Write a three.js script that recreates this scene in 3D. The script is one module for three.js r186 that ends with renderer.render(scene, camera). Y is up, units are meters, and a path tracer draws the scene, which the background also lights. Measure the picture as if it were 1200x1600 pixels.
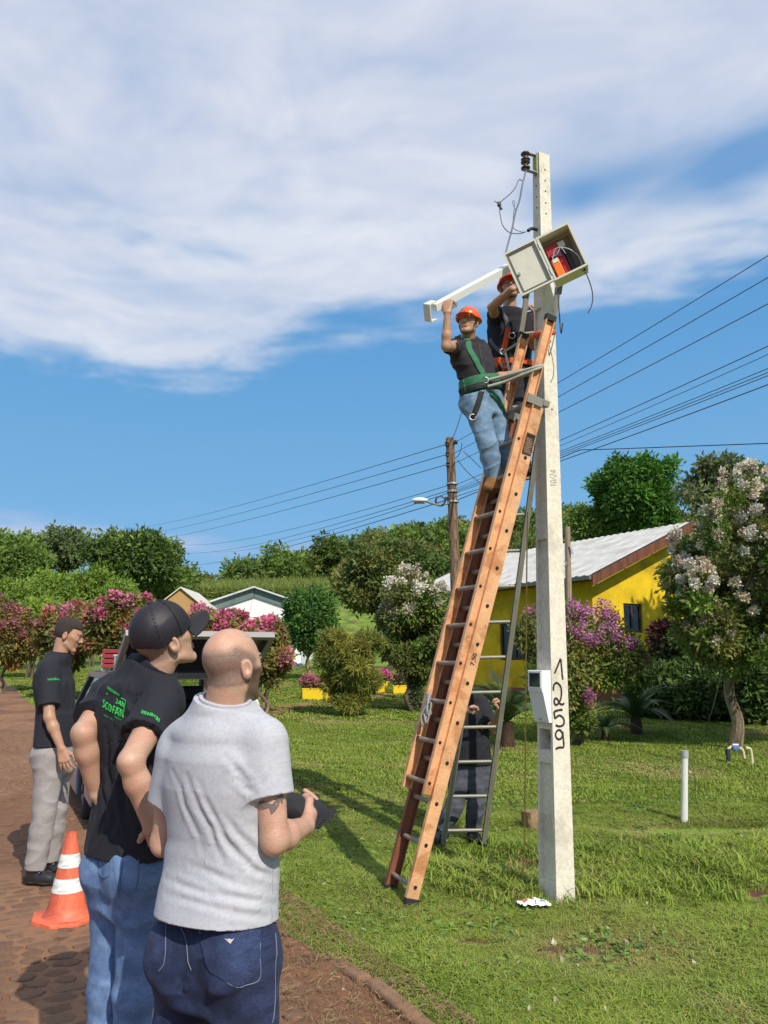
import * as THREE from 'three';
import { mergeGeometries, mergeVertices, toCreasedNormals } from 'three/addons/utils/BufferGeometryUtils.js';
import { ImprovedNoise } from 'three/addons/math/ImprovedNoise.js';
import { RoundedBoxGeometry } from 'three/addons/geometries/RoundedBoxGeometry.js';

// ---------------------------------------------------------------- camera
const W = 1200, Hh = 1600, FOV = 65, PITCH = 10.4 * Math.PI / 180, CAMH = 1.6;
const scene = new THREE.Scene();
const camera = new THREE.PerspectiveCamera(FOV, W / Hh, 0.05, 1500);
camera.position.set(0, CAMH, 0);
camera.rotation.set(PITCH, 0, 0);
const renderer = new THREE.WebGLRenderer({ antialias: true });
renderer.setSize(768, 1024);
renderer.toneMapping = THREE.LinearToneMapping;
renderer.toneMappingExposure = 1.0;
renderer.shadowMap.enabled = true;

// ---------------------------------------------------------------- noise
const IN = new ImprovedNoise();
const noise = (x, y, z) => IN.noise(x, y, z);
const fbm = (x, y, z, o = 4, g = 0.5) => { let a = 1, s = 0, n = 0; for (let i = 0; i < o; i++) { s += a * IN.noise(x, y, z + i * 7.3); n += a; a *= g; x *= 2.03; y *= 2.03; z *= 2.03; } return s / n; };
function rng(seed) { let t = seed >>> 0; return () => { t += 0x6D2B79F5; let r = Math.imul(t ^ (t >>> 15), 1 | t); r ^= r + Math.imul(r ^ (r >>> 7), 61 | r); return ((r ^ (r >>> 14)) >>> 0) / 4294967296; }; }
const clamp = (x, a = 0, b = 1) => x < a ? a : x > b ? b : x;
const lerp = (a, b, t) => a + (b - a) * t;
const sstep = (a, b, x) => { const t = clamp((x - a) / (b - a)); return t * t * (3 - 2 * t); };
const mix3 = (a, b, t) => [lerp(a[0], b[0], t), lerp(a[1], b[1], t), lerp(a[2], b[2], t)];

// ---------------------------------------------------------------- sky (air and clouds only)
function makeSky() {
  const w = 2048, h = 1024, data = new Float32Array(w * h * 4);
  const D2 = 180 / Math.PI;
  for (let j = 0; j < h; j++) {
    const el = ((j + 0.5) / h - 0.5) * Math.PI, e = el * D2, cy = Math.cos(el), sy = Math.sin(el);
    for (let i = 0; i < w; i++) {
      const ph = ((i + 0.5) / w - 0.5) * 2 * Math.PI, dx = Math.cos(ph) * cy, dz = Math.sin(ph) * cy;
      let c;
      if (e < -1) c = [0.13, 0.12, 0.085];
      else {
        // clear air
        const k = Math.max(e, 0);
        if (k < 10) c = mix3([0.33, 0.55, 0.83], [0.20, 0.455, 0.76], k / 10);
        else if (k < 22) c = mix3([0.20, 0.455, 0.76], [0.125, 0.355, 0.68], (k - 10) / 12);
        else if (k < 45) c = mix3([0.125, 0.355, 0.68], [0.09, 0.26, 0.57], (k - 22) / 23);
        else c = mix3([0.09, 0.26, 0.57], [0.05, 0.16, 0.42], (k - 45) / 45);
        // cloud sheet at height 1: plane coordinates
        const az = Math.atan2(dx, -dz) * D2;                       // 0 = north (-z), + = east
        if (e > 2) {
          const q = 1 / Math.max(sy, 0.09), X = dx * q, Z = dz * q;
          const wx = X + 0.35 * fbm(X * 1.1, 3.1, Z * 1.1, 3), wz = Z + 0.35 * fbm(X * 1.1, 9.7, Z * 1.1, 3);
          // the sheet's ragged lower rim
          const edge = 24.4 - 5.2 * sstep(1, 17, -az) * sstep(120, 60, -az) + 1.6 * sstep(4, 24, az);
          const rag = 5.2 * fbm(wx * 1.15 + 2.0, 0.5, wz * 1.15, 5, 0.55) + 4.6 * fbm(wx * 2.6, 5.5, wz * 5.2, 5, 0.62);
          let m = sstep(-2.1, 2.6, e - edge + rag);
          const holes = fbm(wx * 0.95 + 5.2, 1.7, wz * 1.35 + 1.1, 5, 0.56);
          m *= 1 - 0.75 * sstep(0.16, 0.42, holes) * sstep(36, 26, e);
          m *= 0.86 + 0.30 * fbm(wx * 3, 2, wz * 5, 4, 0.6);
          // one thin blue lane in the sheet, east of north
          const lane = Math.exp(-(((e - 31.0 - 0.05 * (az - 18)) / 1.7) ** 2)) * sstep(8, 16, az) * sstep(48, 26, az);
          m *= 1 - clamp(lane * (0.9 + 1.1 * fbm(wx * 3, 8, wz * 3, 3)), 0, 0.85);
          // low thin band far away
          const band = Math.exp(-(((e - 8.2) / 1.5) ** 2)) * sstep(-0.16, 0.22, fbm(az * 0.055 + 0.4, e * 0.30, 4.4, 5));
          const t1 = fbm(wx * 1.5 + 3, 4.4, wz * 1.9 - 2, 5, 0.55), t2 = fbm(wx * 4.5, 7, wz * 7, 5, 0.62), t3 = fbm(wx * 11, 2, wz * 16, 4, 0.6);
          let br = 0.58 + 0.60 * t1 + 0.34 * t2 + 0.16 * t3;
          br += 0.12 * sstep(40, 26, e) - 0.03 * sstep(30, 45, e);
          const cc = mix3([0.40, 0.505, 0.73], [0.90, 0.905, 0.94], clamp(br));
          c = mix3(c, cc, clamp(m) * 0.96);
          c = mix3(c, [0.54, 0.60, 0.82], clamp(band) * 0.8);
        }
        if (e < 0) c = mix3([0.13, 0.12, 0.085], c, e + 1);
      }
      const o = (j * w + i) * 4; data[o] = c[0]; data[o + 1] = c[1]; data[o + 2] = c[2]; data[o + 3] = 1;
    }
  }
  const t = new THREE.DataTexture(data, w, h, THREE.RGBAFormat, THREE.FloatType);
  t.mapping = THREE.EquirectangularReflectionMapping; t.magFilter = THREE.LinearFilter; t.minFilter = THREE.LinearFilter; t.needsUpdate = true;
  return t;
}
const skyTex = makeSky();
scene.background = skyTex;
scene.environment = skyTex;

// ---------------------------------------------------------------- sun
const SUN = new THREE.Vector3(0.53, 1.0, 0.85).normalize();
const sun = new THREE.DirectionalLight(new THREE.Color(1.0, 0.93, 0.82), 4.4);
sun.position.copy(SUN).multiplyScalar(60); sun.target.position.set(0, 0, -8);
sun.castShadow = true; sun.shadow.mapSize.set(4096, 4096);
Object.assign(sun.shadow.camera, { left: -30, right: 30, top: 30, bottom: -30, near: 1, far: 160 });
scene.add(sun, sun.target);

// ---------------------------------------------------------------- small helpers
const V = (x, y, z) => new THREE.Vector3(x, y, z);
const F = (Hh / 2) / Math.tan(FOV * Math.PI / 360), CP = Math.cos(PITCH), SP = Math.sin(PITCH);
function ray(px, py) { const a = (px - W / 2) / F, b = (Hh / 2 - py) / F; return V(a, b * CP + SP, b * SP - CP); }
// the point on the line of sight through a photo pixel that lies D metres north of the camera
function P(px, py, D) { const r = ray(px, py), t = D / -r.z; return V(r.x * t, CAMH + r.y * t, -D); }
// where that line of sight meets the ground
function G(px, py) { const r = ray(px, py); let t = 1, prev = 0; for (let k = 0; k < 4000; k++) { const y = CAMH + r.y * t; if (y < groundH(r.x * t, r.z * t)) { let a = prev, b = t; for (let q = 0; q < 30; q++) { const m = (a + b) / 2; if (CAMH + r.y * m < groundH(r.x * m, r.z * m)) b = m; else a = m; } return V(r.x * b, groundH(r.x * b, r.z * b), r.z * b); } prev = t; t += 0.05 + t * 0.01; } return V(r.x * t, 0, r.z * t); }
const names = new Map();
function numbered(n) { const k = names.get(n) || 0; names.set(n, k + 1); return k ? n + '_' + String(k).padStart(3, '0') : n; }
function shade(o) { o.traverse((m) => { if (m.isMesh) { m.castShadow = true; m.receiveShadow = true; } }); return o; }
function thing(name, label, category, pos = V(0, 0, 0), group) { const o = new THREE.Group(); o.name = numbered(name); o.position.copy(pos); o.userData = { label, category }; if (group) o.userData.group = group; scene.add(o); return o; }
function part(name, geo, m, parent) { const o = new THREE.Mesh(geo, m); o.name = name; o.castShadow = o.receiveShadow = true; if (parent) parent.add(o); return o; }
function single(name, label, category, geo, m, group) { const o = part(numbered(name), geo, m, scene); o.userData = { label, category }; if (group) o.userData.group = group; return o; }
function structure(name, geo, m) { const o = part(numbered(name), geo, m, scene); o.userData.kind = 'structure'; return o; }
const C = (r, g, b) => new THREE.Color().setRGB(r, g, b);
function mat(c, rough = 0.8, o = {}) { return new THREE.MeshStandardMaterial({ color: Array.isArray(c) ? C(...c) : c, roughness: rough, side: THREE.DoubleSide, ...o }); }
function phys(c, rough, o = {}) { return new THREE.MeshPhysicalMaterial({ color: Array.isArray(c) ? C(...c) : c, roughness: rough, side: THREE.DoubleSide, ...o }); }
function box(w, h, d, x = 0, y = 0, z = 0, r = 0) { const g = r ? new RoundedBoxGeometry(w, h, d, 2, r) : new THREE.BoxGeometry(w, h, d); g.translate(x, y, z); return g; }
function plain(g) { const q = g.index ? g.toNonIndexed() : g; for (const k of Object.keys(q.attributes)) if (!['position', 'normal', 'uv'].includes(k)) q.deleteAttribute(k); if (!q.attributes.uv) q.setAttribute('uv', new THREE.BufferAttribute(new Float32Array(q.attributes.position.count * 2), 2)); return q; }
function join(list) { return mergeGeometries(list.map(plain)); }
// uv in metres, from the axis that each face looks along
function metreUV(g, s = 1) {
  const q = g.index ? g.toNonIndexed() : g, p = q.attributes.position, n = p.count, uv = new Float32Array(n * 2), a = V(), b = V(), c = V();
  for (let i = 0; i < n; i += 3) {
    a.fromBufferAttribute(p, i); b.fromBufferAttribute(p, i + 1); c.fromBufferAttribute(p, i + 2);
    const e = b.clone().sub(a).cross(c.clone().sub(a)), ax = Math.abs(e.x), ay = Math.abs(e.y), az = Math.abs(e.z);
    for (let k = 0; k < 3; k++) { const v = [a, b, c][k]; const u = ax > ay && ax > az ? [v.z, v.y] : ay > az ? [v.x, v.z] : [v.x, v.y]; uv[(i + k) * 2] = u[0] / s; uv[(i + k) * 2 + 1] = u[1] / s; }
  }
  q.setAttribute('uv', new THREE.BufferAttribute(uv, 2)); return q;
}
function tube(pts, r, seg = 0, rad = 6, closed = false) { return new THREE.TubeGeometry(new THREE.CatmullRomCurve3(pts, closed), seg || Math.max(2, pts.length * 4), r, rad, closed); }
// a tapered limb along points, radius per point
function limb(pts, radii, rad = 7, seg = 0) {
  const cv = new THREE.CatmullRomCurve3(pts), n = seg || (pts.length - 1) * 4, fr = cv.computeFrenetFrames(n), pos = [], idx = [], uv = [];
  let L = 0, last = null;
  for (let i = 0; i <= n; i++) { const t = i / n, c = cv.getPoint(t), f = t * (pts.length - 1), k = Math.min(pts.length - 2, Math.floor(f)), r = lerp(radii[k], radii[k + 1], f - k); if (last) L += c.distanceTo(last); last = c;
    for (let j = 0; j <= rad; j++) { const a = j / rad * Math.PI * 2, q = c.clone().addScaledVector(fr.normals[i], Math.cos(a) * r).addScaledVector(fr.binormals[i], Math.sin(a) * r); pos.push(q.x, q.y, q.z); uv.push(j / rad * 6.28 * r, L); } }
  for (let i = 0; i < n; i++) for (let j = 0; j < rad; j++) { const a = i * (rad + 1) + j, b = a + rad + 1; idx.push(a, b, a + 1, b, b + 1, a + 1); }
  const g = new THREE.BufferGeometry(); g.setAttribute('position', new THREE.Float32BufferAttribute(pos, 3)); g.setAttribute('uv', new THREE.Float32BufferAttribute(uv, 2)); g.setIndex(idx); g.computeVertexNormals(); return g;
}
// a straight bar from a to b, w across (side) and t thick (depth), side roughly along `up`
function bar(a, b, w, t, side) {
  const z = b.clone().sub(a), L = z.length(); z.normalize(); const x = side.clone().addScaledVector(z, -side.dot(z)).normalize(), y = z.clone().cross(x);
  const g = new THREE.BoxGeometry(w, t, L); g.applyMatrix4(new THREE.Matrix4().makeBasis(x, y, z).setPosition(a.clone().add(b).multiplyScalar(0.5))); return g;
}
function rod(a, b, r, r2 = r, n = 10) { const z = b.clone().sub(a), L = z.length(); const g = new THREE.CylinderGeometry(r2, r, L, n); g.applyQuaternion(new THREE.Quaternion().setFromUnitVectors(V(0, 1, 0), z.normalize())); g.translate((a.x + b.x) / 2, (a.y + b.y) / 2, (a.z + b.z) / 2); return g; }
function grown(name, geo, m, parent, mats, cols) { // an instanced mass of small pieces
  const im = new THREE.InstancedMesh(geo, m, mats.length); im.name = name; im.userData.kind = 'stuff';
  mats.forEach((q, i) => { im.setMatrixAt(i, q); if (cols) im.setColorAt(i, cols[i]); });
  im.castShadow = im.receiveShadow = true; parent.add(im); return im;
}

// ---------------------------------------------------------------- textures
function lattice(period, seed) { const r = rng(seed), t = new Float32Array(period * period); for (let i = 0; i < t.length; i++) t[i] = r(); return (u, v) => { u *= period; v *= period; const i = Math.floor(u), j = Math.floor(v), a = u - i, b = v - j, sa = a * a * (3 - 2 * a), sb = b * b * (3 - 2 * b), g = (x, y) => t[((y % period + period) % period) * period + ((x % period + period) % period)]; return lerp(lerp(g(i, j), g(i + 1, j), sa), lerp(g(i, j + 1), g(i + 1, j + 1), sa), sb); }; }
function tiled(seed, p0, oct) { const L = []; for (let k = 0; k < oct; k++) L.push(lattice(p0 << k, seed + k * 17)); return (u, v) => { let s = 0, a = 1, n = 0; for (const f of L) { s += a * f(u, v); n += a; a *= 0.55; } return s / n; }; }
function dataTex(w, h, fn, srgb = true) {
  const d = new Uint8Array(w * h * 4); for (let j = 0; j < h; j++) for (let i = 0; i < w; i++) { const c = fn(i / w, j / h, i, j), o = (j * w + i) * 4; d[o] = clamp(c[0]) * 255; d[o + 1] = clamp(c[1]) * 255; d[o + 2] = clamp(c[2]) * 255; d[o + 3] = 255; }
  const t = new THREE.DataTexture(d, w, h); t.wrapS = t.wrapT = THREE.RepeatWrapping; t.magFilter = THREE.LinearFilter; t.minFilter = THREE.LinearFilter; if (srgb) t.colorSpace = THREE.SRGBColorSpace; t.needsUpdate = true; return t;
}
const rep = (t, s, q = s) => { const c = t.clone(); c.repeat.set(s, q); c.needsUpdate = true; return c; };
// mottled surface: base sRGB colour, amounts of coarse and fine variation
function mottled(base, seed, amt = 0.12, fine = 0.08, size = 512, p0 = 4, tint = null) { const a = tiled(seed, p0, 6), b = tiled(seed + 99, 64, 2), s = tiled(seed + 199, p0, 4); return dataTex(size, size, (u, v) => { const k = 1 + amt * (a(u, v) - 0.5) * 2 + fine * (b(u, v) - 0.5) * 2; let c = base; if (tint) c = mix3(base, tint, sstep(0.5, 0.72, s(u, v))); return c.map((x) => x * k); }); }
function bumpTex(seed, p0 = 8, oct = 6, size = 512, pw = 1) { const a = tiled(seed, p0, oct); return dataTex(size, size, (u, v) => { const k = Math.pow(a(u, v), pw); return [k, k, k]; }, false); }
// ================================================================ terrain
const PROFILE = [[-30, 0], [5, 0], [8, 0.03], [12, 0.18], [16, 0.32], [20, 0.45], [26, 0.63], [36, 0.95], [48, 1.25], [58, 1.9], [70, 4.2], [95, 9.6], [130, 10.6], [400, 12]];
function prof(d) { for (let i = 1; i < PROFILE.length; i++) if (d < PROFILE[i][0]) { const [a, x] = PROFILE[i - 1], [b, y] = PROFILE[i]; return lerp(x, y, clamp((d - a) / (b - a))); } return 12; }
const edgeX = (d) => 0.12 - 0.532 * (d - 3.94);     // where the lawn ends and the road begins
function groundH(x, z) {
  const d = -z, u = x / Math.max(d, 30);
  let h = prof(d);
  if (d > 50) { const low = lerp(0.35, 1, sstep(-0.62, -0.34, u)); h = 1.25 + (h - 1.25) * low; }
  if (d > 88) h += Math.min(d - 88, 48) * 0.215 * sstep(-0.26, 0.22, u);
  // the lawn is not quite level
  const e = x - edgeX(d);
  if (d < 60) { const k = sstep(0.2, 1.5, e) * sstep(60, 40, d); h += k * (0.05 * fbm(x * 0.35, 0, z * 0.35, 3) + 0.018 * fbm(x * 1.7, 4, z * 1.7, 3));
    h -= 0.13 * Math.exp(-(((x - 0.98 - (d - 6.6) * -0.5) / 0.26) ** 2 + ((d - 6.75) / 0.35) ** 2));   // shallow trench by the pole
    h -= 0.07 * Math.exp(-(((x - 3.1) / 0.6) ** 2 + ((d - 7.9) / 0.16) ** 2)); }
  h += 0.02 * sstep(-2, -6, e) * sstep(20, 6, d);
  return h;
}
{
  // one sheet, fine near the camera and coarse far off
  const xs = [], zs = [];
  for (let a = -1; a <= 1.0001; a += 1 / 130) xs.push(Math.sign(a) * (Math.abs(a) * 16 + 600 * Math.pow(Math.abs(a), 5)));
  for (let k = 0; k <= 260; k++) { const t = k / 260; zs.push(8 - t * 26 - 620 * Math.pow(t, 4.2)); }
  const pos = [], idx = [], uv = [], nx = xs.length;
  for (const z of zs) for (const x of xs) { pos.push(x, groundH(x, z), z); uv.push(x / 4, z / 4); }
  for (let j = 0; j < zs.length - 1; j++) for (let i = 0; i < nx - 1; i++) { const a = j * nx + i; idx.push(a, a + 1, a + nx, a + 1, a + nx + 1, a + nx); }
  const g = new THREE.BufferGeometry(); g.setAttribute('position', new THREE.Float32BufferAttribute(pos, 3)); g.setAttribute('uv', new THREE.Float32BufferAttribute(uv, 2)); g.setIndex(idx); g.computeVertexNormals();
  const a = tiled(5, 4, 7), b = tiled(35, 8, 5), c = tiled(71, 3, 4);
  const map = dataTex(1024, 1024, (u, v) => { const k = 0.7 + 0.6 * a(u, v); let q = mix3([0.36, 0.46, 0.12], [0.50, 0.56, 0.18], sstep(0.35, 0.7, b(u, v))); q = mix3(q, [0.40, 0.30, 0.18], 0.75 * sstep(0.60, 0.74, c(u, v))); return q.map((x) => x * k); });
  structure('lawn', g, mat('#ffffff', 0.95, { map, bumpMap: rep(bumpTex(8, 32, 5), 4), bumpScale: 0.02 })).material.color.setRGB(1, 1, 1);
}
// ---------------------------------------------------------------- patches of bare red earth in the lawn
const SOIL = [[800, 1362, 0.34, 0.13], [975, 1318, 0.42, 0.12], [1195, 1402, 0.3, 0.13], [890, 1488, 0.26, 0.10], [740, 1478, 0.2, 0.07], [1030, 1328, 0.25, 0.1], [575, 1530, 0.16, 0.06], [575, 1140, 0.25, 0.2]].map(([x, y, rx, rz]) => { const g = G(x, y); return { x: g.x, z: g.z, rx, rz }; });
const soilAt = (x, z) => { let m = 0; for (const s of SOIL) { const d = Math.hypot((x - s.x) / s.rx, (z - s.z) / s.rz) + 0.35 * noise(x * 6, 3, z * 6); m = Math.max(m, 1 - d); } return clamp(m * 1.6); };
{ const m = mat('#ffffff', 0.97, { map: mottled([0.40, 0.28, 0.19], 61, 0.25, 0.2, 256, 4, [0.30, 0.20, 0.13]), bumpMap: rep(bumpTex(62, 16, 5, 256), 2), bumpScale: 0.015 }); SOIL.forEach((s, k) => { const rows = []; for (let j = 0; j <= 8; j++) { const row = []; for (let i = 0; i <= 28; i++) { const a = i / 28 * Math.PI * 2, e = 1 + 0.28 * noise(Math.cos(a) * 2 + k * 5, Math.sin(a) * 2, 1.5), q = j / 8 * e, x = s.x + Math.cos(a) * s.rx * q, z = s.z + Math.sin(a) * s.rz * q; row.push(V(x, groundH(x, z) + 0.010 * (1 - (j / 8) ** 3) + 0.008 * noise(x * 14, 1, z * 14) * (j < 8 ? 1 : 0) - (j === 8 ? 0.012 : 0), z)); } rows.push(row); } structure('bare_soil', metreUV(sheet2(rows)), m); }); }
function sheet2(rows) { const n = rows.length, m = rows[0].length, pos = [], idx = []; rows.forEach((r) => r.forEach((p) => pos.push(p.x, p.y, p.z))); for (let j = 0; j < n - 1; j++) for (let i = 0; i < m - 1; i++) { const a = j * m + i; idx.push(a, a + 1, a + m, a + 1, a + m + 1, a + m); } const g = new THREE.BufferGeometry(); g.setAttribute('position', new THREE.Float32BufferAttribute(pos, 3)); g.setIndex(idx); g.computeVertexNormals(); return g; }
// ---------------------------------------------------------------- the earth road with its dusty cobbles
const roadMap = (() => { const a = tiled(11, 4, 7), b = tiled(47, 16, 5), c = tiled(77, 3, 5); return dataTex(1024, 1024, (u, v) => { const k = 0.84 + 0.32 * a(u, v); let q = mix3([0.53, 0.39, 0.285], [0.455, 0.315, 0.22], sstep(0.38, 0.66, c(u, v))); q = mix3(q, [0.33, 0.22, 0.17], 0.7 * sstep(0.66, 0.8, b(u, v))); return q.map((x) => x * k); }); })();
const roadMat = mat('#ffffff', 0.95, { map: roadMap, bumpMap: rep(bumpTex(18, 24, 5), 3), bumpScale: 0.012 });
let road;
{
  const pos = [], uv = [], idx = [], rows = [];
  for (let d = -6; d < 60; d += d < 14 ? 0.12 : 0.8) rows.push(d);
  const N = 70, r = rng(4);
  for (const d of rows) { const wob = 0.16 * fbm(d * 0.9, 1.2, 0, 3) + 0.07 * fbm(d * 4, 3, 0, 2); for (let i = 0; i <= N; i++) { const x = edgeX(d) + wob + 0.02 - 8.2 * Math.pow(i / N, 1.3), z = -d; pos.push(x, groundH(x, z) + 0.008 + 0.006 * fbm(x * 2, 5, z * 2, 3) - (i === 0 ? 0.02 : 0), z); uv.push(x / 3, z / 3); } }
  for (let j = 0; j < rows.length - 1; j++) for (let i = 0; i < N; i++) { const a = j * (N + 1) + i; idx.push(a, a + 1, a + N + 1, a + 1, a + N + 2, a + N + 1); }
  const g = new THREE.BufferGeometry(); g.setAttribute('position', new THREE.Float32BufferAttribute(pos, 3)); g.setAttribute('uv', new THREE.Float32BufferAttribute(uv, 2)); g.setIndex(idx); g.computeVertexNormals();
  road = structure('road', g, roadMat);
  // cobbles: flat-topped irregular stones sunk in the earth, laid in rough courses
  const stoneMats = [[0.235, 0.134, 0.076], [0.21, 0.117, 0.067], [0.245, 0.142, 0.082], [0.205, 0.116, 0.071]].map((c, i) => mat(c, 0.92, { map: rep(mottled([0.98, 0.96, 0.95], 300 + i, 0.16, 0.12, 256, 4), 3), bumpMap: rep(bumpTex(330 + i, 16, 5, 256), 2), bumpScale: 0.008 }));
  const variants = [];
  for (let v = 0; v < 14; v++) {
    const n = 7, ring = []; for (let i = 0; i < n; i++) { const a = (i + (r() - 0.5) * 0.55) / n * Math.PI * 2, k = 0.86 + r() * 0.22; const ca = Math.cos(a), sa = Math.sin(a), q = Math.pow(Math.abs(ca) ** 3.2 + Math.abs(sa) ** 3.2, -1 / 3.2); ring.push([ca * q * 0.5 * k, sa * q * 0.5 * k]); }
    const p = [], f = [], u = []; const put = (x, y, z) => { p.push(x, y, z); u.push(x, z); };
    for (const [x, z] of ring) put(x, -0.05, z); for (const [x, z] of ring) put(x * 0.985, 0.002, z * 0.985); for (const [x, z] of ring) put(x * 0.84, 0.010 + (r() - 0.5) * 0.004, z * 0.84); put(0, 0.013, 0);
    for (let i = 0; i < n; i++) { const k = (i + 1) % n; f.push(i, n + i, k, k, n + i, n + k, n + i, 2 * n + i, n + k, n + k, 2 * n + i, 2 * n + k, 2 * n + i, 3 * n, 2 * n + k); }
    const q = new THREE.BufferGeometry(); q.setAttribute('position', new THREE.Float32BufferAttribute(p, 3)); q.setAttribute('uv', new THREE.Float32BufferAttribute(u, 2)); q.setIndex(f); q.computeVertexNormals(); variants.push(q);
  }
  const th = Math.atan(0.532), ux = -Math.sin(th), uz = -Math.cos(th);       // along the road
  const all = [];
  for (let s = -1; s < 16; s += 0.118) { let c = 0.25 + 0.1 * r(); while (c < 6.6) { const wdt = 0.10 + r() * 0.11; const d0 = 3.94 + s * Math.cos(th), x0 = edgeX(d0), cc = c + wdt / 2; const x = x0 - cc * Math.cos(th) + (r() - .5) * .012, z = -d0 + cc * Math.sin(th) + (r() - .5) * .012; if (-z > 2.9 && Math.abs(x) < 0.47 * -z + 0.6) all.push([x, z, wdt, 0.116, r(), Math.hypot(x, z)]); c += wdt + 0.006; } }
  all.sort((a, b) => a[5] - b[5]);
  const far = variants.map(() => []);
  let made = 0; const q = new THREE.Object3D();
  for (const [x, z, w, l, k] of all) {
    const dust = fbm(x * 0.55, 2.2, z * 0.55, 3); // some stones lie deep in dust
    const sink = -0.0075 - 0.012 * sstep(-0.25, 0.3, dust) - 0.006 * k; if (sink < -0.0215) continue;
    q.position.set(x, groundH(x, z) + 0.008 + 0.006 * fbm(x * 2, 5, z * 2, 3) + sink + 0.007, z); q.rotation.set((k - 0.5) * 0.07, th + (k * 7 % 1 - 0.5) * 0.16, (k * 13 % 1 - 0.5) * 0.07); q.scale.set(w * 1.02, 1, l * 1.04); q.updateMatrix();
    const vi = Math.floor(k * 997) % 14;
    if (made < 298) { const o = part(made ? 'cobblestone_' + String(made).padStart(3, '0') : 'cobblestone', variants[vi], stoneMats[Math.floor(k * 331) % 4], road); o.position.copy(q.position); o.rotation.copy(q.rotation); o.scale.copy(q.scale); made++; }
    else far[vi].push(q.matrix.clone());
  }
  const rest = []; far.forEach((l, i) => { for (const m of l) rest.push(plain(variants[i].clone()).applyMatrix4(m)); });
  if (rest.length) { const o = part('cobbles_farther_on', join(rest), stoneMats[0], road); o.userData.kind = 'stuff'; }
  // low kerb of earth-stained stones along the lawn near the camera
  const kerb = new THREE.Group(); kerb.name = 'kerb'; kerb.userData.kind = 'structure'; scene.add(kerb);
  let s = -1.6; let n = 0; while (s < 0.62) { const L = 0.34 + r() * 0.3, a = s, b = s + L - 0.012; const pt = (t, off) => { const d = 3.94 + t * Math.cos(th); return V(edgeX(d) + off, 0, -d); }; const A = pt(a, 0.03 + (r() - .5) * .03), B = pt(b, 0.03 + (r() - .5) * .03); A.y = groundH(A.x, A.z) - 0.008; B.y = groundH(B.x, B.z) - 0.008 - (s > 0.2 ? 0.03 : 0); const g2 = new RoundedBoxGeometry(0.095, 0.10, A.distanceTo(B), 3, 0.03); const pp = g2.attributes.position; for (let i = 0; i < pp.count; i++) { const k = 0.012 * noise(pp.getX(i) * 14 + n * 3, pp.getY(i) * 14, pp.getZ(i) * 14); pp.setXYZ(i, pp.getX(i) + k, pp.getY(i) + k, pp.getZ(i)); } g2.computeVertexNormals(); g2.lookAt(B.clone().sub(A)); g2.translate((A.x + B.x) / 2, (A.y + B.y) / 2, (A.z + B.z) / 2); part(n ? 'kerb_stone_' + String(n).padStart(3, '0') : 'kerb_stone', metreUV(g2, 1), stoneMats[2], kerb); n++; s += L; }
}
// ================================================================ shared surfaces
const T = {
  concrete: mottled([0.86, 0.825, 0.755], 21, 0.08, 0.07, 512, 4, [0.79, 0.75, 0.68]), grit: bumpTex(22, 32, 4),
  fibre: mottled([0.87, 0.66, 0.48], 31, 0.13, 0.08, 512, 5, [0.76, 0.53, 0.36]), wood: null,
};
const woodTex = (base, dark, seed) => { const a = tiled(seed, 4, 6), b = tiled(seed + 5, 32, 3); return dataTex(256, 1024, (u, v) => { const g = a(u * 3, v * 0.25) * 0.6 + b(u * 2, v * 0.12) * 0.4; const c = mix3(dark, base, sstep(0.3, 0.62, g)); return c.map((x) => x * (0.9 + 0.2 * b(u, v))); }); };
const M = {
  concrete: mat('#ffffff', 0.9, { map: T.concrete, bumpMap: rep(T.grit, 4), bumpScale: 0.0015 }),
  hole: mat([0.015, 0.014, 0.013], 0.95), black: mat([0.016, 0.016, 0.018], 0.5), blackMatt: mat([0.02, 0.02, 0.022], 0.85), rubber: mat([0.025, 0.023, 0.022], 0.8),
  whitePlastic: phys([0.80, 0.80, 0.79], 0.35, { clearcoat: 0.2 }), glassDark: phys([0.03, 0.04, 0.05], 0.08, { clearcoat: 0.6 }),
  steel: mat([0.48, 0.48, 0.47], 0.42, { metalness: 0.75 }), alu: mat([0.33, 0.315, 0.28], 0.5, { metalness: 0.5, map: rep(mottled([0.97, 0.96, 0.92], 41, 0.12, 0.1, 256), 3) }), galv: mat([0.40, 0.41, 0.42], 0.55, { metalness: 0.5 }),
  porcelain: phys([0.035, 0.016, 0.014], 0.2, { clearcoat: 0.6 }), wire: mat([0.035, 0.04, 0.05], 0.6), wireGrey: mat([0.16, 0.18, 0.21], 0.6), paint: mat([0.022, 0.014, 0.014], 0.75),
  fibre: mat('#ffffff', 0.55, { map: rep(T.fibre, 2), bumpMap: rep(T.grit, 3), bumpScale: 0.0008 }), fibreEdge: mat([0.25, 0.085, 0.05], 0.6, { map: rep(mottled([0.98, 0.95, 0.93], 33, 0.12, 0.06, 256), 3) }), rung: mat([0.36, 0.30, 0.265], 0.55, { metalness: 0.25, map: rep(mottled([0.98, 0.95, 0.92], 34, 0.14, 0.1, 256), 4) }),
  cabinet: phys([0.72, 0.70, 0.60], 0.45, { map: rep(mottled([0.99, 0.985, 0.97], 35, 0.04, 0.03, 256), 2) }), whiteSteel: phys([0.84, 0.84, 0.84], 0.4), red: mat([0.42, 0.02, 0.03], 0.5), orange: mat([0.85, 0.20, 0.02], 0.45), purple: mat([0.10, 0.02, 0.06], 0.5),
  ropeYellow: mat([0.50, 0.33, 0.06], 0.8), ropeGrey: mat([0.36, 0.38, 0.33], 0.85), strapOrange: mat([0.75, 0.10, 0.02], 0.7), strapGreen: mat([0.03, 0.16, 0.075], 0.8), strapBlack: mat([0.02, 0.02, 0.022], 0.75),
};
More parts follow.
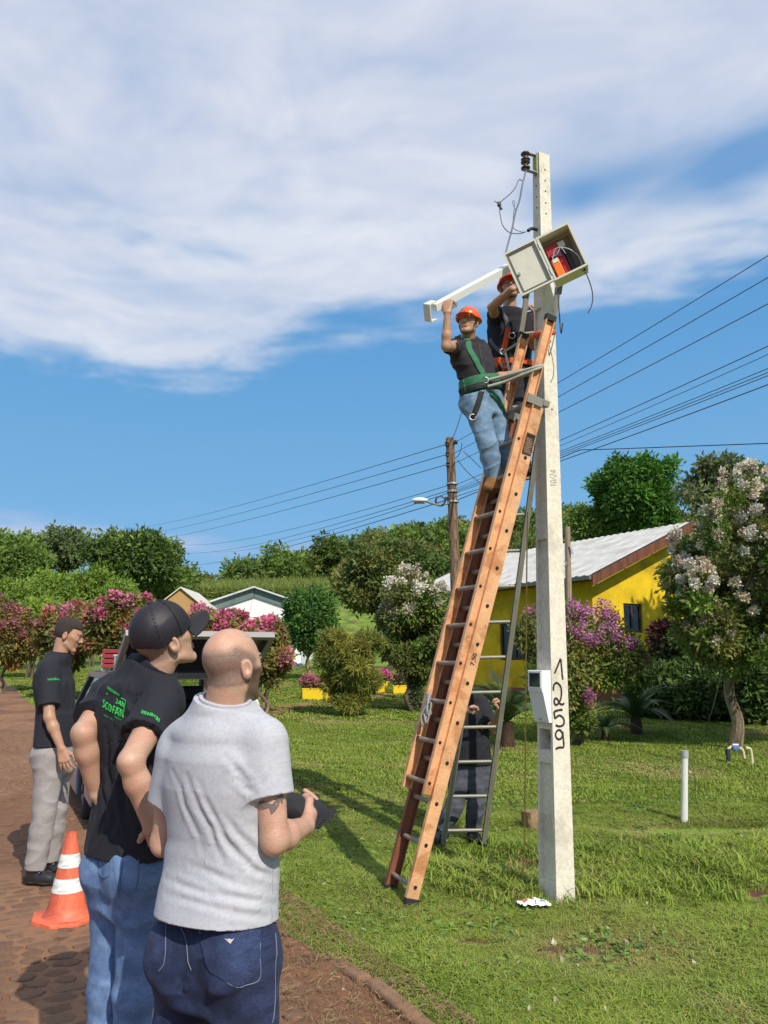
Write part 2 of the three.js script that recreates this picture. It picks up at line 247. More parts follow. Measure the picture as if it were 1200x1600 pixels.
function canvasTex(w, h, draw, srgb = false) { const c = document.createElement('canvas'); c.width = w; c.height = h; const x = c.getContext('2d'); x.fillStyle = '#000'; x.fillRect(0, 0, w, h); draw(x, w, h); const t = new THREE.CanvasTexture(c); if (srgb) t.colorSpace = THREE.SRGBColorSpace; return t; }
function inkMat(color, w, h, draw, rough = 0.8) { return mat(color, rough, { alphaMap: canvasTex(w, h, draw), transparent: true }); }
// a sheet from a grid of points (rows top to bottom) with uv 0..1
function sheet(rows) { const n = rows.length, m = rows[0].length, pos = [], uv = [], idx = []; rows.forEach((r, j) => r.forEach((p, i) => { pos.push(p.x, p.y, p.z); uv.push(i / (m - 1), 1 - j / (n - 1)); })); for (let j = 0; j < n - 1; j++) for (let i = 0; i < m - 1; i++) { const a = j * m + i; idx.push(a, a + m, a + 1, a + 1, a + m, a + m + 1); } const g = new THREE.BufferGeometry(); g.setAttribute('position', new THREE.Float32BufferAttribute(pos, 3)); g.setAttribute('uv', new THREE.Float32BufferAttribute(uv, 2)); g.setIndex(idx); g.computeVertexNormals(); return g; }

// ================================================================ the concrete pole
const POLE = { a: 25 * Math.PI / 180, c0: V(1.141, 0, -5.69), c1: V(1.228, 5.56, -5.75), W: [0.152, 0.1], L: [0.2, 0.085] };
POLE.t = V(Math.cos(POLE.a), 0, -Math.sin(POLE.a)); POLE.n = V(Math.sin(POLE.a), 0, Math.cos(POLE.a));
const poleAt = (u, v, y, out = 0, side = 0) => { const t = y / 5.56, c = POLE.c0.clone().lerp(POLE.c1, t); c.y = y; return c.addScaledVector(POLE.t, u * lerp(...POLE.W, t) - side).addScaledVector(POLE.n, -v * lerp(...POLE.L, t) + out); };
function eight(f, x0, x1, y0, y1, z0, z1) { // a box whose corners go through f
  const g = new THREE.BoxGeometry(1, 1, 1), p = g.attributes.position; for (let i = 0; i < p.count; i++) { const q = f(p.getX(i) < 0 ? x0 : x1, p.getY(i) < 0 ? y0 : y1, p.getZ(i) < 0 ? z0 : z1); p.setXYZ(i, q.x, q.y, q.z); } const n = g.toNonIndexed(); n.computeVertexNormals(); return n;
}
const heightAt = (py, D) => CAMH + D * Math.tan(PITCH - Math.atan((py - 800) / F));
{
  const base = poleAt(0.5, 0.5, 0); base.y = groundH(base.x, base.z);
  const o = thing('concrete_utility_pole', 'pale square concrete utility pole with the number 1259 painted in black', 'utility pole', base);
  const loc = (u, y, v) => poleAt(u, v, y).sub(base), pb = (u0, u1, y0, y1, v0, v1) => eight(loc, u0, u1, y0, y1, v0, v1);
  const gs = [pb(0.16, 1, -0.5, 0.985, 0, 1), pb(0.62, 1, 0.985, 1.125, 0, 1), pb(0.16, 0.62, 0.985, 1.125, 0, 0.12), pb(0.16, 0.62, 0.985, 1.125, 0.88, 1), pb(0.16, 1, 1.125, 5.56, 0, 1)];
  const ribs = [[-0.5, 0.13], [0.9, 0.985], [1.125, 1.66], [2.46, 2.56], [3.4, 3.52], [4.25, 5.56]];
  gs.push(pb(0, 0.16, -0.5, 5.56, 0, 0.13), pb(0, 0.16, -0.5, 5.56, 0.87, 1)); for (const [a, b] of ribs) gs.push(pb(0.004, 0.16, a, b, 0.13, 0.87));
  part('shaft', metreUV(join(gs)), M.concrete, o);
  // bolt holes
  for (const y of [264, 281, 298, 316, 333, 640]) { const h = heightAt(y, 5.76), c = poleAt(0.52, 0, h).sub(base), e = poleAt(0.52, 0, h, 0.0018).sub(base); part('bolt_hole', rod(c.addScaledVector(POLE.n, -0.02), e, 0.0065), M.hole, o); }
  for (const y of [276, 292, 309, 326]) { const h = heightAt(y, 5.8), c = poleAt(0.02, 0.5, h).sub(base), e = poleAt(0, 0.5, h, 0, 0.0018).sub(base); part('bolt_hole', rod(c, e, 0.0065), M.hole, o); }
  // painted number, brushed strokes on the sunny face
  const digits = [ // u across 0..1, photo row
    [[[0.20, 1052], [0.42, 1040], [0.60, 1029]], [[0.62, 1030], [0.66, 1045], [0.70, 1062]]],
    [[[0.10, 1079], [0.14, 1070], [0.32, 1067], [0.54, 1072], [0.60, 1082], [0.54, 1092], [0.36, 1100], [0.20, 1101], [0.13, 1096], [0.20, 1091], [0.34, 1093], [0.46, 1099], [0.62, 1101], [0.76, 1099]]],
    [[[0.64, 1109], [0.34, 1110], [0.10, 1112]], [[0.10, 1112], [0.13, 1118], [0.16, 1122], [0.40, 1118], [0.62, 1121], [0.71, 1127], [0.64, 1133], [0.42, 1135], [0.18, 1133]]],
    [[[0.58, 1146], [0.44, 1141], [0.26, 1142], [0.16, 1148], [0.26, 1154], [0.44, 1155], [0.58, 1150], [0.60, 1144], [0.62, 1154], [0.64, 1165], [0.60, 1168], [0.36, 1168], [0.14, 1170]]],
  ];
  digits.forEach((d) => { const gl = []; for (const s of d) { const cv = new THREE.CatmullRomCurve3(s.map(([u, y]) => V(u * 0.15, heightAt(y, 5.72), 0)), false, 'centripetal'), n = s.length * 5, rows = [[], []]; for (let i = 0; i <= n; i++) { const c = cv.getPoint(i / n), g = cv.getTangent(i / n), w = 0.0088 * (0.85 + 0.3 * noise(i * 0.6, s.length, 3)); for (const k of [0, 1]) { const q = c.clone().add(V(-g.y, g.x, 0).multiplyScalar(k ? w : -w)); rows[k].push(poleAt(q.x / 0.15 * 0.98, 0, q.y, 0.0022 + 0.0003 * (i % 2)).sub(base)); } } gl.push(sheet(rows)); } part('painted_digit', join(gl), M.paint, o); });
  const yr = []; for (const h of [heightAt(716, 5.74), heightAt(768, 5.74)]) yr.push([poleAt(0.1, 0, h, 0.0022).sub(base), poleAt(0.85, 0, h, 0.0022).sub(base)]);
  part('stencilled_date', sheet(yr), inkMat([0.34, 0.31, 0.28], 64, 256, (x) => { x.fillStyle = '#bbb'; x.translate(40, 240); x.rotate(-Math.PI / 2); x.font = '52px sans-serif'; x.fillText('10/24', 20, 10); }), o);
  // spool insulators on a clevis at the top
  const h0 = heightAt(256, 5.78), q = (s, dy, v = 0.5) => poleAt(0, v, h0 + dy, 0, s).sub(base);
  part('clevis', join([bar(q(0.12, 0.075), q(-0.002, 0.075), 0.035, 0.006, POLE.n), bar(q(0.12, -0.075), q(-0.002, -0.075), 0.035, 0.006, POLE.n), bar(q(0.004, 0.09), q(0.004, -0.09), 0.045, 0.006, POLE.n), rod(q(0.1, 0.09), q(0.1, -0.09), 0.006)]), M.galv, o);
  part('strap', bar(q(0.009, 0.06), q(0.009, -0.055), 0.05, 0.004, POLE.n), mat([0.42, 0.43, 0.10], 0.6), o);
  for (const dy of [0.036, -0.036]) part('insulator', new THREE.LatheGeometry([[0.008, -0.034], [0.034, -0.034], [0.038, -0.022], [0.022, -0.008], [0.02, 0], [0.022, 0.008], [0.038, 0.022], [0.034, 0.034], [0.008, 0.034]].map((p) => new THREE.Vector2(...p)), 16).translate(q(0.1, dy).x, q(0.1, dy).y, q(0.1, dy).z), M.porcelain, o);
  // black conduit elbow
  const he = heightAt(361, 5.8); part('conduit_elbow', tube([poleAt(0.3, 0.5, he), poleAt(-0.02, 0.5, he + 0.004), poleAt(0, 0.5, he + 0.002, 0, 0.05), poleAt(0, 0.5, he - 0.025, 0, 0.085)].map((p) => p.sub(base)), 0.013, 14, 8), M.black, o);
  part('cavity_wiring', join([tube([loc(0.55, 1.0, 0.3), loc(0.3, 1.03, 0.4), loc(0.4, 1.08, 0.6), loc(0.5, 1.1, 0.3)], 0.008), tube([loc(0.55, 1.02, 0.6), loc(0.3, 1.06, 0.5), loc(0.45, 1.03, 0.25), loc(0.6, 1.08, 0.2)], 0.009)]), M.wireGrey, o);
  part('side_bolt', rod(poleAt(1, 0.5, heightAt(577, 5.76)).sub(base), poleAt(1, 0.5, heightAt(577, 5.76), 0, -0.03).sub(base), 0.008), M.wire, o);
}
{ // meter box on the shaded face
  const hT = heightAt(1047, 5.78), hB = heightAt(1128, 5.78), base = poleAt(0, 0.5, hB);
  const o = thing('meter_box', 'white plastic electricity meter box with dark window fixed to concrete pole', 'meter box', base);
  const f = (s, y, v) => poleAt(0, v, y, 0, s).sub(base), Hm = lerp(hB, hT, 0.55);
  const prof = [[0.002, hB], [0.025, hB], [0.07, Hm], [0.08, Hm + 0.02], [0.08, hT - 0.006], [0.074, hT], [0.002, hT]], v0 = 0.02, v1 = 0.98;
  const pos = [], idx = []; for (const v of [v0, v1]) for (const [s, y] of prof) { const p = f(s, y, v); pos.push(p.x, p.y, p.z); } const n = prof.length; for (let i = 0; i < n; i++) { const k = (i + 1) % n; idx.push(i, k, n + i, k, n + k, n + i); } const tri = THREE.ShapeUtils.triangulateShape(prof.map((p) => new THREE.Vector2(...p)), []); for (const [a, b, c] of tri) idx.push(a, b, c, n + a, n + c, n + b);
  const g = new THREE.BufferGeometry(); g.setAttribute('position', new THREE.Float32BufferAttribute(pos, 3)); g.setIndex(idx); const g2 = g.toNonIndexed(); g2.computeVertexNormals(); part('housing', g2, M.whitePlastic, o);
  part('window', eight((s, y, v) => f(s, y, v), 0.079, 0.0825, Hm + 0.045, hT - 0.02, 0.12, 0.86), M.glassDark, o);
  const fr = []; for (const [a, b, c, d] of [[0.06, 0.12, Hm + 0.035, hT - 0.012], [0.86, 0.92, Hm + 0.035, hT - 0.012], [0.12, 0.86, Hm + 0.035, Hm + 0.045], [0.12, 0.86, hT - 0.02, hT - 0.012]]) fr.push(eight((s, y, v) => f(s, y, v), 0.079, 0.0845, c, d, a, b)); part('window_frame', join(fr), M.whitePlastic, o);
  part('latch', rod(f(0.03, hB + 0.02, 0.5), f(0.05, hB + 0.02, 0.5), 0.006), M.galv, o);
}
// ================================================================ orange fibreglass extension ladder
const LAD = (() => {
  const w = V(0.39, 0, 0.92).normalize(), R0 = G(640, 1420); const R1 = P(874, 506, 5.52), axis = R1.clone().sub(R0).normalize(), n = w.clone().cross(axis).normalize(); if (n.x > 0) n.negate();
  return { w, R0, R1, axis, n, width: 0.36, at: (h, s, off = 0) => R0.clone().addScaledVector(axis, (h - R0.y) / axis.y).addScaledVector(w, -s * 0.36).addScaledVector(n, off) };
})();
{
  const { w, axis, n, at, R0 } = LAD, base = R0.clone().addScaledVector(w, -0.18);
  const o = thing('extension_ladder', 'orange fibreglass extension ladder of two sections leaning against concrete pole', 'ladder', base);
  const L = (h, s, off) => at(h, s, off).sub(base), hTopB = heightAt(638, 5.6), hBotF = heightAt(1243, 5.65), hTopF = LAD.R1.y;
  const channel = (h0, h1, s, off, depth) => { const dir = s ? 1 : -1; return [bar(L(h0, s, off), L(h1, s, off), 0.006, depth, w), ...[-1, 1].map((k) => bar(L(h0, s, off + k * (depth / 2 - 0.003)).addScaledVector(w, dir * 0.0165), L(h1, s, off + k * (depth / 2 - 0.003)).addScaledVector(w, dir * 0.0165), 0.027, 0.006, w))]; };
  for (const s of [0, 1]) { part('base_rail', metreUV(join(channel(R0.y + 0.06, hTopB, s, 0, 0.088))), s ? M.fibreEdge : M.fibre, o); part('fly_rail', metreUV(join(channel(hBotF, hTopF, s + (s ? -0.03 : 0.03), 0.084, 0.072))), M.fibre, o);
    part('foot', bar(L(R0.y - 0.02, s, 0), L(R0.y + 0.062, s, 0), 0.034, 0.094, w), M.rubber, o);
    part('guide_bracket', join([bar(L(hTopB - 0.01, s, 0.045), L(hTopB + 0.05, s, 0.045), 0.044, 0.13, w), bar(L(hTopB + 0.01, s, -0.05), L(hTopB + 0.05, s, -0.05), 0.04, 0.05, w)]), M.alu, o);
    part('end_cap', bar(L(hTopF - 0.01, s, 0.084), L(hTopF + 0.03, s, 0.084), 0.04, 0.08, w), M.rubber, o); }
  const hB = [1386, 1318, 1251, 1186, 1123, 1061, 1001, 943, 886, 830, 775, 720, 668].map((y) => heightAt(y, 5.62));
  const step = (hB[10] - hB[0]) / 10;
  for (let k = 0; k < 12; k++) { const h = hB[0] + k * step; if (h > hTopB - 0.05) break; part('base_rung', rod(L(h, 0.01), L(h, 0.99), 0.0165, 0.0165, 10), M.rung, o); for (const s of [0, 1]) part('rung_bolt', rod(L(h, s).addScaledVector(w, s ? 0.004 : -0.004), L(h, s).addScaledVector(w, s ? -0.012 : 0.007), 0.0125), M.hole, o); }
  for (let k = 0; k < 14; k++) { const h = hBotF + 0.07 + k * step; if (h > hTopF - 0.12) break; part('fly_rung', rod(L(h, 0.04, 0.084), L(h, 0.96, 0.084), 0.0165, 0.0165, 10), M.rung, o); part('rung_bolt', rod(L(h, 0.03, 0.084).addScaledVector(w, -0.004), L(h, 0.03, 0.084).addScaledVector(w, 0.0065), 0.0105), M.hole, o); }
  // rating plate and stencil on the near rail
  const plate = (h0, h1, off, wd, m, name) => part(name, sheet([[L(h1, 0, off + wd / 2), L(h1, 0, off - wd / 2)], [L(h0, 0, off + wd / 2), L(h0, 0, off - wd / 2)]].map((r) => r.map((p) => p.addScaledVector(w, 0.0055)))), m, o);
  const lt = canvasTex(128, 256, (x) => { x.fillStyle = '#3a2a22'; x.fillRect(0, 0, 128, 256); x.fillStyle = '#b08a6c'; for (let k = 0; k < 9; k++) x.fillRect(12 + (k % 3) * 6, 60 + k * 20, 70 + (k * 37 % 30), 7); x.fillStyle = '#15100d'; x.fillRect(8, 8, 112, 36); }, true);
  plate(heightAt(714, 5.6), heightAt(682, 5.6), 0, 0.075, mat('#ffffff', 0.6, { map: lt }), 'rating_plate');
  plate(heightAt(1042, 5.6), heightAt(1014, 5.6), 0, 0.05, inkMat([0.05, 0.025, 0.02], 64, 160, (x) => { x.fillStyle = '#fff'; x.translate(50, 150); x.rotate(-Math.PI / 2); x.font = 'bold 58px sans-serif'; x.fillText('7,50', 0, 0); }), 'stencil');
  // rung latch with its cord on the far rail
  const hl = heightAt(1112, 5.9), q = (dh, off, s = 0.9) => L(hl + dh * 0.8, s * 0.82, 0.06 + off * 0.45);
  part('rung_latch', join([bar(q(0.12, 0.15), q(-0.06, 0.15), 0.02, 0.03, w), bar(q(-0.06, 0.15), q(-0.12, 0.09), 0.02, 0.025, w), rod(q(-0.03, 0.13), q(-0.03, 0.13, 0.7), 0.02)]), M.steel, o);
  part('hoist_cord', join([tube([q(0.14, 0.14), q(0.05, 0.17, 0.8), q(-0.06, 0.15, 0.75), q(-0.16, 0.12, 0.85), q(-0.07, 0.19, 0.9), q(0.06, 0.15, 0.7), q(-0.12, 0.13, 0.72), q(-0.05, 0.18, 0.8)], 0.006, 40, 6)]), M.ropeGrey, o);
}
// ================================================================ aluminium ladder behind the pole
const ALU = { RB: G(756, 1326), LB: G(690, 1327), RT: P(874, 446, 6.12), LT: P(823, 452, 6.16) };
{
  const base = ALU.RB.clone().lerp(ALU.LB, 0.5), o = thing('aluminium_ladder', 'grey aluminium ladder leaning behind the concrete pole and the orange ladder', 'ladder', base);
  const at = (t, s) => ALU.RB.clone().lerp(ALU.RT, t).lerp(ALU.LB.clone().lerp(ALU.LT, t), s).sub(base), up = V(0, 0, 1);
  for (const s of [0, 1]) { part('rail', metreUV(join([bar(at(0.004, s), at(1, s), 0.022, 0.066, V(1, 0, 0)), bar(at(0.004, s).add(V(s ? 0.014 : -0.014, 0, 0.03)), at(1, s).add(V(s ? 0.014 : -0.014, 0, 0.03)), 0.026, 0.005, V(1, 0, 0)), bar(at(0.004, s).add(V(s ? 0.014 : -0.014, 0, -0.03)), at(1, s).add(V(s ? 0.014 : -0.014, 0, -0.03)), 0.026, 0.005, V(1, 0, 0))])), M.alu, o); part('foot', bar(at(-0.006, s), at(0.012, s), 0.034, 0.08, V(1, 0, 0)), M.rubber, o); part('top_cap', bar(at(0.985, s), at(1.004, s), 0.04, 0.078, V(1, 0, 0)), M.rubber, o); }
  const rowsY = [1303, 1257, 1210, 1163, 1116, 1068, 1019, 970, 921, 871, 821]; const hs = rowsY.map((y) => heightAt(y, 7.1)); const st = (hs[10] - hs[0]) / 10;
  const H0 = ALU.RB.y, H1 = ALU.RT.y; for (let k = 0; k < 24; k++) { const t = (0.16 + k * 0.292) / (H1 - H0); if (t > 0.97) break; part('rung', rod(at(t, 0.02), at(t, 0.98), 0.015, 0.015, 10), M.alu, o); }
}
// ================================================================ open control cabinet and its white arm
const CAB = (() => { const ht = P(838, 373, 5.44), hb = P(868, 438.5, 5.44), rt = P(889.5, 352, 5.37); const x = rt.clone().sub(ht), w = x.length(); x.normalize(); const y = ht.clone().sub(hb), h = y.length(); y.normalize(); const z = x.clone().cross(y).normalize(), x2 = y.clone().cross(z).normalize(); return { o: hb, x: x2, y, z, w: w * 1.0, h }; })();
{
  const { o: org, x, y, z, w, h } = CAB, m4 = new THREE.Matrix4().makeBasis(x, y, z);
  const o = thing('control_cabinet', 'cream metal cabinet with its door swung open, tilted on the concrete pole', 'cabinet', org); o.quaternion.setFromRotationMatrix(m4);
  const d = 0.16, t = 0.008;
  part('shell', join([box(w, t, d, w / 2, t / 2, -d / 2), box(w, t, d, w / 2, h - t / 2, -d / 2), box(t, h - 2 * t, d, t / 2, h / 2, -d / 2), box(t, h - 2 * t, d, w - t / 2, h / 2, -d / 2), box(w - 2 * t, h - 2 * t, t, w / 2, h / 2, -d + t / 2)]), M.cabinet, o);
  part('rim', join([box(w + 0.006, 0.014, 0.012, w / 2, 0.005, 0.0065), box(w + 0.006, 0.014, 0.012, w / 2, h - 0.005, 0.0065), box(0.014, h - 0.026, 0.012, w - 0.005, h / 2, 0.0065), box(0.014, h - 0.026, 0.012, 0.005, h / 2, 0.0065)]), M.cabinet, o);
  // the door hangs open to the left, its inner side to the street
  const dw = w * 1.02, door = part('door', join([box(dw - 0.02, h - 0.02, 0.004, -dw / 2 - 0.008, h / 2, 0.004), box(dw, 0.014, 0.024, -dw / 2 - 0.008, 0.006, 0.008), box(dw, 0.014, 0.024, -dw / 2 - 0.008, h - 0.006, 0.008), box(0.014, h - 0.028, 0.024, -dw - 0.002, h / 2, 0.008), box(0.014, h - 0.028, 0.024, -0.016, h / 2, 0.008)]), M.cabinet, o);
  part('gasket', join([box(dw - 0.05, 0.010, 0.008, -dw / 2 - 0.008, 0.022, 0.011), box(dw - 0.05, 0.010, 0.008, -dw / 2 - 0.008, h - 0.022, 0.011), box(0.010, h - 0.06, 0.008, -dw + 0.018, h / 2, 0.011), box(0.010, h - 0.06, 0.008, -0.036, h / 2, 0.011)]), mat([0.12, 0.115, 0.10], 0.8), door);
  part('lock', rod(V(-dw + 0.04, h * 0.46, 0.006), V(-dw + 0.04, h * 0.46, 0.022), 0.011), M.galv, door);
  for (const k of [0.2, 0.8]) part('hinge', rod(V(-0.006, h * k - 0.025, 0.02), V(-0.006, h * k + 0.025, 0.02), 0.006), M.galv, o);
  part('mounting_plate', box(w - 0.04, h - 0.05, 0.004, w / 2, h / 2, -d + 0.02), mat([0.30, 0.24, 0.19], 0.6), o);
  part('battery', box(0.055, 0.15, 0.06, 0.062, 0.095, -0.075, 0.006), M.orange, o); part('battery_label', box(0.04, 0.03, 0.004, 0.062, 0.155, -0.043), M.cabinet, o);
  part('power_supply', box(0.045, 0.17, 0.055, 0.118, 0.10, -0.1, 0.004), M.red, o); part('controller', box(0.036, 0.2, 0.07, 0.163, 0.115, -0.09, 0.004), M.black, o); part('upper_module', box(0.09, 0.085, 0.05, 0.075, 0.25, -0.1, 0.005), M.red, o); part('terminal', box(0.05, 0.05, 0.04, 0.15, 0.26, -0.09, 0.004), M.cabinet, o); part('relay', box(0.08, 0.05, 0.05, 0.09, 0.195, -0.09, 0.004), M.purple, o);
  part('cable', join([tube([V(0.05, 0.18, -0.05), V(0.1, 0.23, -0.03), V(0.17, 0.19, -0.02), V(w - 0.03, 0.1, -0.02), V(w - 0.03, 0.03, -0.04)], 0.004, 30, 6), tube([V(0.05, 0.2, -0.06), V(0.09, 0.19, -0.03), V(0.13, 0.22, -0.03), V(0.15, 0.17, -0.05)], 0.003, 24, 6)]), mat([0.55, 0.55, 0.58], 0.5), o);
  part('gland', rod(V(w - 0.03, 0.012, -0.04), V(w - 0.03, -0.015, -0.04), 0.01), M.black, o);
  const dw2 = P(921, 436, 5.3), tail = single('dangling_cable', 'thin black cable end dangling from the open cabinet', 'cable', tube([P(908.5, 421, 5.36), P(914, 425, 5.36), P(921, 440, 5.36), P(926, 460, 5.36), P(925, 475, 5.36), P(919, 489, 5.36)], 0.0042, 24, 6), M.wire);
}
{ // white square arm held up by the climber
  const a = P(669, 486, 5.32), b = P(805, 413, 5.62), o = thing('white_steel_arm', 'white square steel arm held up by climber in the orange helmet', 'steel arm', a), zero = V(0, 0, 0), e = b.clone().sub(a), up = V(0.4, 1, 0.25), dir = e.clone().normalize();
  part('square_tube', bar(dir.clone().multiplyScalar(0.06), e, 0.052, 0.052, up), M.whiteSteel, o);
  const side = up.clone().addScaledVector(dir, -up.dot(dir)).normalize(), dep = dir.clone().cross(side);
  part('end_plate', join([bar(side.clone().multiplyScalar(0.05), side.clone().multiplyScalar(-0.07).addScaledVector(dir, -0.02), 0.07, 0.008, dep), bar(side.clone().multiplyScalar(-0.068).addScaledVector(dir, -0.02), side.clone().multiplyScalar(-0.075).addScaledVector(dir, 0.04), 0.07, 0.008, dep), bar(side.clone().multiplyScalar(0.048), side.clone().multiplyScalar(0.046).addScaledVector(dir, 0.07), 0.068, 0.008, dep)]), M.cabinet, o);
  part('lower_bracket', bar(dir.clone().multiplyScalar(0.19).addScaledVector(side, -0.05), dir.clone().multiplyScalar(0.25).addScaledVector(side, -0.05), 0.05, 0.03, dep), M.galv, o);
}
// ================================================================ loose service wires at the pole head
{
  const D = 5.66, w = (pts, r, label) => single('service_wire', label, 'wire', tube(pts.map(([x, y, d = D]) => P(x, y, d)), r, pts.length * 7, 6), M.wireGrey);
  w([[823, 263, 5.75], [816, 290], [812, 312], [806, 330], [800, 358], [794, 380], [789, 400, 5.6]], 0.0065, 'twisted grey service wire falling from insulator to the open cabinet');
  w([[816, 282], [811, 281], [806, 292], [797, 303], [784, 314], [781, 318]], 0.0042, 'short grey wire curving from service drop to a black connector');
  w([[780, 322], [782, 338], [786, 353], [796, 363], [810, 365], [822, 362, 5.74]], 0.0042, 'grey wire looping from black connector to the conduit elbow');
  w([[805, 328], [801, 316], [802, 313], [804, 316], [802, 340], [803, 357], [814, 362], [822, 362, 5.75]], 0.003, 'thin grey wire with a small loop beside the service drop');
  const c = thing('wire_connector', 'small black wire connector hanging beside the pole head', 'connector', P(780, 319, D)); part('body', box(0.028, 0.034, 0.028, 0, 0, 0, 0.006), M.black, c); part('screw', rod(V(0.005, -0.02, 0), V(0.018, -0.045, 0), 0.009), M.black, c); part('wire_stub', rod(V(-0.012, 0.01, 0), V(-0.036, 0.026, 0), 0.004), M.wireGrey, c);
}
// ================================================================ figures: distance fields meshed with surface nets
const smin = (a, b, k) => { const h = clamp(0.5 + 0.5 * (b - a) / k); return lerp(b, a, h) - k * h * (1 - h); };
const smax = (a, b, k) => -smin(-a, -b, k);
function cap(a, b, ra, rb) { const ax = a.x, ay = a.y, az = a.z, bx = b.x - ax, by = b.y - ay, bz = b.z - az, q = 1 / Math.max(1e-9, bx * bx + by * by + bz * bz); return (x, y, z) => { x -= ax; y -= ay; z -= az; let t = (x * bx + y * by + z * bz) * q; t = t < 0 ? 0 : t > 1 ? 1 : t; x -= bx * t; y -= by * t; z -= bz * t; return Math.sqrt(x * x + y * y + z * z) - ra - (rb - ra) * t; }; }
function ell(c, r, B) { // ellipsoid, B = {x,y,z} unit axes
  const bx = B ? B.x : V(1, 0, 0), by = B ? B.y : V(0, 1, 0), bz = B ? B.z : V(0, 0, 1); return (x, y, z) => { x -= c.x; y -= c.y; z -= c.z; const p = x * bx.x + y * bx.y + z * bx.z, q = x * by.x + y * by.y + z * by.z, s = x * bz.x + y * bz.y + z * bz.z; const k0 = Math.sqrt((p / r[0]) ** 2 + (q / r[1]) ** 2 + (s / r[2]) ** 2), k1 = Math.sqrt((p / r[0] ** 2) ** 2 + (q / r[1] ** 2) ** 2 + (s / r[2] ** 2) ** 2); return k1 < 1e-9 ? -Math.min(...r) : k0 * (k0 - 1) / k1; }; }
const plane = (p, n) => { const m = n.clone().normalize(), d = m.dot(p); return (x, y, z) => x * m.x + y * m.y + z * m.z - d; }; // keeps the side away from n
function uni(list, k = 0) { return k ? (x, y, z) => { let d = list[0](x, y, z); for (let i = 1; i < list.length; i++) d = smin(d, list[i](x, y, z), k); return d; } : (x, y, z) => { let d = 1e9; for (const f of list) { const e = f(x, y, z); if (e < d) d = e; } return d; }; }
const cut = (f, ...ps) => (x, y, z) => { let d = f(x, y, z); for (const p of ps) { const e = p(x, y, z); if (e > d) d = e; } return d; };
const minus = (f, g, k = 0.004) => (x, y, z) => smax(f(x, y, z), -g(x, y, z), k);
const grow = (f, r) => (x, y, z) => f(x, y, z) - r;
// a trunk through stations {c, r:right, w, f (front), b (back)} along a spine
function trunk(st, e = 2.3) {
  const A = st[st.length - 1].c.clone().sub(st[0].c).normalize(), S = st.map((s) => s.c.clone().sub(st[0].c).dot(A)), O = st[0].c, fw = st.map((s) => { const f = A.clone().cross(s.r); return f.normalize(); });
  const n = st.length, s0 = S[0] - (st[0].lo ?? 0.03), s1 = S[n - 1] + (st[n - 1].hi ?? 0.02);
  return (x, y, z) => {
    const px = x - O.x, py = y - O.y, pz = z - O.z, s = px * A.x + py * A.y + pz * A.z; let i = 0; while (i < n - 2 && s > S[i + 1]) i++; let t = clamp((s - S[i]) / (S[i + 1] - S[i])); t = t * t * (3 - 2 * t) * 0.5 + t * 0.5;
    const a = st[i], b = st[i + 1], cx = lerp(a.c.x, b.c.x, t), cy = lerp(a.c.y, b.c.y, t), cz = lerp(a.c.z, b.c.z, t), qx = x - cx, qy = y - cy, qz = z - cz;
    const rx = lerp(a.r.x, b.r.x, t), ry = lerp(a.r.y, b.r.y, t), rz = lerp(a.r.z, b.r.z, t), fx = lerp(fw[i].x, fw[i + 1].x, t), fy = lerp(fw[i].y, fw[i + 1].y, t), fz = lerp(fw[i].z, fw[i + 1].z, t);
    const u = qx * rx + qy * ry + qz * rz, v = qx * fx + qy * fy + qz * fz, w = lerp(a.w, b.w, t), d = v > 0 ? lerp(a.f, b.f, t) : lerp(a.b, b.b, t), k = Math.pow(Math.pow(Math.abs(u) / w, e) + Math.pow(Math.abs(v) / d, e), 1 / e);
    const m = Math.min(w, d); return smax((k - 1) * m * 0.92, Math.max(s - s1, s0 - s), 0.03);
  };
}
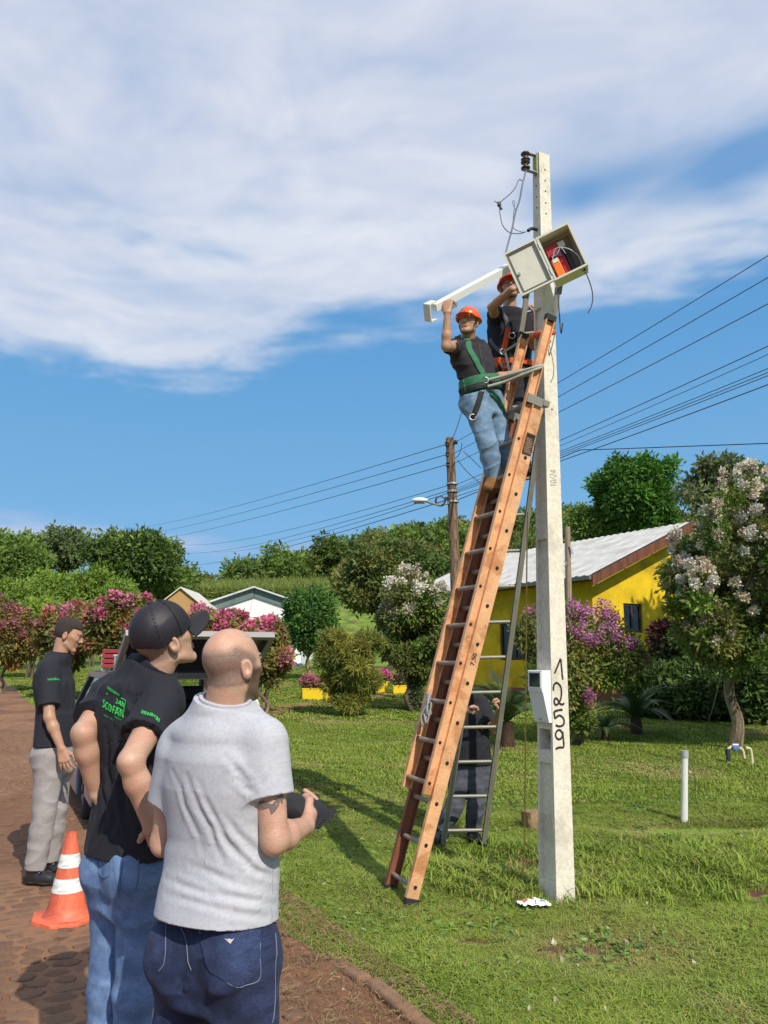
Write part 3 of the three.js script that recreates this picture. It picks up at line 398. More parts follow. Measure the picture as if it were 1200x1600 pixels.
// mesh the zero set of f inside box b with cells of h
function nets(f, b, h, color, lip = 1.5) {
  const nx = Math.ceil((b[3] - b[0]) / h) + 1, ny = Math.ceil((b[4] - b[1]) / h) + 1, nz = Math.ceil((b[5] - b[2]) / h) + 1, B = 8, val = new Float32Array(nx * ny * nz).fill(NaN), at = (i, j, k) => (k * ny + j) * nx + i;
  const X = (i) => b[0] + i * h, Y = (j) => b[1] + j * h, Z = (k) => b[2] + k * h, get = (i, j, k) => { const o = at(i, j, k); let v = val[o]; if (v !== v) { v = f(X(i), Y(j), Z(k)); val[o] = v; } return v; };
  const cell = new Int32Array(nx * ny * nz).fill(-1), pos = [], cells = [], reach = B * h * 0.87 * lip + h;
  for (let k0 = 0; k0 < nz - 1; k0 += B) for (let j0 = 0; j0 < ny - 1; j0 += B) for (let i0 = 0; i0 < nx - 1; i0 += B) {
    if (Math.abs(f(X(i0 + B / 2), Y(j0 + B / 2), Z(k0 + B / 2))) > reach) continue;
    for (let k = k0; k < Math.min(k0 + B, nz - 1); k++) for (let j = j0; j < Math.min(j0 + B, ny - 1); j++) for (let i = i0; i < Math.min(i0 + B, nx - 1); i++) {
      let neg = 0; const v = []; for (let q = 0; q < 8; q++) { const e = get(i + (q & 1), j + (q >> 1 & 1), k + (q >> 2)); v.push(e); if (e < 0) neg++; } if (neg === 0 || neg === 8) continue;
      let sx = 0, sy = 0, sz = 0, n = 0; for (const [p, q] of EDGES) if ((v[p] < 0) !== (v[q] < 0)) { const t = v[p] / (v[p] - v[q]); sx += lerp(p & 1, q & 1, t); sy += lerp(p >> 1 & 1, q >> 1 & 1, t); sz += lerp(p >> 2, q >> 2, t); n++; }
      cell[at(i, j, k)] = pos.length / 3; pos.push(X(i) + sx / n * h, Y(j) + sy / n * h, Z(k) + sz / n * h); cells.push(i, j, k);
    }
  }
  const idx = [], quad = (a, c, d, e, flip) => { if (a < 0 || c < 0 || d < 0 || e < 0) return; if (flip) idx.push(a, d, c, a, e, d); else idx.push(a, c, d, a, d, e); };
  for (let q = 0; q < cells.length; q += 3) {
    const i = cells[q], j = cells[q + 1], k = cells[q + 2], v0 = get(i, j, k) < 0;
    if (j > 0 && k > 0) { const v1 = get(i + 1, j, k) < 0; if (v0 !== v1) quad(cell[at(i, j, k)], cell[at(i, j - 1, k)], cell[at(i, j - 1, k - 1)], cell[at(i, j, k - 1)], !v0); }
    if (i > 0 && k > 0) { const v1 = get(i, j + 1, k) < 0; if (v0 !== v1) quad(cell[at(i, j, k)], cell[at(i, j, k - 1)], cell[at(i - 1, j, k - 1)], cell[at(i - 1, j, k)], !v0); }
    if (i > 0 && j > 0) { const v1 = get(i, j, k + 1) < 0; if (v0 !== v1) quad(cell[at(i, j, k)], cell[at(i - 1, j, k)], cell[at(i - 1, j - 1, k)], cell[at(i, j - 1, k)], !v0); }
  }
  const N = pos.length / 3, nor = new Float32Array(N * 3), col = color ? new Float32Array(N * 3) : null, uv = new Float32Array(N * 2), e = h * 0.35;
  for (let q = 0; q < N; q++) {
    let x = pos[q * 3], y = pos[q * 3 + 1], z = pos[q * 3 + 2];
    let gx = f(x + e, y, z) - f(x - e, y, z), gy = f(x, y + e, z) - f(x, y - e, z), gz = f(x, y, z + e) - f(x, y, z - e), g = Math.hypot(gx, gy, gz) || 1; const s = clamp(f(x, y, z) / (g / (2 * e)), -h * 0.5, h * 0.5);
    x -= gx / g * s; y -= gy / g * s; z -= gz / g * s; pos[q * 3] = x; pos[q * 3 + 1] = y; pos[q * 3 + 2] = z; nor[q * 3] = gx / g; nor[q * 3 + 1] = gy / g; nor[q * 3 + 2] = gz / g;
    uv[q * 2] = x * 0.85 + z * 0.53; uv[q * 2 + 1] = y;
    if (col) { const c = color(x, y, z, gx / g, gy / g, gz / g); col[q * 3] = c[0]; col[q * 3 + 1] = c[1]; col[q * 3 + 2] = c[2]; }
  }
  const g = new THREE.BufferGeometry(); g.setAttribute('position', new THREE.Float32BufferAttribute(pos, 3)); g.setAttribute('normal', new THREE.BufferAttribute(nor, 3)); g.setAttribute('uv', new THREE.BufferAttribute(uv, 2)); if (col) g.setAttribute('color', new THREE.BufferAttribute(col, 3)); g.setIndex(idx); return g;
}
const EDGES = [[0, 1], [2, 3], [4, 5], [6, 7], [0, 2], [1, 3], [4, 6], [5, 7], [0, 4], [1, 5], [2, 6], [3, 7]];
function boxOf(pts, m) { const b = [1e9, 1e9, 1e9, -1e9, -1e9, -1e9]; for (const p of pts) { b[0] = Math.min(b[0], p.x - m); b[1] = Math.min(b[1], p.y - m); b[2] = Math.min(b[2], p.z - m); b[3] = Math.max(b[3], p.x + m); b[4] = Math.max(b[4], p.y + m); b[5] = Math.max(b[5], p.z + m); } return b; }
// walk from p along d until f = 0
function hit(f, p, d, far = 0.6) { let t = 0; for (let i = 0; i < 80; i++) { const q = p.clone().addScaledVector(d, t), e = f(q.x, q.y, q.z); if (e < 0.0006) return q; t += Math.max(0.0008, e * 0.6); if (t > far) return null; } return p.clone().addScaledVector(d, t); }
const ridge = (v) => 1 - Math.abs(v);
// gathered cloth: ridged noise, stretched along `d`
function creases(amp, fr, d, seed, stretch = 0.3) { const k = d.clone().normalize(); return (x, y, z) => { const s = (x * k.x + y * k.y + z * k.z) * (1 - stretch), a = (x - k.x * s) * fr, b = (y - k.y * s) * fr, c = (z - k.z * s) * fr; const w = 0.5 * noise(a * 0.6 + seed, b * 0.6, c * 0.6); return amp * (Math.pow(ridge(noise(a + w, b + seed, c + w)), 3) - 0.3 + 0.3 * noise(a * 2.3, b * 2.3 + 4, c * 2.3 + seed)); }; }
// creases that run together at one point (an armpit, a hip)
function radial(A, r, u, amp, R, fr, seed) { return (x, y, z) => { const vx = x - A.x, vy = y - A.y, vz = z - A.z, q = Math.sqrt(vx * vx + vy * vy + vz * vz); if (q > R * 2.4) return 0; const th = Math.atan2(vx * u.x + vy * u.y + vz * u.z, vx * r.x + vy * r.y + vz * r.z); return amp * (Math.pow(ridge(noise(Math.cos(th) * fr, Math.sin(th) * fr, seed + q * 5)), 5) - 0.2) * Math.exp(-((q / R) ** 2)) * sstep(0.0, 0.05, q); }; }
function foldAt(a, b, w, h) { const s = cap(a, b, 0, 0); return (x, y, z) => { const d = s(x, y, z) / w; return d > 3 ? 0 : h * Math.exp(-d * d); }; }
const wrinkled = (f, list) => (x, y, z) => { let d = f(x, y, z); if (d > 0.06 || d < -0.06) return d; for (const w of list) d -= w(x, y, z); return d; };
// a hand: wrist w, finger direction d, palm normal n, thumb towards s; curl per joint
function hand(w, d, n, s, curl = 0.5, sc = 1, thumb = 0.5, spread = 0.1) {
  d = d.clone().normalize(); n = n.clone().addScaledVector(d, -n.dot(d)).normalize(); const right = d.clone().cross(n).normalize(); s = Math.sign(right.dot(s)) || 1; const side = right.clone().multiplyScalar(s);
  const rot = (a) => d.clone().multiplyScalar(Math.cos(a)).addScaledVector(n, Math.sin(a)), palm = [], fing = [];
  const F4 = [[0.03, 0.088, [0.040, 0.026, 0.020], 0.0098], [0.010, 0.092, [0.044, 0.029, 0.021], 0.0100], [-0.010, 0.088, [0.041, 0.027, 0.020], 0.0095], [-0.029, 0.080, [0.032, 0.020, 0.017], 0.0085]];
  F4.forEach(([off, len, seg, r], i) => { const k = w.clone().addScaledVector(d, len * sc).addScaledVector(side, off * sc); palm.push(cap(w.clone().addScaledVector(side, off * 0.55 * sc).addScaledVector(d, 0.005), k, 0.0165 * sc, 0.0125 * sc)); let a = 0, p = k; const c = Array.isArray(curl) ? curl[i] : curl; seg.forEach((l, j) => { a += c * [0.8, 1.15, 0.8][j]; const q = p.clone().addScaledVector(rot(a), l * sc).addScaledVector(side, off * spread * sc * 2); fing.push(cap(p, q, r * sc * (1 - 0.08 * j), r * sc * (0.92 - 0.08 * j))); p = q; }); });
  const t0 = w.clone().addScaledVector(d, 0.022 * sc).addScaledVector(side, 0.022 * sc).addScaledVector(n, 0.008 * sc), t1 = t0.clone().addScaledVector(d, 0.034 * sc).addScaledVector(side, 0.028 * sc).addScaledVector(n, 0.012 * sc), t2 = t1.clone().addScaledVector(d, (0.028 - 0.006 * thumb) * sc).addScaledVector(side, (0.014 - 0.03 * thumb) * sc).addScaledVector(n, (0.006 + 0.026 * thumb) * sc), t3 = t2.clone().addScaledVector(d, 0.022 * sc).addScaledVector(side, (0.006 - 0.026 * thumb) * sc).addScaledVector(n, 0.012 * thumb * sc);
  const P1 = uni(palm, 0.014 * sc), Th = uni([cap(t0, t1, 0.016 * sc, 0.0125 * sc), cap(t1, t2, 0.0122 * sc, 0.0108 * sc), cap(t2, t3, 0.0108 * sc, 0.0088 * sc)], 0.006 * sc), Fi = uni(fing); const g = (x, y, z) => smin(smin(P1(x, y, z), Fi(x, y, z), 0.005), Th(x, y, z), 0.01); g.reachPts = [w, w.clone().addScaledVector(d, 0.2 * sc), t3, t1, w.clone().addScaledVector(side, -0.06)]; return g;
}
// a head: centre between the ears, axes B (x = its right, y = crown, z = back of the head)
function basis(yaw, pitch = 0, roll = 0) { const m = new THREE.Matrix4().makeRotationFromEuler(new THREE.Euler(pitch, -yaw, roll, 'YXZ')), x = V(), y = V(), z = V(); m.extractBasis(x, y, z); return { x, y, z, at: (o, a, b, c) => o.clone().addScaledVector(x, a).addScaledVector(y, b).addScaledVector(z, c) }; }
function headField(o, B, s = 1) {
  const q = (a, b, c) => B.at(o, a * s, b * s, c * s), R = (a) => a.map((v) => v * s);
  const list = [[ell(q(0, 0.035, 0.010), R([0.0765, 0.090, 0.0985]), B), 0], [ell(q(0, 0.0, -0.030), R([0.066, 0.080, 0.066]), B), 0.02], [ell(q(0, -0.045, -0.043), R([0.053, 0.062, 0.044]), B), 0.02], [cap(q(-0.046, -0.062, -0.005), q(-0.018, -0.098, -0.070), 0.016 * s, 0.016 * s), 0.022], [cap(q(0.046, -0.062, -0.005), q(0.018, -0.098, -0.070), 0.016 * s, 0.016 * s), 0.022], [ell(q(0, -0.098, -0.074), R([0.024, 0.018, 0.018]), B), 0.016], [cap(q(-0.034, 0.026, -0.088), q(0.034, 0.026, -0.088), 0.009 * s, 0.009 * s), 0.014], [cap(q(0, 0.012, -0.094), q(0, -0.022, -0.113), 0.0075 * s, 0.0105 * s), 0.009], [cap(q(-0.012, -0.026, -0.100), q(0.012, -0.026, -0.100), 0.0085 * s, 0.0085 * s), 0.007], [cap(q(-0.04, -0.014, -0.070), q(-0.052, -0.004, -0.045), 0.014 * s, 0.013 * s), 0.02], [cap(q(0.04, -0.014, -0.070), q(0.052, -0.004, -0.045), 0.014 * s, 0.013 * s), 0.02], [cap(q(-0.018, -0.056, -0.089), q(0.018, -0.056, -0.089), 0.005 * s, 0.005 * s), 0.006], [cap(q(-0.016, -0.067, -0.088), q(0.016, -0.067, -0.088), 0.0055 * s, 0.0055 * s), 0.006]];
  const eyes = [-1, 1].map((k) => ell(q(k * 0.032, 0.008, -0.100), R([0.017, 0.010, 0.016]), B)), balls = [-1, 1].map((k) => cap(q(k * 0.031, 0.008, -0.079), q(k * 0.031, 0.008, -0.0791), 0.0118 * s, 0.0118 * s)), mouth = cap(q(-0.022, -0.0615, -0.103), q(0.022, -0.0615, -0.103), 0.0028 * s, 0.0028 * s);
  const ears = [-1, 1].map((k) => { const c = q(k * 0.079, -0.006, 0.012), E = basis(0); const ex = B.x.clone().multiplyScalar(0.9).addScaledVector(B.z, k * 0.45).normalize(), ez = ex.clone().cross(B.y).normalize(), T2 = { x: ex, y: B.y, z: ez }; const outer = ell(c, R([0.0095, 0.032, 0.019]), T2), bowl = ell(c.clone().addScaledVector(ex, k * 0.009 * s).addScaledVector(B.y, 0.003 * s), R([0.007, 0.019, 0.010]), T2), lobe = cap(q(k * 0.075, -0.032, 0.006), q(k * 0.077, -0.022, 0.008), 0.008 * s, 0.009 * s); return (x, y, z) => smin(smax(outer(x, y, z), -bowl(x, y, z), 0.004), lobe(x, y, z), 0.008); });
  const f = (x, y, z) => { let d = list[0][0](x, y, z); for (let i = 1; i < list.length; i++) d = smin(d, list[i][0](x, y, z), list[i][1] * s); d = smax(d, -mouth(x, y, z), 0.002); for (const e of eyes) d = smax(d, -e(x, y, z), 0.006); for (const e of balls) d = Math.min(d, e(x, y, z)); for (const e of ears) d = smin(d, e(x, y, z), 0.006); return d; };
  f.q = q; f.skull = (x, y, z) => smin(smin(list[0][0](x, y, z), list[1][0](x, y, z), 0.02), list[2][0](x, y, z), 0.02); f.loc = (x, y, z) => { x -= o.x; y -= o.y; z -= o.z; return [(x * B.x.x + y * B.x.y + z * B.x.z) / s, (x * B.y.x + y * B.y.y + z * B.y.z) / s, (x * B.z.x + y * B.z.y + z * B.z.z) / s]; }; f.o = o; f.B = B; f.s = s; return f;
}
const skinTone = (base) => (hf, extra) => (x, y, z) => { let c = base; const n = 0.09 * fbm(x * 34, y * 34, z * 34, 3) + 0.10 * noise(x * 9, y * 9, z * 9); c = c.map((v, i) => v * (1 + n * [0.6, 1, 1.2][i])); if (hf) { const [a, b, d] = hf.loc(x, y, z); if (Math.abs(a) < 0.16 && b > -0.16 && b < 0.16 && d > -0.16 && d < 0.16) { // features painted as they are: eyes, lips, brows
      if (d < -0.06) { const e = Math.hypot(Math.abs(a) - 0.031, b - 0.008); if (e < 0.0115 && d < -0.082) c = e < 0.0055 ? [0.02, 0.012, 0.01] : [0.55, 0.50, 0.46]; if (Math.abs(b + 0.0615) < 0.010 && Math.abs(a) < 0.023 && d < -0.082) c = [base[0] * 0.86, base[1] * 0.6, base[2] * 0.62]; if (Math.abs(b - 0.03 + Math.abs(Math.abs(a) - 0.03) * 0.15) < 0.0045 && Math.abs(Math.abs(a) - 0.032) < 0.019) c = [0.04, 0.025, 0.018]; }
      if (extra) c = extra(c, a, b, d, x, y, z); } } else if (extra) c = extra(c, 9, 9, 9, x, y, z); return c; };
const skinMap = (() => { const a = tiled(431, 8, 6), b = tiled(432, 128, 2), c = tiled(433, 48, 2); return dataTex(512, 512, (u, v) => { const k = 0.93 + 0.10 * (a(u, v) - 0.5) + 0.10 * (b(u, v) - 0.5), f = 0.05 * sstep(0.66, 0.9, c(u, v)), rd = 0.10 * (a(u + 0.37, v + 0.2) - 0.5); return [k + rd * 0.3 - f * 0.7, k - rd - f, k - rd * 0.8 - f]; }); })();
const skinBump = bumpTex(441, 64, 4, 512);
const skinMat = phys('#ffffff', 0.38, { vertexColors: true, map: rep(skinMap, 5), bumpMap: rep(skinBump, 9), bumpScale: 0.0009, specularIntensity: 0.7, sheen: 0.15, sheenColor: C(0.8, 0.4, 0.3), sheenRoughness: 0.5 });
const fabricBump = (() => { const a = tiled(401, 128, 2), b = tiled(402, 16, 4); return dataTex(512, 512, (u, v) => { const k = 0.5 + 0.25 * Math.sin(u * 2 * Math.PI * 90) * Math.sin(v * 2 * Math.PI * 90) + 0.5 * (a(u, v) - 0.5); return [k, k, k]; }, false); })();
function cloth(c, rough = 0.9, o = {}) { return phys(c, rough, { vertexColors: true, sheen: 0.08, sheenRoughness: 0.6, sheenColor: C(0.5, 0.5, 0.5), bumpMap: rep(fabricBump, 5), bumpScale: 0.0004, ...o }); }
const mapDenim = (lo, hi, seed) => { const a = tiled(seed, 8, 5), b = tiled(seed + 3, 256, 1), c = tiled(seed + 7, 3, 4); return dataTex(512, 512, (u, v, i, j) => { const tw = ((i + j * 2) % 5) < 2 ? 0.08 : 0; return mix3(lo, hi, clamp(0.28 + 0.8 * (a(u, v) - 0.5) + 0.5 * (b(u, v) - 0.5) + tw + 0.5 * (c(u, v) - 0.5))); }); };
// one person. J holds world joints; everything is meshed in world space, then moved to the base
function person(o) {
  const J = o.J, base = o.base, root = thing(o.name || 'person', o.label, 'person', base, o.group), sc = o.scale || 1, hf = headField(J.head, o.headB, o.headScale || 1);
  const put = (name, geo, m, parent = root) => { geo.translate(-base.x, -base.y, -base.z); return part(name, geo, m, parent); };
  const hl = o.fine || 0.008, bl = o.cell || 0.012;
  // trunk stations
  const rS = J.sR.clone().sub(J.sL), rH = J.hR.clone().sub(J.hL); rS.normalize(); rH.normalize(); const pel = J.hL.clone().lerp(J.hR, 0.5), chest = J.sL.clone().lerp(J.sR, 0.5), upv = chest.clone().sub(pel).normalize(), mixr = (t) => rH.clone().lerp(rS, t).normalize();
  const fdir = upv.clone().cross(rS).normalize(), belly = o.belly || 0, st = [];
  const at = (t, fo = 0) => pel.clone().lerp(chest, t).addScaledVector(fdir, fo), fat = o.fat || 1;
  [[-0.16, 0.150, 0.10, 0.115, 0], [0.02, 0.172, 0.110, 0.125, 0], [0.22, 0.160, 0.105 + belly * 0.7, 0.100, 0.008], [0.42, 0.156, 0.102 + belly, 0.098, 0.012], [0.62, 0.166, 0.108 + belly * 0.5, 0.108, 0.006], [0.82, 0.178, 0.112, 0.118, 0], [0.96, 0.168, 0.090, 0.108, -0.005], [1.05, 0.125, 0.066, 0.085, -0.01]].forEach(([t, w, f, b, fo]) => st.push({ c: at(t, fo), r: mixr(clamp(t)), w: w * sc * fat, f: f * sc * fat, b: b * sc * fat }));
  const body = trunk(st), traps = uni([cap(J.neck.clone().addScaledVector(upv, 0.01), J.sL.clone().addScaledVector(upv, 0.028), 0.052 * sc, 0.042 * sc), cap(J.neck.clone().addScaledVector(upv, 0.01), J.sR.clone().addScaledVector(upv, 0.028), 0.052 * sc, 0.042 * sc)], 0.02);
  const neckTop = hf.q(0, -0.05, 0.022), neck = cap(J.neck.clone().addScaledVector(upv, -0.03), neckTop, 0.062 * sc, 0.056 * sc), am = o.arm || 1;
  const AR = (o.armR || [0.054, 0.038, 0.0395, 0.0255]).map((v) => v * sc * am);
  const armF = (s, e, w) => { const m = s.clone().lerp(w, 0.5), d = e.clone().sub(m), b = d.length(); d.normalize(); const q = e.clone().addScaledVector(d, AR[1] - 0.0135); return uni([cap(s, e, AR[0], AR[1]), cap(e, e.clone().lerp(w, 0.32), AR[1], AR[2]), cap(e.clone().lerp(w, 0.32), w, AR[2], AR[3]), cap(q, q.clone().lerp(w, 0.12), 0.0145 * sc, 0.012 * sc)], 0.018); };
  const aL = armF(J.sL, J.eL, J.wL), aR = armF(J.sR, J.eR, J.wR), lg = o.leg || 1;
  const legF = (h, k, a, g) => uni([cap(h, k, (0.092 * lg + g) * sc, (0.060 * lg + g) * sc), cap(k, k.clone().lerp(a, 0.35), (0.058 * lg + g) * sc, (0.057 * lg + g) * sc), cap(k.clone().lerp(a, 0.35), a, (0.057 * lg + g) * sc, (0.040 + g * 1.6) * sc)], 0.03);
  // ---- skin: head with neck, both arms with hands, and the covered trunk and legs, joined into one surface
  const tone = skinTone(o.skin)(hf, o.skinExtra), hands = o.hands || {};
  const bits = []; const addBit = (f, b, h) => bits.push(nets(f, b, h, tone));
  addBit(wrinkled((x, y, z) => smin(hf(x, y, z), smin(neck(x, y, z), traps(x, y, z) + 0.02, 0.02), 0.018), o.headFolds ? o.headFolds(hf.q) : []), boxOf([hf.q(0.09, 0, 0), hf.q(-0.09, 0, 0), hf.q(0, 0.13, 0), hf.q(0, -0.12, -0.08), hf.q(0, 0, 0.11), hf.q(0, 0, -0.12), J.neck], 0.03), o.headCell || 0.005);
  for (const [a, s, e, w, hd] of [[aL, J.sL, J.eL, J.wL, hands.L], [aR, J.sR, J.eR, J.wR, hands.R]]) { const f = hd ? (x, y, z) => smin(a(x, y, z), hd(x, y, z), 0.012) : a; addBit(a, boxOf([s, e, w], 0.075), hl); if (hd) addBit(f, boxOf(hd.reachPts, 0.03), o.handCell || 0.004); }
  const inner = grow(uni([body, legF(J.hL, J.kL, J.aL, 0), legF(J.hR, J.kR, J.aR, 0)], 0.03), -0.014); addBit(inner, boxOf([J.neck, J.sL, J.sR, J.kL, J.kR, J.aL, J.aR, pel], 0.14), 0.022);
  const skin = put('body', mergeGeometries(bits), skinMat);
  // ---- shirt
  const S = o.shirt, slv = (s, e, t, r0, r1) => { const end = s.clone().lerp(e, t), d = end.clone().sub(s).normalize(); return cut(cap(s, end.clone().addScaledVector(d, 0.03), r0 * sc, r1 * sc), plane(end, d)); };
  const g0 = S.loose ?? 0.014, k0 = S.sleeve ?? 0.62, s0 = S.sl ? S.sl[0] : 0.058 * am + g0 * 0.9, s1 = S.sl ? S.sl[1] : (0.05 * am + g0 * 1.35) * (S.flare || 1);
  const hemP = S.hem, hemN = (S.hemN || upv).clone().negate(), trunkS = cut(grow(body, g0), plane(hemP, hemN));
  const skirt = S.drape ? cut(trunk([{ c: hemP.clone().addScaledVector(upv, -0.01), r: mixr(0), w: S.drape[0], f: S.drape[1], b: S.drape[2] }, { c: at(0.45, 0.01), r: mixr(0.4), w: S.drape[3] ?? 0.165 * sc * fat + g0, f: 0.11 * sc * fat + belly + g0, b: 0.105 * sc * fat + g0 }]), plane(hemP, hemN)) : null;
  let sh = (x, y, z) => { let d = smin(smin(trunkS(x, y, z), traps(x, y, z) - g0 * 0.6, 0.055), Math.min(sl1(x, y, z), sl2(x, y, z)), 0.028); if (skirt) d = smin(d, skirt(x, y, z), 0.03); return smin(d, yoke(x, y, z), 0.07); };
  const yoke = cap(at(0.98, -0.005), J.neck.clone().addScaledVector(upv, 0.03), 0.088 * sc, 0.0735 * sc);
  const sl1 = slv(J.sL, J.eL, S.sleeveL ?? k0, s0, s1), sl2 = slv(J.sR, J.eR, S.sleeveR ?? k0, s0, s1);
  const nd0 = neckTop.clone().sub(J.neck).normalize().lerp(upv, 0.35).normalize(), neckCut = plane(J.neck.clone().addScaledVector(nd0, S.neckUp ?? 0.034), nd0), sh0 = sh;
  const px = (S.foldsPx || []).map(([a, b, w, h]) => { const l = []; for (let i = 0; i <= 5; i++) { const x = lerp(a[0], b[0], i / 5) + 2.2 * Math.sin(i * 2.1 + a[0]), y = lerp(a[1], b[1], i / 5), q = hit(sh0, P(x, y, S.near), ray(x, y).normalize(), 2); if (q) l.push(q); } const fs = [], n = l.length - 1; for (let i = 0; i < n; i++) fs.push([cap(l[i], l[i + 1], 0, 0), Math.sin(Math.PI * (i + 0.5) / n)]); return (x, y, z) => { let d = 9, k = 0; for (const [f, t] of fs) { const e = f(x, y, z); if (e < d) { d = e; k = t; } } d /= w; return d > 5 ? 0 : h * k * 0.5 * (0.75 * Math.exp(-(((d - 2.1) / 1.15) ** 2)) - Math.exp(-d * d)); }; });
  sh = cut(wrinkled(sh0, [...(S.folds || []), ...px]), plane(hemP, hemN), neckCut);
  const sb = boxOf([J.neck, J.sL, J.sR, hemP, pel.clone(), J.sL.clone().lerp(J.eL, S.sleeveL ?? k0), J.sR.clone().lerp(J.eR, S.sleeveR ?? k0)], 0.15); sb[1] = Math.max(sb[1], hemP.y - 0.14);
  const shirt = put('shirt', nets(sh, sb, S.cell || bl, S.color || (() => [1, 1, 1])), S.mat); root.shirtField = sh; S.mesh = shirt;
  if (S.rib) { const c0 = J.neck.clone().addScaledVector(nd0, (S.neckUp ?? 0.034) - 0.003), ringN = (r, w, h) => (x, y, z) => { const ax = x - c0.x, ay = y - c0.y, az = z - c0.z, s = ax * nd0.x + ay * nd0.y + az * nd0.z, rr = Math.sqrt(Math.max(0, ax * ax + ay * ay + az * az - s * s)); return Math.hypot(Math.max(0, Math.abs(rr - r) - w), Math.max(0, Math.abs(s) - h)) - 0.002; }; put('neck_rib', nets(ringN(0.068 * sc, 0.004, 0.010), boxOf([c0], 0.09), 0.004, () => [1, 1, 1]), S.mat, shirt); }
  if (S.collar) { const cc = J.neck.clone().addScaledVector(upv, 0.03), nd = neckTop.clone().sub(J.neck).normalize(), outer = cap(J.neck.clone(), J.neck.clone().addScaledVector(nd, 0.06), 0.077 * sc, 0.074 * sc), inn = cap(J.neck.clone().addScaledVector(nd, -0.04), J.neck.clone().addScaledVector(nd, 0.12), 0.067 * sc, 0.066 * sc); put('collar', nets(minus(cut(outer, plane(J.neck.clone().addScaledVector(nd, 0.055), nd), plane(J.neck.clone().addScaledVector(nd, -0.005), nd.clone().negate())), inn, 0.003), boxOf([J.neck, cc], 0.13), 0.006, () => [1, 1, 1]), S.mat, shirt); }
  // ---- trousers
  const Tr = o.trousers, gp = Tr.loose ?? 0.012, top = Tr.top || at(0.16), pelv = cut(grow(body, gp * 0.8), plane(top, upv)), l1 = cut(legF(J.hL, J.kL, J.aL, gp), plane(J.aL.clone().lerp(J.kL, Tr.cuff ?? 0.05), J.aL.clone().sub(J.kL))), l2 = cut(legF(J.hR, J.kR, J.aR, gp), plane(J.aR.clone().lerp(J.kR, Tr.cuff ?? 0.05), J.aR.clone().sub(J.kR)));
  const ks = o.seat || 1, seat = uni([ell(J.hL.clone().addScaledVector(fdir, -0.045).addScaledVector(upv, 0.005), [0.088 * sc, 0.1 * sc, 0.086 * sc * ks]), ell(J.hR.clone().addScaledVector(fdir, -0.045).addScaledVector(upv, 0.005), [0.088 * sc, 0.1 * sc, 0.086 * sc * ks])], 0.015);
  const tr = wrinkled((x, y, z) => { const a = l1(x, y, z), b = l2(x, y, z); return smin(smin(pelv(x, y, z), seat(x, y, z) - gp * 0.6, 0.03), smin(a, b, 0.012), 0.03); }, Tr.folds || []);
  const trousers = put('trousers', nets(tr, boxOf([top, J.hL, J.hR, J.kL, J.kR, J.aL, J.aR], 0.17), Tr.cell || bl, Tr.color || (() => [1, 1, 1])), Tr.mat); root.trouserField = tr; root.trousersMesh = trousers;
  // ---- shoes
  for (const [a, tdir] of [[J.aL, o.toeL], [J.aR, o.toeR]]) { if (!tdir) continue; const Sx = o.shoes || {}, t = tdir.clone().normalize(), dn = V(0, -1, 0), gy = Sx.flat ?? (a.y - 0.085), heel = a.clone().addScaledVector(t, -0.045); heel.y = gy + 0.045; const ball = a.clone().addScaledVector(t, 0.10); ball.y = gy + 0.038; const toe = a.clone().addScaledVector(t, 0.165); toe.y = gy + 0.034; const f = uni([cap(heel, ball, 0.040, 0.047), cap(ball, toe, 0.047, 0.036), cap(a.clone().addScaledVector(t, -0.005), heel.clone().addScaledVector(t, 0.03), 0.044 + (Sx.boot || 0) * 0.012, 0.045), cap(a.clone().addScaledVector(V(0, 1, 0), Sx.boot ? 0.05 : -0.01), a, 0.042 + (Sx.boot || 0) * 0.016, 0.05)], 0.03), fl = plane(V(0, gy + 0.022, 0), dn); const m = put('shoe', nets(cut(f, fl), boxOf([heel, toe, a], 0.09), 0.009), Sx.mat || M.black); put('sole', nets(cut(grow(f, 0.004), plane(V(0, gy + 0.023, 0), V(0, 1, 0)), plane(V(0, gy, 0), dn)), boxOf([heel, toe], 0.09), 0.009), Sx.sole || M.rubber, m); }
  return { root, put, hf, base, J, body, sh, tr, fdir, upv, rS, at, neckTop };
}
// ---------------------------------------------------------------- dressing helpers
function snap(f, p, off = 0.003, it = 6) { const q = p.clone(), e = 0.004; let n = V(0, 1, 0); for (let i = 0; i < it; i++) { const d = f(q.x, q.y, q.z) - off; n = V(f(q.x + e, q.y, q.z) - f(q.x - e, q.y, q.z), f(q.x, q.y + e, q.z) - f(q.x, q.y - e, q.z), f(q.x, q.y, q.z + e) - f(q.x, q.y, q.z - e)); const g = n.length() / (2 * e) || 1; n.normalize(); q.addScaledVector(n, -d / Math.max(g, 0.5)); } return { q, n }; }
// webbing laid along points on a field
function webbing(f, pts, w, off = 0.004, th = 0.003) { const cv = new THREE.CatmullRomCurve3(pts), n = pts.length * 6, A = [], Bq = []; const c = []; for (let i = 0; i <= n; i++) c.push(snap(f, cv.getPoint(i / n), off)); const rows = [[], [], [], [], []]; for (let i = 0; i <= n; i++) { const t = c[Math.min(n, i + 1)].q.clone().sub(c[Math.max(0, i - 1)].q).normalize(), s = t.clone().cross(c[i].n).normalize(), { q, n: m } = c[i]; const e = (k, h) => q.clone().addScaledVector(s, k * w / 2).addScaledVector(m, h); rows[0].push(e(-1, -0.006)); rows[1].push(e(-1, th)); rows[2].push(e(0, th + 0.001)); rows[3].push(e(1, th)); rows[4].push(e(1, -0.006)); } return sheet(rows); }
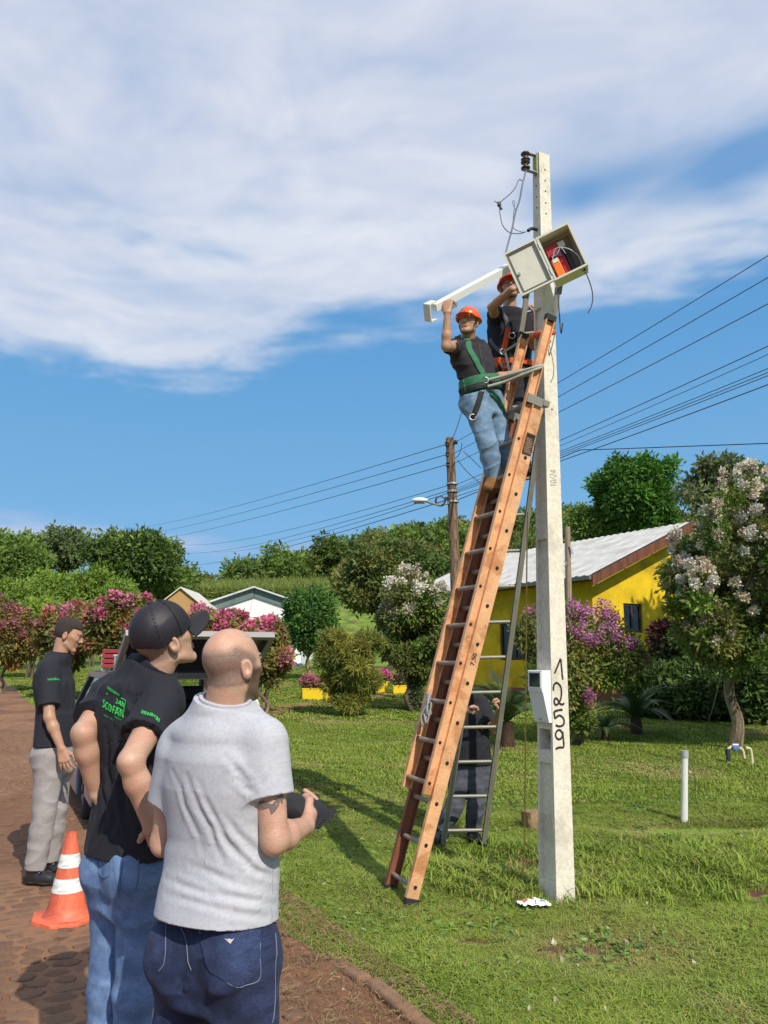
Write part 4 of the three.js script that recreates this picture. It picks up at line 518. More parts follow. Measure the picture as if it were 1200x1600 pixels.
// a printed patch on a field: corner points tl,tr,bl (world), projected by snapping
function printOn(f, tl, tr, bl, nx = 14, ny = 10, off = 0.0022) { const rows = []; for (let j = 0; j <= ny; j++) { const r = []; for (let i = 0; i <= nx; i++) r.push(snap(f, tl.clone().addScaledVector(tr.clone().sub(tl), i / nx).addScaledVector(bl.clone().sub(tl), j / ny), off).q); rows.push(r); } return sheet(rows); }
function stitch(f, pts, r = 0.0011, off = 0.0008) { const cv = new THREE.CatmullRomCurve3(pts, false, 'centripetal'), n = pts.length * 8, l = []; for (let i = 0; i <= n; i++) l.push(snap(f, cv.getPoint(i / n), off).q); return tube(l, r, l.length * 2, 5); }
const mottle = (amt, fr = 6) => (x, y, z) => { const k = 1 + amt * fbm(x * fr, y * fr, z * fr, 3); return [k, k, k]; };
function helmet(pr, color, tilt = 0.02) { // safety helmet with peak, worn on the head of pr
  const { hf, put, root } = pr, q = hf.q, B = hf.B, k0 = hf.s, dome = ell(q(0, 0.052, 0.008), [0.104 * k0, 0.103 * k0, 0.126 * k0], B), low = plane(q(0, 0.034, 0), B.y.clone().negate().addScaledVector(B.z, 0.12));
  const L = hf.loc, peak = (x, y, z) => { const [a, b, d] = L(x, y, z); const o = Math.hypot(a / 0.094, (d + 0.075) / 0.10) - 1; return Math.max(Math.abs(b - 0.034 + 1.8 * a * a - (d + 0.1) * 0.12) - 0.0035, o * 0.08, d + 0.04) * 0.8; }, rib = (x, y, z) => { const [a, b, d] = L(x, y, z); return 0.004 * Math.exp(-((a / 0.012) ** 2)) * (b > 0.06 ? 1 : 0); }, rim = (x, y, z) => { const [a, b, d] = L(x, y, z); const e = Math.hypot(a / 0.108, (d - 0.006) / 0.131); return Math.max(Math.abs(e - 1) * 0.11 - 0.006, Math.abs(b - 0.035 - d * 0.12) - 0.004) * 0.9; };
  const f = (x, y, z) => Math.min(smin(Math.max(dome(x, y, z), low(x, y, z)) - rib(x, y, z), peak(x, y, z), 0.004), rim(x, y, z));
  const m = put('safety_helmet', nets(f, boxOf([q(0, 0.05, 0.14), q(0, 0.05, -0.18), q(0.11, 0.05, 0), q(-0.11, 0.05, 0), q(0, 0.17, 0)], 0.02), 0.006), phys(color, 0.32, { clearcoat: 0.35 }));
  const face = (x, y, z) => hf(x, y, z); for (const k of [-1, 1]) put('chin_strap', tube([q(k * 0.088, 0.03, -0.03), q(k * 0.078, -0.03, -0.03), q(k * 0.05, -0.095, -0.035), q(0, -0.122, -0.05)].map((p, i) => i ? snap(face, p, 0.004).q : p), 0.0035, 16, 5), M.strapBlack, m);
  return m;
}
// a belt: the clothed surface swollen a little between two planes
function band(pr, f, c, hw, off, m, name) { const n = pr.upv, g = (x, y, z) => Math.max(f(x, y, z) - off, Math.abs((x - c.x) * n.x + (y - c.y) * n.y + (z - c.z) * n.z) - hw, Math.hypot(x - c.x, z - c.z) - 0.3); return pr.put(name, nets(g, boxOf([c], 0.32), 0.009), m); }
const SK = { fair: [0.62, 0.36, 0.25], tan: [0.55, 0.31, 0.20], warm: [0.50, 0.27, 0.165] };
const denimMat = (lo, hi, seed, rough = 0.88) => cloth('#ffffff', rough, { map: rep(mapDenim(lo, hi, seed), 4), bumpMap: rep(fabricBump, 8), bumpScale: 0.001 });

// ================================================================ bald man in the grey T-shirt
{
  const J = { head: P(364, 1042, 2.33), neck: P(350, 1112, 2.35), sL: P(281, 1174, 2.41), sR: P(414, 1166, 2.28), eL: P(256, 1316, 2.45), wL: P(290, 1318, 2.70), eR: P(429, 1312, 2.25), wR: P(478, 1290, 2.42), hL: P(297, 1486, 2.41), hR: P(384, 1490, 2.31), kL: V(-0.575, 0.47, -2.46), kR: V(-0.345, 0.47, -2.27), aL: V(-0.585, 0.09, -2.47), aR: V(-0.33, 0.09, -2.25) };
  const hd = hand(J.wR, V(0.22, 0.10, -1), V(-0.85, 0.2, -0.1), V(0.1, 1, 0.2), [0.55, 0.6, 0.62, 0.65], 1, 0.5), B = basis(0.66, 0.10, 0.02);
  const gray = cloth([0.47, 0.475, 0.505], 0.92, { map: rep(mottled([0.985, 0.985, 0.99], 611, 0.015, 0.05, 512, 8), 3) });
  const fl = (a, b, w, h) => foldAt(P(...a), P(...b), w, h);
  const cr1 = creases(0.0035, 6, V(0.9, 0.45, 0.2), 3.1, 0.22), cr2 = creases(0.0022, 7, V(0.35, 1, 0.1), 8.2, 0.18); const folds = [(x, y, z) => (0.12 + 0.88 * sstep(1.16, 1.0, y)) * cr1(x, y, z), (x, y, z) => (0.25 + 0.75 * sstep(1.05, 1.2, y) * sstep(1.36, 1.26, y)) * cr2(x, y, z),
    ]; // drag lines running into the right armpit and across the small of the back
  const foldsPx = [[270, 1205, 318, 1330, 7], [290, 1212, 348, 1342, 8], [310, 1222, 368, 1345, 6], [332, 1290, 402, 1366, 8], [346, 1272, 412, 1346, 6], [352, 1182, 397, 1233, 8], [362, 1210, 399, 1243, 8], [431, 1194, 408, 1238, 4], [258, 1372, 332, 1402, 7], [318, 1394, 430, 1413, 7], [262, 1398, 362, 1425, 6], [348, 1424, 438, 1437, 5], [396, 1288, 434, 1330, 5], [376, 1350, 436, 1374, 6],  [300, 1352, 380, 1384, 7], [296, 1119, 340, 1121, 3]].map(([a, b, c, d, h]) => [[a, b], [c, d], 0.008, h * 0.00068]);
  const pr = person({
    name: 'person', label: 'bald man in light grey T-shirt and dark jeans, tattoo below his sleeve', J, base: V(-0.46, 0, -2.36), headB: B, headScale: 0.87, skin: SK.fair, fine: 0.006, headCell: 0.0042, handCell: 0.0036, cell: 0.008, hands: { R: hd, L: hand(J.wL, V(0.2, -0.05, -1), V(0.9, 0, 0), V(0, 1, 0), 0.5) }, arm: 0.95, belly: 0.012, leg: 0.92, fat: 0.90,
    skinExtra: (c, a, b, d, x, y, z) => { if (Math.abs(a) > 0.2) return c; const n = 0.012 * fbm(x * 30, y * 30, z * 30, 3); const top = 0.080 + 0.55 * (d - 0.03) * (d > 0.03 ? -0.25 : 0.9); let s = sstep(0.0, 0.03, top - b + n) * sstep(-0.062, -0.05, b + n) * sstep(-0.055, -0.03, d); if (Math.hypot(b + 0.006, d - 0.012) < 0.03 && Math.abs(a) > 0.074) s = 0; c = mix3(c, [0.13, 0.10, 0.09], (0.68 + 0.2 * fbm(x * 150, y * 150, z * 150, 2)) * s); const bd = sstep(-0.005, -0.02, b + n + (d + 0.02) * 0.25) * sstep(0.012, -0.008, d) * sstep(-0.135, -0.12, b); return mix3(c, [0.06, 0.035, 0.026], 0.8 * bd * (Math.abs(b + 0.0615) < 0.009 && Math.abs(a) < 0.022 ? 0 : 1)); },
    shirt: { mat: gray, cell: 0.0048, hem: V(-0.46, 0.915, -2.34), hemN: V(0.02, 1, -0.06), loose: 0.009, sleeve: 0.54, flare: 1.1, drape: [0.172, 0.125, 0.128, 0.160], folds, foldsPx, near: 1.9, rib: true, color: mottle(0.03, 20) },
    trousers: { mat: denimMat([0.075, 0.10, 0.20], [0.27, 0.35, 0.53], 701), cell: 0.0075, loose: 0.009, folds: [creases(0.006, 9, V(1, 0.15, 0), 5.5, 0.4), fl([290, 1545, 2.25], [350, 1530, 2.24], 0.014, 0.008), fl([335, 1545, 2.2], [420, 1522, 2.15], 0.012, 0.008), fl([330, 1552, 2.2], [430, 1540, 2.15], 0.013, 0.008)], color: (x, y, z) => { const k = 1 + 0.10 * fbm(x * 7, y * 3, z * 7, 3); return [k, k, k]; } },
    toeL: V(0.3, 0, -1), toeR: V(0.5, 0, -1), 
  });
  // seams and pockets of the jeans
  const tf = pr.tr, t = (px, py) => P(px, py, 2.14), dn = pr.root.trousersMesh, thread = mat([0.20, 0.23, 0.29], 0.85), add = (name, g) => pr.put(name, g, thread, dn);
  const line = (pts) => stitch(tf, pts.map(([x, y, d]) => d ? P(x, y, d) : (hit(tf, P(x, y, 1.95), ray(x, y).normalize(), 0.8) || t(x, y))));
  const pocket = denimMat([0.10, 0.135, 0.25], [0.33, 0.42, 0.60], 709); const rows = []; for (let j = 0; j <= 8; j++) { const r = [], v = j / 8; for (let i = 0; i <= 10; i++) { const u = i / 10; const x0 = lerp(309, 323, Math.min(1, v * 1.6)) + (v > 0.7 ? (v - 0.7) * 3.3 * 44 * (1) : 0), x1 = lerp(406, 405, v) - (v > 0.75 ? (v - 0.75) * 4 * 30 : 0); const yy = lerp(1451 + u * 2, 1541, v) - (v > 0.72 ? 0 : 0); const px = lerp(Math.min(x0, 366), Math.max(x1, 370), u); r.push(snap(tf, hit(tf, P(px, yy, 1.95), ray(px, yy).normalize(), 0.8) || t(px, yy), 0.0035).q); } rows.push(r); } const pg = sheet(rows); { const pp = pg.attributes.position, uu = pg.attributes.uv; for (let i = 0; i < pp.count; i++) uu.setXY(i, pp.getX(i) * 0.85 + pp.getZ(i) * 0.53, pp.getY(i)); } pr.put('back_pocket', pg, pocket, dn).material.vertexColors = false;
  const stitches = [[[311, 1452], [322, 1492], [327, 1514], [345, 1528], [368, 1542], [390, 1538], [405, 1530], [406, 1490], [405, 1454]], [[311, 1452], [358, 1456], [405, 1453]], [[313, 1458], [358, 1462], [404, 1459]], [[282, 1432], [288, 1460], [293, 1490], [299, 1516]], [[244, 1438], [261, 1441], [259, 1470], [256, 1506], [248, 1517]], [[430, 1458], [431, 1500], [430, 1560], [425, 1598]]];
  for (const s of stitches) add('stitching', line(s));
  pr.put('pocket_badge', printOn(tf, ...[[350, 1466], [367, 1466], [352, 1477]].map(([x, y]) => hit(tf, P(x, y, 1.95), ray(x, y).normalize(), 0.8) || t(x, y)), 4, 4, 0.0055), inkMat([0.45, 0.43, 0.36], 64, 48, (x) => { x.fillStyle = '#fff'; x.beginPath(); x.moveTo(32, 44); x.lineTo(4, 6); x.lineTo(20, 14); x.lineTo(32, 8); x.lineTo(44, 14); x.lineTo(60, 6); x.fill(); }), dn);
  // tattoo under the sleeve
  const armf = cap(J.sR, J.eR, 0.054 * 0.95, 0.038 * 0.95), ar = (x, y) => hit(armf, P(x, y, 1.9), ray(x, y).normalize(), 0.8) || P(x, y, 2.17);
  pr.put('tattoo', printOn(armf, ar(403, 1243), ar(442, 1236), ar(406, 1276), 12, 8, 0.0035), inkMat([0.16, 0.13, 0.125], 256, 200, (x) => { x.fillStyle = '#d8d8d8'; x.beginPath(); x.moveTo(4, 40); x.bezierCurveTo(60, 70, 90, 40, 130, 100); x.bezierCurveTo(150, 60, 190, 40, 230, 20); x.lineTo(244, 90); x.lineTo(220, 60); x.lineTo(214, 130); x.lineTo(196, 84); x.bezierCurveTo(170, 120, 150, 170, 120, 190); x.lineTo(112, 120); x.bezierCurveTo(90, 130, 60, 130, 20, 110); x.fill(); x.strokeStyle = '#000'; x.lineWidth = 7; for (let k = 0; k < 5; k++) { x.beginPath(); x.arc(70 + k * 34, 90 - (k % 2) * 22, 20 + k * 2, 0.3, 2.6); x.stroke(); } }), pr.root.children[0]);
  // dark cap held in his hand
  const w = J.wR, c = thing('black_cap', 'crumpled black fabric cap held by bald man in grey T-shirt', 'cap', P(466, 1264, 2.5)), cl = cloth([0.018, 0.018, 0.022], 0.9), o = c.position;
  const cf = wrinkled(uni([ell(V(-0.01, 0.0, 0), [0.062, 0.038, 0.075]), ell(V(0.04, -0.012, -0.01), [0.045, 0.03, 0.055])], 0.03), [creases(0.009, 16, V(1, 0.4, 0.2), 2, 0.4)]); part('crown', nets(cf, [-0.12, -0.08, -0.12, 0.13, 0.09, 0.12], 0.005, () => [1, 1, 1]), cl, c); part('peak', nets((x, y, z) => Math.max(Math.abs(y + 0.022 + 6 * (z) * (z) - 0.2 * x) - 0.003, (Math.hypot((x - 0.06) / 0.055, z / 0.075) - 1) * 0.05), [-0.02, -0.1, -0.1, 0.14, 0.05, 0.1], 0.005, () => [1, 1, 1]), cl, c);
}
// ================================================================ man in black polo shirt and cap
{
  const J = { head: P(257, 1001, 2.93), neck: P(236, 1052, 2.95), sL: P(168, 1094, 3.06), sR: P(256, 1096, 2.85), eL: P(130, 1146, 2.86), wL: P(150, 1238, 2.94), eR: P(204, 1190, 2.64), wR: P(238, 1292, 2.70), hL: P(186, 1356, 3.02), hR: P(226, 1360, 2.92), kL: P(170, 1545, 3.0), kR: P(210, 1552, 2.9), aL: P(156, 1752, 3.0), aR: P(198, 1768, 2.92) };
  const hd = hand(J.wR, P(258, 1340, 2.8).sub(J.wR), V(0.3, -0.1, -1), V(-1, 0.2, -0.2), [0.18, 0.2, 0.24, 0.3], 1.02, -0.35), B = basis(0.80, 0.46, -0.06);
  const fl = (a, b, w, h) => foldAt(P(...a), P(...b), w, h);
  const blackShirt = cloth([0.010, 0.0103, 0.017], 0.85);
  const pr = person({
    name: 'person', label: 'man in black polo shirt and black cap, hands behind his back, blue jeans', J, base: V(-0.87, 0, -2.95), headB: B, headScale: 1.0, skin: SK.fair, fine: 0.007, headCell: 0.0048, handCell: 0.004, cell: 0.009, hands: { R: hd, L: hand(J.wL, V(0.3, -0.8, -0.5), V(1, 0, -0.3), V(0, 0, -1), 0.4) }, arm: 1, armR: [0.054, 0.0385, 0.040, 0.027], belly: 0.045, fat: 0.92, leg: 0.90,
    skinExtra: (c, a, b, d, x, y, z) => { if (Math.abs(a) > 0.2) return c; const s = sstep(0.05, 0.04, b) * sstep(-0.058, -0.045, b) * sstep(-0.03, -0.01, d) * (Math.hypot(b + 0.006, d - 0.012) < 0.032 && Math.abs(a) > 0.072 ? 0 : 1); return mix3(c, [0.17, 0.13, 0.11], 0.5 * s); },
    shirt: { mat: blackShirt, cell: 0.0072, hem: P(203, 1333, 2.96), hemN: V(0, 1, 0), loose: 0.014, sleeve: 0.6, sl: [0.068, 0.075], collar: true, drape: [0.165, 0.15, 0.125, 0.165], near: 2.2, foldsPx: [[[201, 1118], [214, 1180], 0.011, 0.014], [[182, 1138], [194, 1240], 0.011, 0.014], [[168, 1140], [174, 1240], 0.010, 0.013], [[204, 1106], [228, 1084], 0.007, 0.010], [[188, 1230], [204, 1312], 0.012, 0.013], [[160, 1210], [170, 1300], 0.011, 0.012], [[222, 1140], [250, 1132], 0.008, 0.008], [[150, 1108], [136, 1122], 0.008, 0.008]], folds: [creases(0.006, 8, V(0.1, 1, 0), 1.4, 0.25), creases(0.004, 17, V(0, 1, 0.3), 6.4, 0.35)] },
    trousers: { mat: denimMat([0.31, 0.41, 0.57], [0.58, 0.69, 0.85], 721), cell: 0.0085, loose: 0.010, folds: [creases(0.006, 8, V(1, 0.2, 0), 2.5, 0.4), fl([150, 1490, 2.85], [190, 1500, 2.82], 0.014, 0.007)], color: (x, y, z) => { const k = 1 + 0.10 * fbm(x * 6, y * 3, z * 6, 3); return [k, k, k]; } },
    toeL: V(0.4, 0, -1), toeR: V(0.6, 0, -0.9),
  });
  const hf = pr.hf, q = hf.q, L = hf.loc;
  // baseball cap: crown, peak, button
  const crown = ell(q(0, 0.043, 0.004), [0.0885, 0.104, 0.112], hf.B), low = plane(q(0, 0.010, 0), hf.B.y.clone().negate().addScaledVector(hf.B.z, -0.16));
  const capMat = cloth([0.0125, 0.0115, 0.016], 0.75), meshMat = cloth([0.014, 0.010, 0.017], 0.55);
  const seam = (x, y, z) => { const [a, b, d] = L(x, y, z); const ang = Math.atan2(a, d - 0.004), s = Math.abs(((ang / Math.PI * 3 + 9.5) % 1) - 0.5); return 0.0022 * Math.exp(-((s / 0.03) ** 2)); };
  const cf = wrinkled(cut(crown, low), [seam, creases(0.003, 14, V(0, 1, 0), 4, 0.5)]), all = boxOf([q(0, 0.05, 0.13), q(0, 0.05, -0.13), q(0.1, 0.05, 0), q(-0.1, 0.05, 0), q(0, 0.15, 0)], 0.02);
  const capM = pr.put('cap', nets(cut(cf, (x, y, z) => -(L(x, y, z)[2] + 0.028)), all, 0.006, () => [1, 1, 1]), meshMat);
  pr.put('front_panel', nets(cut(grow(cf, 0.003), (x, y, z) => L(x, y, z)[2] + 0.026), all, 0.006, () => [1, 1, 1]), capMat, capM);
  pr.put('peak', nets((x, y, z) => { const [a, b, d] = L(x, y, z); return Math.max(Math.abs(b - 0.022 + 4.5 * a * a + (d + 0.1) * 0.06) - 0.0048, (Math.hypot(a / 0.086, (d + 0.085) / 0.110) - 1) * 0.08, d + 0.072 - 3.2 * a * a * 0) * 0.75; }, boxOf([q(0.1, 0, -0.08), q(-0.1, 0, -0.08), q(0, 0.05, -0.21)], 0.03), 0.0034, () => [1, 1, 1]), capMat, capM);
  pr.put('button', new THREE.SphereGeometry(0.008, 10, 6).translate(...q(0, 0.148, 0.006).toArray()), capMat, capM);
  // prints
  const sf = pr.sh, sp = (x, y) => hit(sf, P(x, y, 2.3), ray(x, y).normalize(), 1.2) || P(x, y, 2.8), green = [0.03, 0.50, 0.075];
  pr.put('back_print', printOn(sf, sp(168, 1068), sp(200, 1086), sp(159, 1118), 16, 14, 0.003), inkMat(green, 512, 512, (x, w, h) => { x.fillStyle = '#fff'; x.strokeStyle = '#fff'; x.font = 'bold 50px sans-serif'; x.fillText('ASSISTENCIA', 70, 70); x.lineWidth = 10; x.beginPath(); x.moveTo(400, 96); x.lineTo(490, 96); x.lineTo(490, 260); x.lineTo(330, 260); x.stroke(); x.font = 'bold 108px sans-serif'; x.fillText('24h', 300, 210); x.font = 'bold 40px sans-serif'; x.fillText('da', 70, 150); x.font = 'bold 150px sans-serif'; x.fillText('SCOFAN', 20, 370, 470); x.fillStyle = '#aaa'; x.font = '34px sans-serif'; x.fillText('ENERGIA', 310, 425); x.fillStyle = '#999'; x.font = 'bold 44px sans-serif'; x.fillText('3522  1640', 60, 492); }), S0(pr));
  pr.put('sleeve_print', printOn(sf, sp(222, 1108), sp(252, 1122), sp(219, 1117), 12, 4, 0.003), inkMat(green, 512, 128, (x) => { x.fillStyle = '#fff'; x.font = 'bold 112px sans-serif'; x.fillText('intelbras', 8, 100, 496); }), S0(pr));
  const tf = pr.tr, th = mat([0.10, 0.16, 0.27], 0.85), ln = (pts) => stitch(tf, pts.map(([x, y]) => hit(tf, P(x, y, 2.4), ray(x, y).normalize(), 1) || P(x, y, 2.8)), 0.002); for (const s of [[[192, 1346], [190, 1392], [208, 1393], [213, 1386], [217, 1338]], [[178, 1338], [183, 1380], [186, 1398]], [[152, 1346], [157, 1366], [170, 1368], [176, 1340]]]) pr.put('stitching', ln(s), th, pr.root.trousersMesh);
}
function S0(pr) { return pr.root.children.find((c) => c.name === 'shirt'); }
// ================================================================ young man walking on the road
{
  const J = { head: P(107, 993, 6.2), neck: P(92, 1027, 6.2), sL: P(95, 1044, 6.36), sR: P(75, 1050, 6.04), eL: P(100, 1115, 6.42), wL: P(113, 1160, 6.35), eR: P(77, 1120, 5.98), wR: P(96, 1170, 5.98), hL: P(92, 1178, 6.3), hR: P(79, 1180, 6.12), kL: P(87, 1262, 6.32), kR: P(70, 1268, 6.1), aL: P(76, 1342, 6.36), aR: P(54, 1358, 6.12) };
  const g = groundH(J.aR.x, J.aR.z); J.aR.y = g + 0.1; J.aL.y = groundH(J.aL.x, J.aL.z) + 0.1;
  const hd = hand(J.wR, V(0.35, -1, 0.05), V(-0.1, -0.1, -1), V(1, 0.2, 0), 0.32, 1, 0.2), B = basis(1.38, -0.28, 0);
  const pr = person({ label: 'young man in black T-shirt and grey trousers walking on the road', J, base: V(J.aR.x, g, J.aR.z), seat: 0.8, headB: B, headScale: 0.98, skin: SK.tan, fine: 0.008, headCell: 0.006, handCell: 0.0052, cell: 0.012, hands: { R: hd, L: hand(J.wL, V(0.3, -1, 0), V(0, 0, 1), V(1, 0, 0), 0.4) },
    shirt: { mat: cloth([0.015, 0.016, 0.024], 0.88), cell: 0.0095, rib: true, hem: P(84, 1164, 6.2), hemN: V(0, 1, 0), loose: 0.016, sleeve: 0.74, drape: [0.185, 0.13, 0.13, 0.175], folds: [creases(0.009, 7, V(0.1, 1, 0), 2.4, 0.3)] },
    trousers: { mat: cloth([0.36, 0.33, 0.32], 0.9, { map: rep(mottled([0.98, 0.98, 0.98], 641, 0.05, 0.06, 256, 8), 3) }), cell: 0.0095, loose: 0.018, cuff: 0.04, folds: [creases(0.009, 7, V(0.9, 0.3, 0.2), 3.4, 0.4)] },
    toeL: V(1, 0, 0.1), toeR: V(1, 0, 0.18), shoes: { mat: phys([0.02, 0.018, 0.017], 0.22, { clearcoat: 0.5 }) } });
  const hf = pr.hf, q = hf.q, L = hf.loc; const hair = (x, y, z) => { const [a, b, d] = L(x, y, z), n = 0.0025 * fbm(x * 90, y * 90, z * 90, 2); const line = Math.max(-(b - (d < -0.03 ? 0.066 : -0.045 + (d < 0.02 ? (0.02 - d) * 2.0 : 0))), -(d + 0.088)); return Math.max(hf.skull(x, y, z) - 0.006 - 0.009 * sstep(0.04, 0.1, b) - n, line * 0.7); };
  pr.put('hair', nets(hair, boxOf([q(0, 0.05, 0.12), q(0, 0.05, -0.11), q(0.09, 0, 0), q(-0.09, 0, 0), q(0, 0.15, 0), q(0, -0.06, 0.08)], 0.02), 0.006), mat([0.045, 0.032, 0.026], 0.75, { bumpMap: rep(fabricBump, 14), bumpScale: 0.004 }));
  const sf = pr.sh, sp = (x, y) => hit(sf, P(x, y, 5.4), ray(x, y).normalize(), 1.5) || P(x, y, 5.98);
  pr.put('sleeve_print', printOn(sf, sp(74, 1059), sp(93, 1059), sp(74, 1065), 8, 3, 0.004), inkMat([0.03, 0.45, 0.09], 256, 64, (x) => { x.fillStyle = '#fff'; x.font = 'bold 56px sans-serif'; x.fillText('intelbras', 4, 50, 248); }), S0(pr));
}
// ================================================================ climber on the orange ladder
{
  const J = { head: P(732, 506, 5.60), neck: P(729, 534, 5.68), sL: P(753, 549, 5.80), sR: P(712, 542, 5.58), eL: P(768, 592, 5.74), wL: P(812, 582, 5.68), eR: P(697, 541, 5.38), wR: P(699, 489, 5.33), hL: P(767, 632, 5.80), hR: P(743, 630, 5.68), kL: P(783, 692, 5.78), kR: P(762, 694, 5.66), aL: P(785, 750, 5.84), aR: P(773, 752, 5.72) };
  const hd = hand(J.wR, V(0.02, 1, -0.05), V(0.35, 0, -1), V(-1, 0, -0.2), [0.75, 0.8, 0.8, 0.85], 0.95, 0.6), hl = hand(J.wL, V(1, 0.05, -0.1), V(0, -0.4, -1), V(0, 1, 0), 0.8, 0.95, 0.6), B = basis(Math.PI + 0.42, 0.10, 0.05);
  const pr = person({ label: 'climber in orange helmet and green harness holding up the white arm', J, base: V(J.aR.x, J.aR.y - 0.085, J.aR.z), headB: B, headScale: 0.84, skin: SK.tan, fine: 0.007, headCell: 0.0052, handCell: 0.0046, cell: 0.010, hands: { R: hd, L: hl }, scale: 0.87, belly: 0.02,
    shirt: { mat: cloth([0.022, 0.019, 0.024], 0.88), cell: 0.009, hem: P(752, 612, 5.75), hemN: J.sL.clone().lerp(J.sR, 0.5).sub(J.hL.clone().lerp(J.hR, 0.5)), loose: 0.014, sleeveL: 0.7, sleeveR: 0.5, folds: [creases(0.010, 8, V(0.8, 0.5, 0), 2.9, 0.35)] },
    trousers: { mat: denimMat([0.36, 0.47, 0.58], [0.68, 0.78, 0.86], 741), cell: 0.009, loose: 0.016, cuff: 0.06, folds: [creases(0.010, 8, V(0.9, 0.4, 0.1), 7.1, 0.4)] },
    toeL: V(0.7, 0, -0.6), toeR: V(0.8, 0, 0.0), shoes: { mat: mat([0.32, 0.15, 0.045], 0.8), boot: 1, sole: mat([0.12, 0.06, 0.03], 0.85) } });
  helmet(pr, [0.72, 0.11, 0.015]);
  const sf = pr.sh, tf = pr.tr, both = (x, y, z) => Math.min(sf(x, y, z), tf(x, y, z)), D = 5.5, w = (pts, wd, m, n) => pr.put(n, webbing(both, pts.map(([x, y, d = D]) => hit(both, P(x, y, 5.2), ray(x, y).normalize(), 1.2) || P(x, y, d)), wd), m), hn = pr.root;
  w([[721, 524], [733, 545], [745, 567], [757, 588]], 0.045, M.strapGreen, 'harness_strap'); w([[748, 538], [752, 556], [756, 575], [758, 590]], 0.03, M.strapBlack, 'harness_strap');
  band(pr, both, P(742, 604, 5.72), 0.05, 0.010, M.strapGreen, 'waist_belt'); band(pr, both, P(743, 609, 5.72), 0.018, 0.014, M.strapBlack, 'belt_webbing');
  w([[752, 612], [748, 628], [742, 645], [737, 654]], 0.04, M.strapBlack, 'leg_strap'); w([[766, 612], [780, 628], [789, 645]], 0.045, M.strapGreen, 'leg_strap');
  for (const [x, y] of [[757, 594], [762, 606], [740, 652]]) { const p = snap(both, hit(both, P(x, y, 5.2), ray(x, y).normalize(), 1.2) || P(x, y, D), 0.012).q; pr.put('buckle', new THREE.TorusGeometry(0.022, 0.005, 6, 14).translate(p.x, p.y, p.z), M.steel); }
}
// ================================================================ climber on the aluminium ladder
{
  const J = { head: P(797, 452, 6.46), neck: P(796, 488, 6.5), sL: P(822, 503, 6.5), sR: P(776, 500, 6.52), eL: P(834, 540, 6.42), wL: P(836, 500, 6.22), eR: P(769, 480, 6.28), wR: P(799, 452, 6.06), hL: P(808, 598, 6.62), hR: P(782, 598, 6.62), kL: P(813, 664, 6.56), kR: P(787, 664, 6.56), aL: P(818, 732, 6.66), aR: P(793, 732, 6.66) };
  const hd = hand(J.wR, V(0.9, 0.5, -0.1), V(0.3, -0.5, -1), V(0, 1, 0), 0.5, 0.95), B = basis(Math.PI + 0.1, 0.2, 0);
  const pr = person({ label: 'climber behind the open cabinet in reddish helmet and orange harness', J, base: V(J.aR.x, J.aR.y - 0.085, J.aR.z), headB: B, headScale: 0.98, skin: SK.warm, fine: 0.009, headCell: 0.0065, handCell: 0.0052, cell: 0.012, hands: { R: hd, L: hand(J.wL, V(0, 1, -0.2), V(-1, 0, 0), V(0, 0, 1), 0.9) }, scale: 0.97,
    shirt: { mat: cloth([0.010, 0.010, 0.016], 0.88), cell: 0.0105, hem: P(796, 590, 6.58), loose: 0.014, sleeveR: 0.5, sleeveL: 0.7, folds: [creases(0.009, 8, V(0.3, 1, 0), 4.9, 0.35)] },
    trousers: { mat: cloth([0.016, 0.017, 0.022], 0.88), cell: 0.011, loose: 0.014, folds: [creases(0.009, 8, V(1, 0.3, 0), 3.1, 0.4)] }, toeL: V(0, 0, 1), toeR: V(0, 0, 1), shoes: { boot: 1 } });
  helmet(pr, [0.58, 0.06, 0.025]);
  const sf = pr.sh, tf = pr.tr, both = (x, y, z) => Math.min(sf(x, y, z), tf(x, y, z)), w = (pts, wd, m, n) => pr.put(n, webbing(both, pts.map(([x, y]) => hit(both, P(x, y, 5.9), ray(x, y).normalize(), 1.2) || P(x, y, 6.4)), wd), m), grey = mat([0.10, 0.10, 0.12], 0.8);
  w([[785, 486], [791, 500], [794, 514]], 0.035, grey, 'harness_strap'); w([[794, 512], [791, 530], [787, 548]], 0.045, M.strapOrange, 'chest_strap'); w([[766, 530], [774, 542], [784, 552]], 0.03, grey, 'harness_strap'); band(pr, both, P(790, 566, 6.55), 0.024, 0.010, M.strapOrange, 'waist_belt'); w([[776, 566], [770, 578]], 0.05, M.strapOrange, 'leg_strap'); w([[784, 566], [790, 578]], 0.05, M.strapOrange, 'leg_strap');
  for (const [x, y] of [[800, 525], [786, 550], [788, 570]]) { const p = snap(both, hit(both, P(x, y, 5.9), ray(x, y).normalize(), 1.2) || P(x, y, 6.4), 0.012).q; pr.put('buckle', new THREE.TorusGeometry(0.026, 0.005, 6, 14).translate(p.x, p.y, p.z), M.steel); }
}
